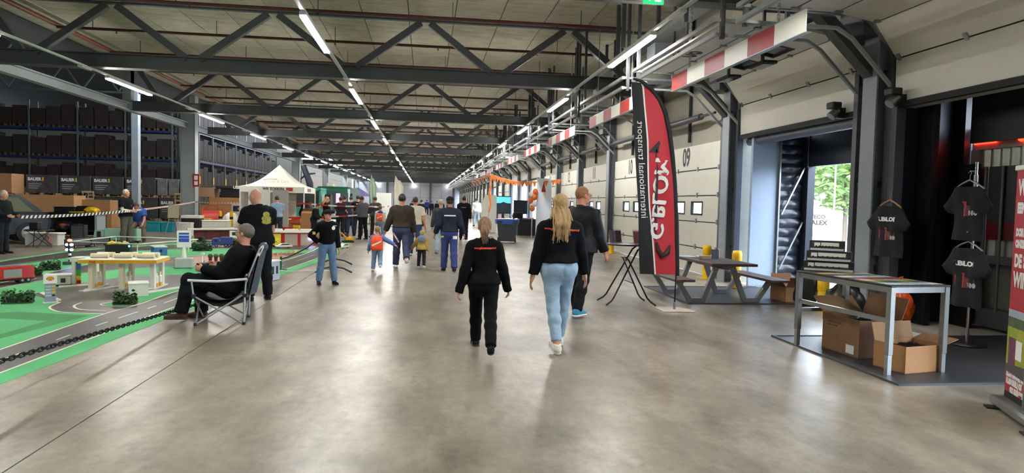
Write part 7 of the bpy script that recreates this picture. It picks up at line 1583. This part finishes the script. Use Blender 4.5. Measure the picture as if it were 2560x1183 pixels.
for x in (-1, 1):
    for y in (-1, 1): obj('leg', MB().b2(x*hw-.02, x*hw+.02, y*hd2-.02, y*hd2+.02, 0, ez), M_WHITE, tn)
obj('back_wall', MB().b2(-hw, hw*.35, hd2-.03, hd2-.015, 0, ez-.1), M_TENT, tn); obj('side_wall', MB().b2(-hw, -hw+.015, -hd2, hd2, 0, ez-.1), M_TENT, tn)
mb = MB(); mb.tube([(-.45, -1.05, 2.30), (-.2, -1.0, 2.345), (.1, -1.02, 2.33), (.0, -1.06, 2.30)], .02, 6); obj('logo_print', mb, mat('faded_yellow_print', '#dcc08a', .7), tn)
t_ = text('Trucks & Cars', .17, frame((.1, -1.12, 2.24), (1, 0, 0), (0, .45, .9)), mat('faded_grey_print', '#b3aea6', .7), tn, 'logo_print', extrude=0)
for i, x in enumerate((-6.62, -5.8)):
    t = thing('notice_board', ('white' if i == 0 else 'grey') + ' upright display panel under the tent', 'panel', (x, 27.9, 0)); obj('board', MB().b2(-.3 if i else -.42, .31 if i else .42, -.02, .02, .05, 1.88), mat('panel_grey', '#a59e99', .7) if i else M_WHITE, t); obj('foot', MB().b2(-.25, .25, -.15, .15, 0, .03), M_STEEL, t)
# ---- boxes under and right of the tent
carton('orange-topped carton stack right of the grey panel', -5.35, 28.6, 0, .5, .5, .5, 0, M_CARD, open_=False); cube('orange_crate', 'orange crate lying on the carton stack', 'crate', (-5.35, 28.6, .52), (.45, .4, .28), mat('crate_orange', '#cf5a24', .5)); carton('tall tan carton beside the tent leg', -4.72, 28.2, 0, .55, .5, .95, 0, M_CARD, (1, 1, 0, 0)); cube('red_drum_box', 'red box standing below the tent', 'box', (-5.25, 26.4, 0), (.4, .3, .45), M_MRED); cube('yellow_box', 'yellow box beside the red box', 'box', (-4.9, 26.5, 0), (.22, .3, .5), M_YEL)
g_ = blob('black_bag', 'large black bag hanging by tent leg', 'bag', (-5.0, 29.4, .55), (.3, .25, .5), M_BLACK, 31); obj('strap', MB().tube([(-.15, 0, .8), (0, 0, 1.0), (.15, 0, .8)], .02, 6), M_BLACK, g_)
hedge('dark fir branches lying in front of tent boxes', -4.95, 25.2, .2, .8, .4, .35); bks = thing('brown_sack', 'brown earth sack lying on carpet end', 'sack', (-4.0, 25.4, .004)); obj('sack', MB().ell((0, 0, .1), (.45, .25, .1), 14, 7), mat('earth_brown', '#6a4636', .8), bks); obj('tie', MB().cyl((.42, 0, .1), (.5, 0, .12), .03, .05, 8), MATS['earth_brown'], bks)
# ---- vehicles further back
tk = thing('green_truck', 'turquoise green truck cab behind the tent', 'truck', (-6.1, 34.4, 0)); M_TQ = mat('turquoise_paint', '#1f9a80', .3, coat=.4)
obj('cab', MB().b2(-.95, .95, -.4, 1.6, .35, 1.1, b=.05), M_TQ, tk); mb = MB(); mb.b2(-.95, -.87, -.35, 1.6, 1.1, 2.0).b2(.87, .95, -.35, 1.6, 1.1, 2.0).b2(-.95, .95, -.35, 1.6, 1.95, 2.1); obj('cab_frame', mb, M_TQ, tk); obj('windscreen', MB().b2(-.87, .87, -.38, -.34, 1.12, 1.95), mat('dark_glass', '#2a2e30'), tk); obj('bumper', MB().b2(-.98, .98, -.5, -.3, .3, .55, b=.04), M_STEEL2, tk)
for s in (-1, 1): w_ = obj('wheel', MB().cyl((s*.98-.12, .3, .36), (s*.98+.12, .3, .36), .36, n=20), M_GASKET, tk); obj('mirror', MB().b2(s*1.08-.06, s*1.08+.06, -.42, -.34, 1.35, 1.8), M_WHITE, tk); obj('headlamp', MB().b2(s*.7-.15, s*.7+.15, -.52, -.5, .4, .52), M_GLASS, tk)
wh = thing('spare_wheel', 'large dark wheel raised beside the green truck', 'wheel', (-4.85, 34.6, 0)); obj('tyre', MB().cyl((-.15, 0, 1.35), (.15, 0, 1.35), .45, n=24), M_GASKET, wh); obj('rim', MB().cyl((-.16, -.01, 1.35), (-.15, -.01, 1.35), .25, n=18), M_STEEL, wh); obj('stand', MB().b2(-.1, .1, -.3, .3, 0, .92), M_TQ, wh)
cc = thing('green_coach', 'dark green coach with poster-covered windscreen', 'coach', (-5.25, 39.2, 0)); M_CG = mat('coach_green', '#12583f', .25, coat=.5)
mb = MB(); mb.b2(-.95, .95, 0, 6, .4, 2.28, b=.12); obj('body', mb, M_CG, cc); obj('windscreen', MB().b2(-.85, .85, -.02, .03, .85, 1.95), mat('coach_glass', '#4b4f55', .1, 0, .5, 3), cc); obj('lower_panel', MB().b2(-.9, .9, -.03, .02, .4, .8, b=.02), M_BLACK, cc); obj('number_plate', MB().b2(-.4, .3, -.045, -.03, .62, .76), M_WHITE, cc); obj('screen_poster', MB().b2(.18, .42, -.05, -.025, 1.25, 1.9), mat('glowing_pink_poster', '#c9a8c4', .4, emit='#b8a8d8', es=.8), cc); obj('roof_vent', MB().b2(-.5, -.1, 1.0, 1.5, 2.28, 2.5, b=.04), M_WHITE, cc)  # poster in the windscreen is given a faint glow of its own
for s in (-1, 1): obj('wheel', MB().cyl((s*.85-.12, 1.3, .4), (s*.85+.12, 1.3, .4), .4, n=18), M_GASKET, cc); obj('mirror', MB().b2(s*1.05-.07, s*1.05+.07, -.15, 0, 1.5, 1.9), M_BLACK, cc)
mb = MB()
ia = thing('inflatable_figure', 'dark blue waving tube figure high above the coach', 'inflatable', (-7.2, 45, 0)); obj('tube_body', MB().tube([(-.25, 0, 2.2), (-.3, 0, 2.55), (-.42, 0, 2.9), (-.58, 0, 3.3), (-.72, 0, 3.72)], [.2, .22, .2, .19, .17], 14), mat('navy_fabric', '#1d2338', .6), ia); obj('arm', MB().tube([(-.5, 0, 3.15), (-.2, 0, 3.2), (.05, 0, 3.22)], [.07, .06, .05], 8), MATS['navy_fabric'], ia); obj('arm', MB().tube([(-.55, 0, 3.1), (-.75, 0, 2.95), (-.9, 0, 2.8)], [.07, .06, .05], 8), MATS['navy_fabric'], ia); obj('fan_base', MB().b2(-.5, .1, -.3, .3, 0, 2.2), M_BLACK, ia)
pt_ = thing('purple_tent', 'purple pop-up tent beyond the coach', 'tent', (-5.1, 51.5, 0)); mb = MB(); mb.add([(-1.0, -1.3, 1.85), (1.1, -1.3, 1.85), (1.1, 1.3, 1.85), (-1.0, 1.3, 1.85), (.05, 0, 2.5)], [(0, 1, 4), (1, 2, 4), (2, 3, 4), (3, 0, 4)]); obj('roof', mb, mat('tent_purple', '#625c92', .7), pt_)
for x in (-1, 1.1):
    for y in (-1.3, 1.3): obj('leg', MB().b2(x-.02, x+.02, y-.02, y+.02, 0, 1.85), M_STEEL, pt_)
def feather(lab, x, y, H, w, m, lean=0.):
    t = thing('feather_flag', lab, 'flag', (x, y, 0)); mb = MB(); mb.grid(lambda u, v: Vector((-w/2+w*u*(1-.75*max(0, v-.72)/.28)+.03*math.sin(9*v)-.12*v*0, .02*math.sin(12*u+7*v), .35+(H-.35)*v-(.18*(u)*(1 if v > .9 else 0)))), 8, 24); obj('cloth', mb, m, t); obj('pole', MB().tube([(-w/2, 0, 0), (-w/2, 0, H*.8), (-w/2+.05, 0, H)], .02, 8), M_BLACK, t); obj('foot', MB().b2(-w/2-.3, -w/2+.3, -.2, .2, 0, .03), M_BLACK, t)
feather('pale green feather flag behind the crowd', -3.35, 44.0, 3.3, .42, mat('sage_flag', '#8ba08a', .7, 0, .05, 3)); feather('cream feather flag behind the brown jacket man', -1.55, 40.0, 3.1, .58, mat('cream_flag', '#d3cdbc', .7, 0, .08, 2))
cb = thing('white_cabinet', 'white two-door cabinet far behind the boy', 'cabinet', (-2.75, 45.2, 0)); obj('carcass', MB().b2(-.48, .48, 0, .5, .1, 2.05, b=.01), M_WHITE, cb); obj('door', MB().b2(-.47, -.005, -.02, 0, .12, 2.03), M_WHITE, cb); obj('door', MB().b2(.005, .47, -.02, 0, .12, 2.03), M_WHITE, cb); obj('plinth', MB().b2(-.45, .45, .02, .48, 0, .1), M_DSTEEL, cb)
# ================================================================ far dock side: display wall, simulator, bunting, bin
wb = thing('display_wall', 'white folding display wall behind the girl', 'display wall', (3.25, 34.0, 0)); obj('panel', MB().prism([(-.36, 0), (-.02, 0), (-.02, 1.95), (-.2, 1.95), (-.36, 1.55)], .03, M=frame((0, .03, 0), (1, 0, 0), (0, 0, 1))), M_WHITE, wb); obj('panel', MB().b2(.0, .40, 0, .03, 0, 1.95), M_WHITE, wb); obj('foot', MB().b2(-.3, .35, -.15, .2, 0, .02), M_STEEL, wb)
bn = thing('wheelie_bin', 'dark grey wheelie bin lined with blue bag', 'bin', (3.22, 26.0, 0), rad(-6)); mb = MB(); rings = [[Vector((sx*x, sy*y, z)) for x, y in ((-1, -1), (1, -1), (1, 1), (-1, 1))] for z, sx, sy in ((.06, .32, .27), (.82, .40, .34), (.86, .42, .36))]; mb.loft(rings, smooth=False); obj('tub', mb, mat('bin_grey', '#2c3236', .5), bn); mb = MB(); rings = [[Vector((sx*math.cos(a)*1.25*(1+.04*math.sin(9*a)), sy*math.sin(a)*1.25*(1+.05*math.sin(7*a)), z+.012*math.sin(11*a))) for a in [2*pi*i/32 for i in range(32)]] for z, sx, sy in ((.74, .37, .31), (.86, .38, .33), (.93, .37, .32))]; mb.loft(rings); obj('blue_liner', mb, mat('blue_bag', '#2a4f9a', .35, 0, .2, 8, .4, 14), bn); mb = MB(); mb.grid(lambda u, v: Vector((-.4+.8*u, -.33+.66*v, .93+.05*math.sin(8*u)*math.sin(6*v))), 10, 8); obj('rubbish', mb, mat('pink_rubbish', '#c87aa4', .5, 0, .5, 9, color2='#e4d6dc'), bn)
for s in (-1, 1): w_ = obj('wheel', MB().cyl((s*.34-.03, .26, .1), (s*.34+.03, .26, .1), .1, n=14), M_GASKET, bn)
sm = thing('screen', 'large monitor showing a road scene in the simulator', 'screen', (4.05, 34.6, 0)); M_SCR = mat('screen_blue', '#4aa8c8', .3, emit='#54b4d6', es=1.0); obj('panel', MB().b2(-.42, .42, 0, .05, 1.0, 1.92), M_BLACK, sm); obj('sky_image', MB().b2(-.4, .4, -.005, 0, 1.55, 1.88), M_SCR, sm); obj('dash_image', MB().prism([(-.4, 1.04), (.4, 1.04), (.4, 1.5), (.0, 1.62), (-.4, 1.4)], .004, M=frame((0, -.006, 0), (1, 0, 0), (0, 0, 1))), mat('screen_dark', '#243038', .3, emit='#1c2a33', es=.5), sm); obj('stand', MB().b2(-.05, .05, 0, .06, 0, 1.0), M_BLACK, sm)
sm = thing('screen', 'dark monitor right of the road scene screen', 'screen', (4.95, 34.4, 0)); obj('panel', MB().b2(-.36, .36, 0, .05, 1.0, 1.72), M_BLACK, sm); obj('image', MB().b2(-.34, .34, -.005, 0, 1.03, 1.69), mat('screen_navy', '#1d2738', .2), sm); obj('stand', MB().b2(-.05, .05, 0, .06, 0, 1.0), M_BLACK, sm)
rs = thing('simulator_rig', 'black driving simulator seat and wheel under the screens', 'simulator', (4.6, 33.2, 0)); obj('seat', MB().b2(-.25, .25, -.3, .25, .3, .45, b=.04), M_BLACK, rs); obj('backrest', MB().box((0, -.32, .75), (.5, .14, .75), 0, Matrix.Rotation(rad(12), 4, 'X'), .05), M_BLACK, rs); obj('frame', MB().b2(-.3, .3, -.5, .9, .05, .12).b2(-.3, -.24, .5, .6, .12, .85).b2(.24, .3, .5, .6, .12, .85), M_BLACK, rs); obj('steering_wheel', MB().tube([(.16*math.cos(a), .5+.05*math.sin(a), .9+.16*math.sin(a)) for a in [2*pi*i/18 for i in range(18)]], .018, 6, closed=True), M_BLACK, rs)
st_ = cube('desk', 'black desk beside the simulator with pink leaflets', 'desk', (5.1, 32.4, 0), (1.2, .6, .8), M_BLACK); obj('leaflets', MB().b2(-.3, .2, -.2, .1, .8, .86), mat('pink_paper', '#c99ab0', .5), st_)
fb_ = thing('event_banner', 'white blue-tinted tall banner at the dock side', 'banner', (5.35, 30.0, 0)); obj('sheet', MB().b2(-.32, .38, 0, .02, .1, 2.72), mat('pale_banner', '#e2e6ee', .4), fb_); obj('red_print', MB().prism([(-.1, 2.1), (.1, 2.1), (.02, 2.6)], .003, M=frame((0, -.004, 0), (1, 0, 0), (0, 0, 1))), M_RED, fb_); obj('foot', MB().b2(-.35, .4, -.12, .12, 0, .1), M_ALU, fb_)
bl = thing('balloon_column', 'orange and white balloon bunch on the dock column', 'balloons', (4.85, 30.0, 0)); obj('pole', MB().cyl((0, 0, 0), (0, 0, 2.0), .015, n=6), M_WHITE, bl)
for i, (x, z, c) in enumerate(((0, 1.35, 0), (.1, 1.55, 1), (-.08, 1.7, 0), (.1, 1.85, 0), (-.05, 1.98, 1), (.12, 2.1, 0))): obj('balloon', MB().ell((x, -.05*(i % 2), z), (.13, .13, .15), 12, 8), mat('balloon_orange', '#dd6a30', .3) if c == 0 else M_WHITE, bl)
M_BUN = mat('bunting_orange', '#e0762a', .6, 0, .1, 3)
def bunting(lab, P, n, s):
    t = thing('bunting', lab, 'bunting', P[0]); o = Vector(P[0]); L = smooth3(P, 8); mb = MB(); mb.tube([p-o for p in L], .008, 5); obj('cord', mb, M_WHITE, t)
    for i in range(n):
        q = (i+.5)/n*(len(L)-1); a = L[int(q)]; d = (L[min(int(q)+1, len(L)-1)]-a); p = a+d*(q-int(q))-o; d = d.normalized(); tw = random.uniform(-.4, .4); hx = d*s*.42
        n_ = Vector((-d.y, d.x, 0))*s*tw*.3; m2 = MB(); V = [p-hx, p+hx, p+Vector((0, 0, -s))+n_]; off = Vector((-d.y, d.x, 0)).normalized()*.004; m2.add(V+[v+off for v in V], [(0, 1, 2), (5, 4, 3), (0, 3, 4, 1), (1, 4, 5, 2), (2, 5, 3, 0)]); obj('pennant', m2, M_BUN, t)
def smooth3(P, n):
    P = [Vector(p) for p in P]; out = []
    for i in range(len(P)-1):
        p0, p1, p2, p3 = P[max(i-1, 0)], P[i], P[i+1], P[min(i+2, len(P)-1)]
        for k in range(n): t = k/n; out.append(.5*((2*p1)+(p2-p0)*t+(2*p0-5*p1+4*p2-p3)*t*t+(3*p1-p0-3*p2+p3)*t**3))
    return out+[P[-1]]
bunting('orange pennant bunting stretched across to dock 13', [(2.9, 30.0, 2.86), (3.5, 30.0, 2.68), (4.3, 30.0, 2.55), (5.3, 30.0, 2.6), (6.1, 30.0, 2.7)], 22, .26)
bunting('orange pennant bunting running down the aisle from the pole', [(2.9, 30.0, 2.86), (2.75, 33, 2.8), (2.7, 37, 2.75), (2.9, 42, 2.9)], 24, .3)
bp_ = thing('bunting_pole', 'thin white pole with orange ribbon holding the bunting', 'pole', (2.9, 30.0, 0)); obj('pole', MB().cyl((0, 0, .02), (0, 0, 2.95), .018, n=8), M_WHITE, bp_); obj('ribbon', MB().tube([(0.01, -.02, 2.8), (.05, -.03, 2.4), (-.03, -.03, 2.0), (.04, -.03, 1.5), (-.02, -.03, 1.1)], [.05, .03, .06, .04, .02], 6), M_BUN, bp_); obj('foot', MB().lathe([(.001, 0), (.2, 0), (.2, .02), (.001, .03)], n=16), M_STEEL, bp_)

obj('white_string', MB().tube([(-3.0, 14.6, .008), (-2.7, 14.5, .008), (-2.3, 14.75, .008), (-1.95, 14.7, .008), (-1.6, 14.9, .008)], .007, 5), M_TW, label='thin white string lying on the floor behind capped boy', cat='string')
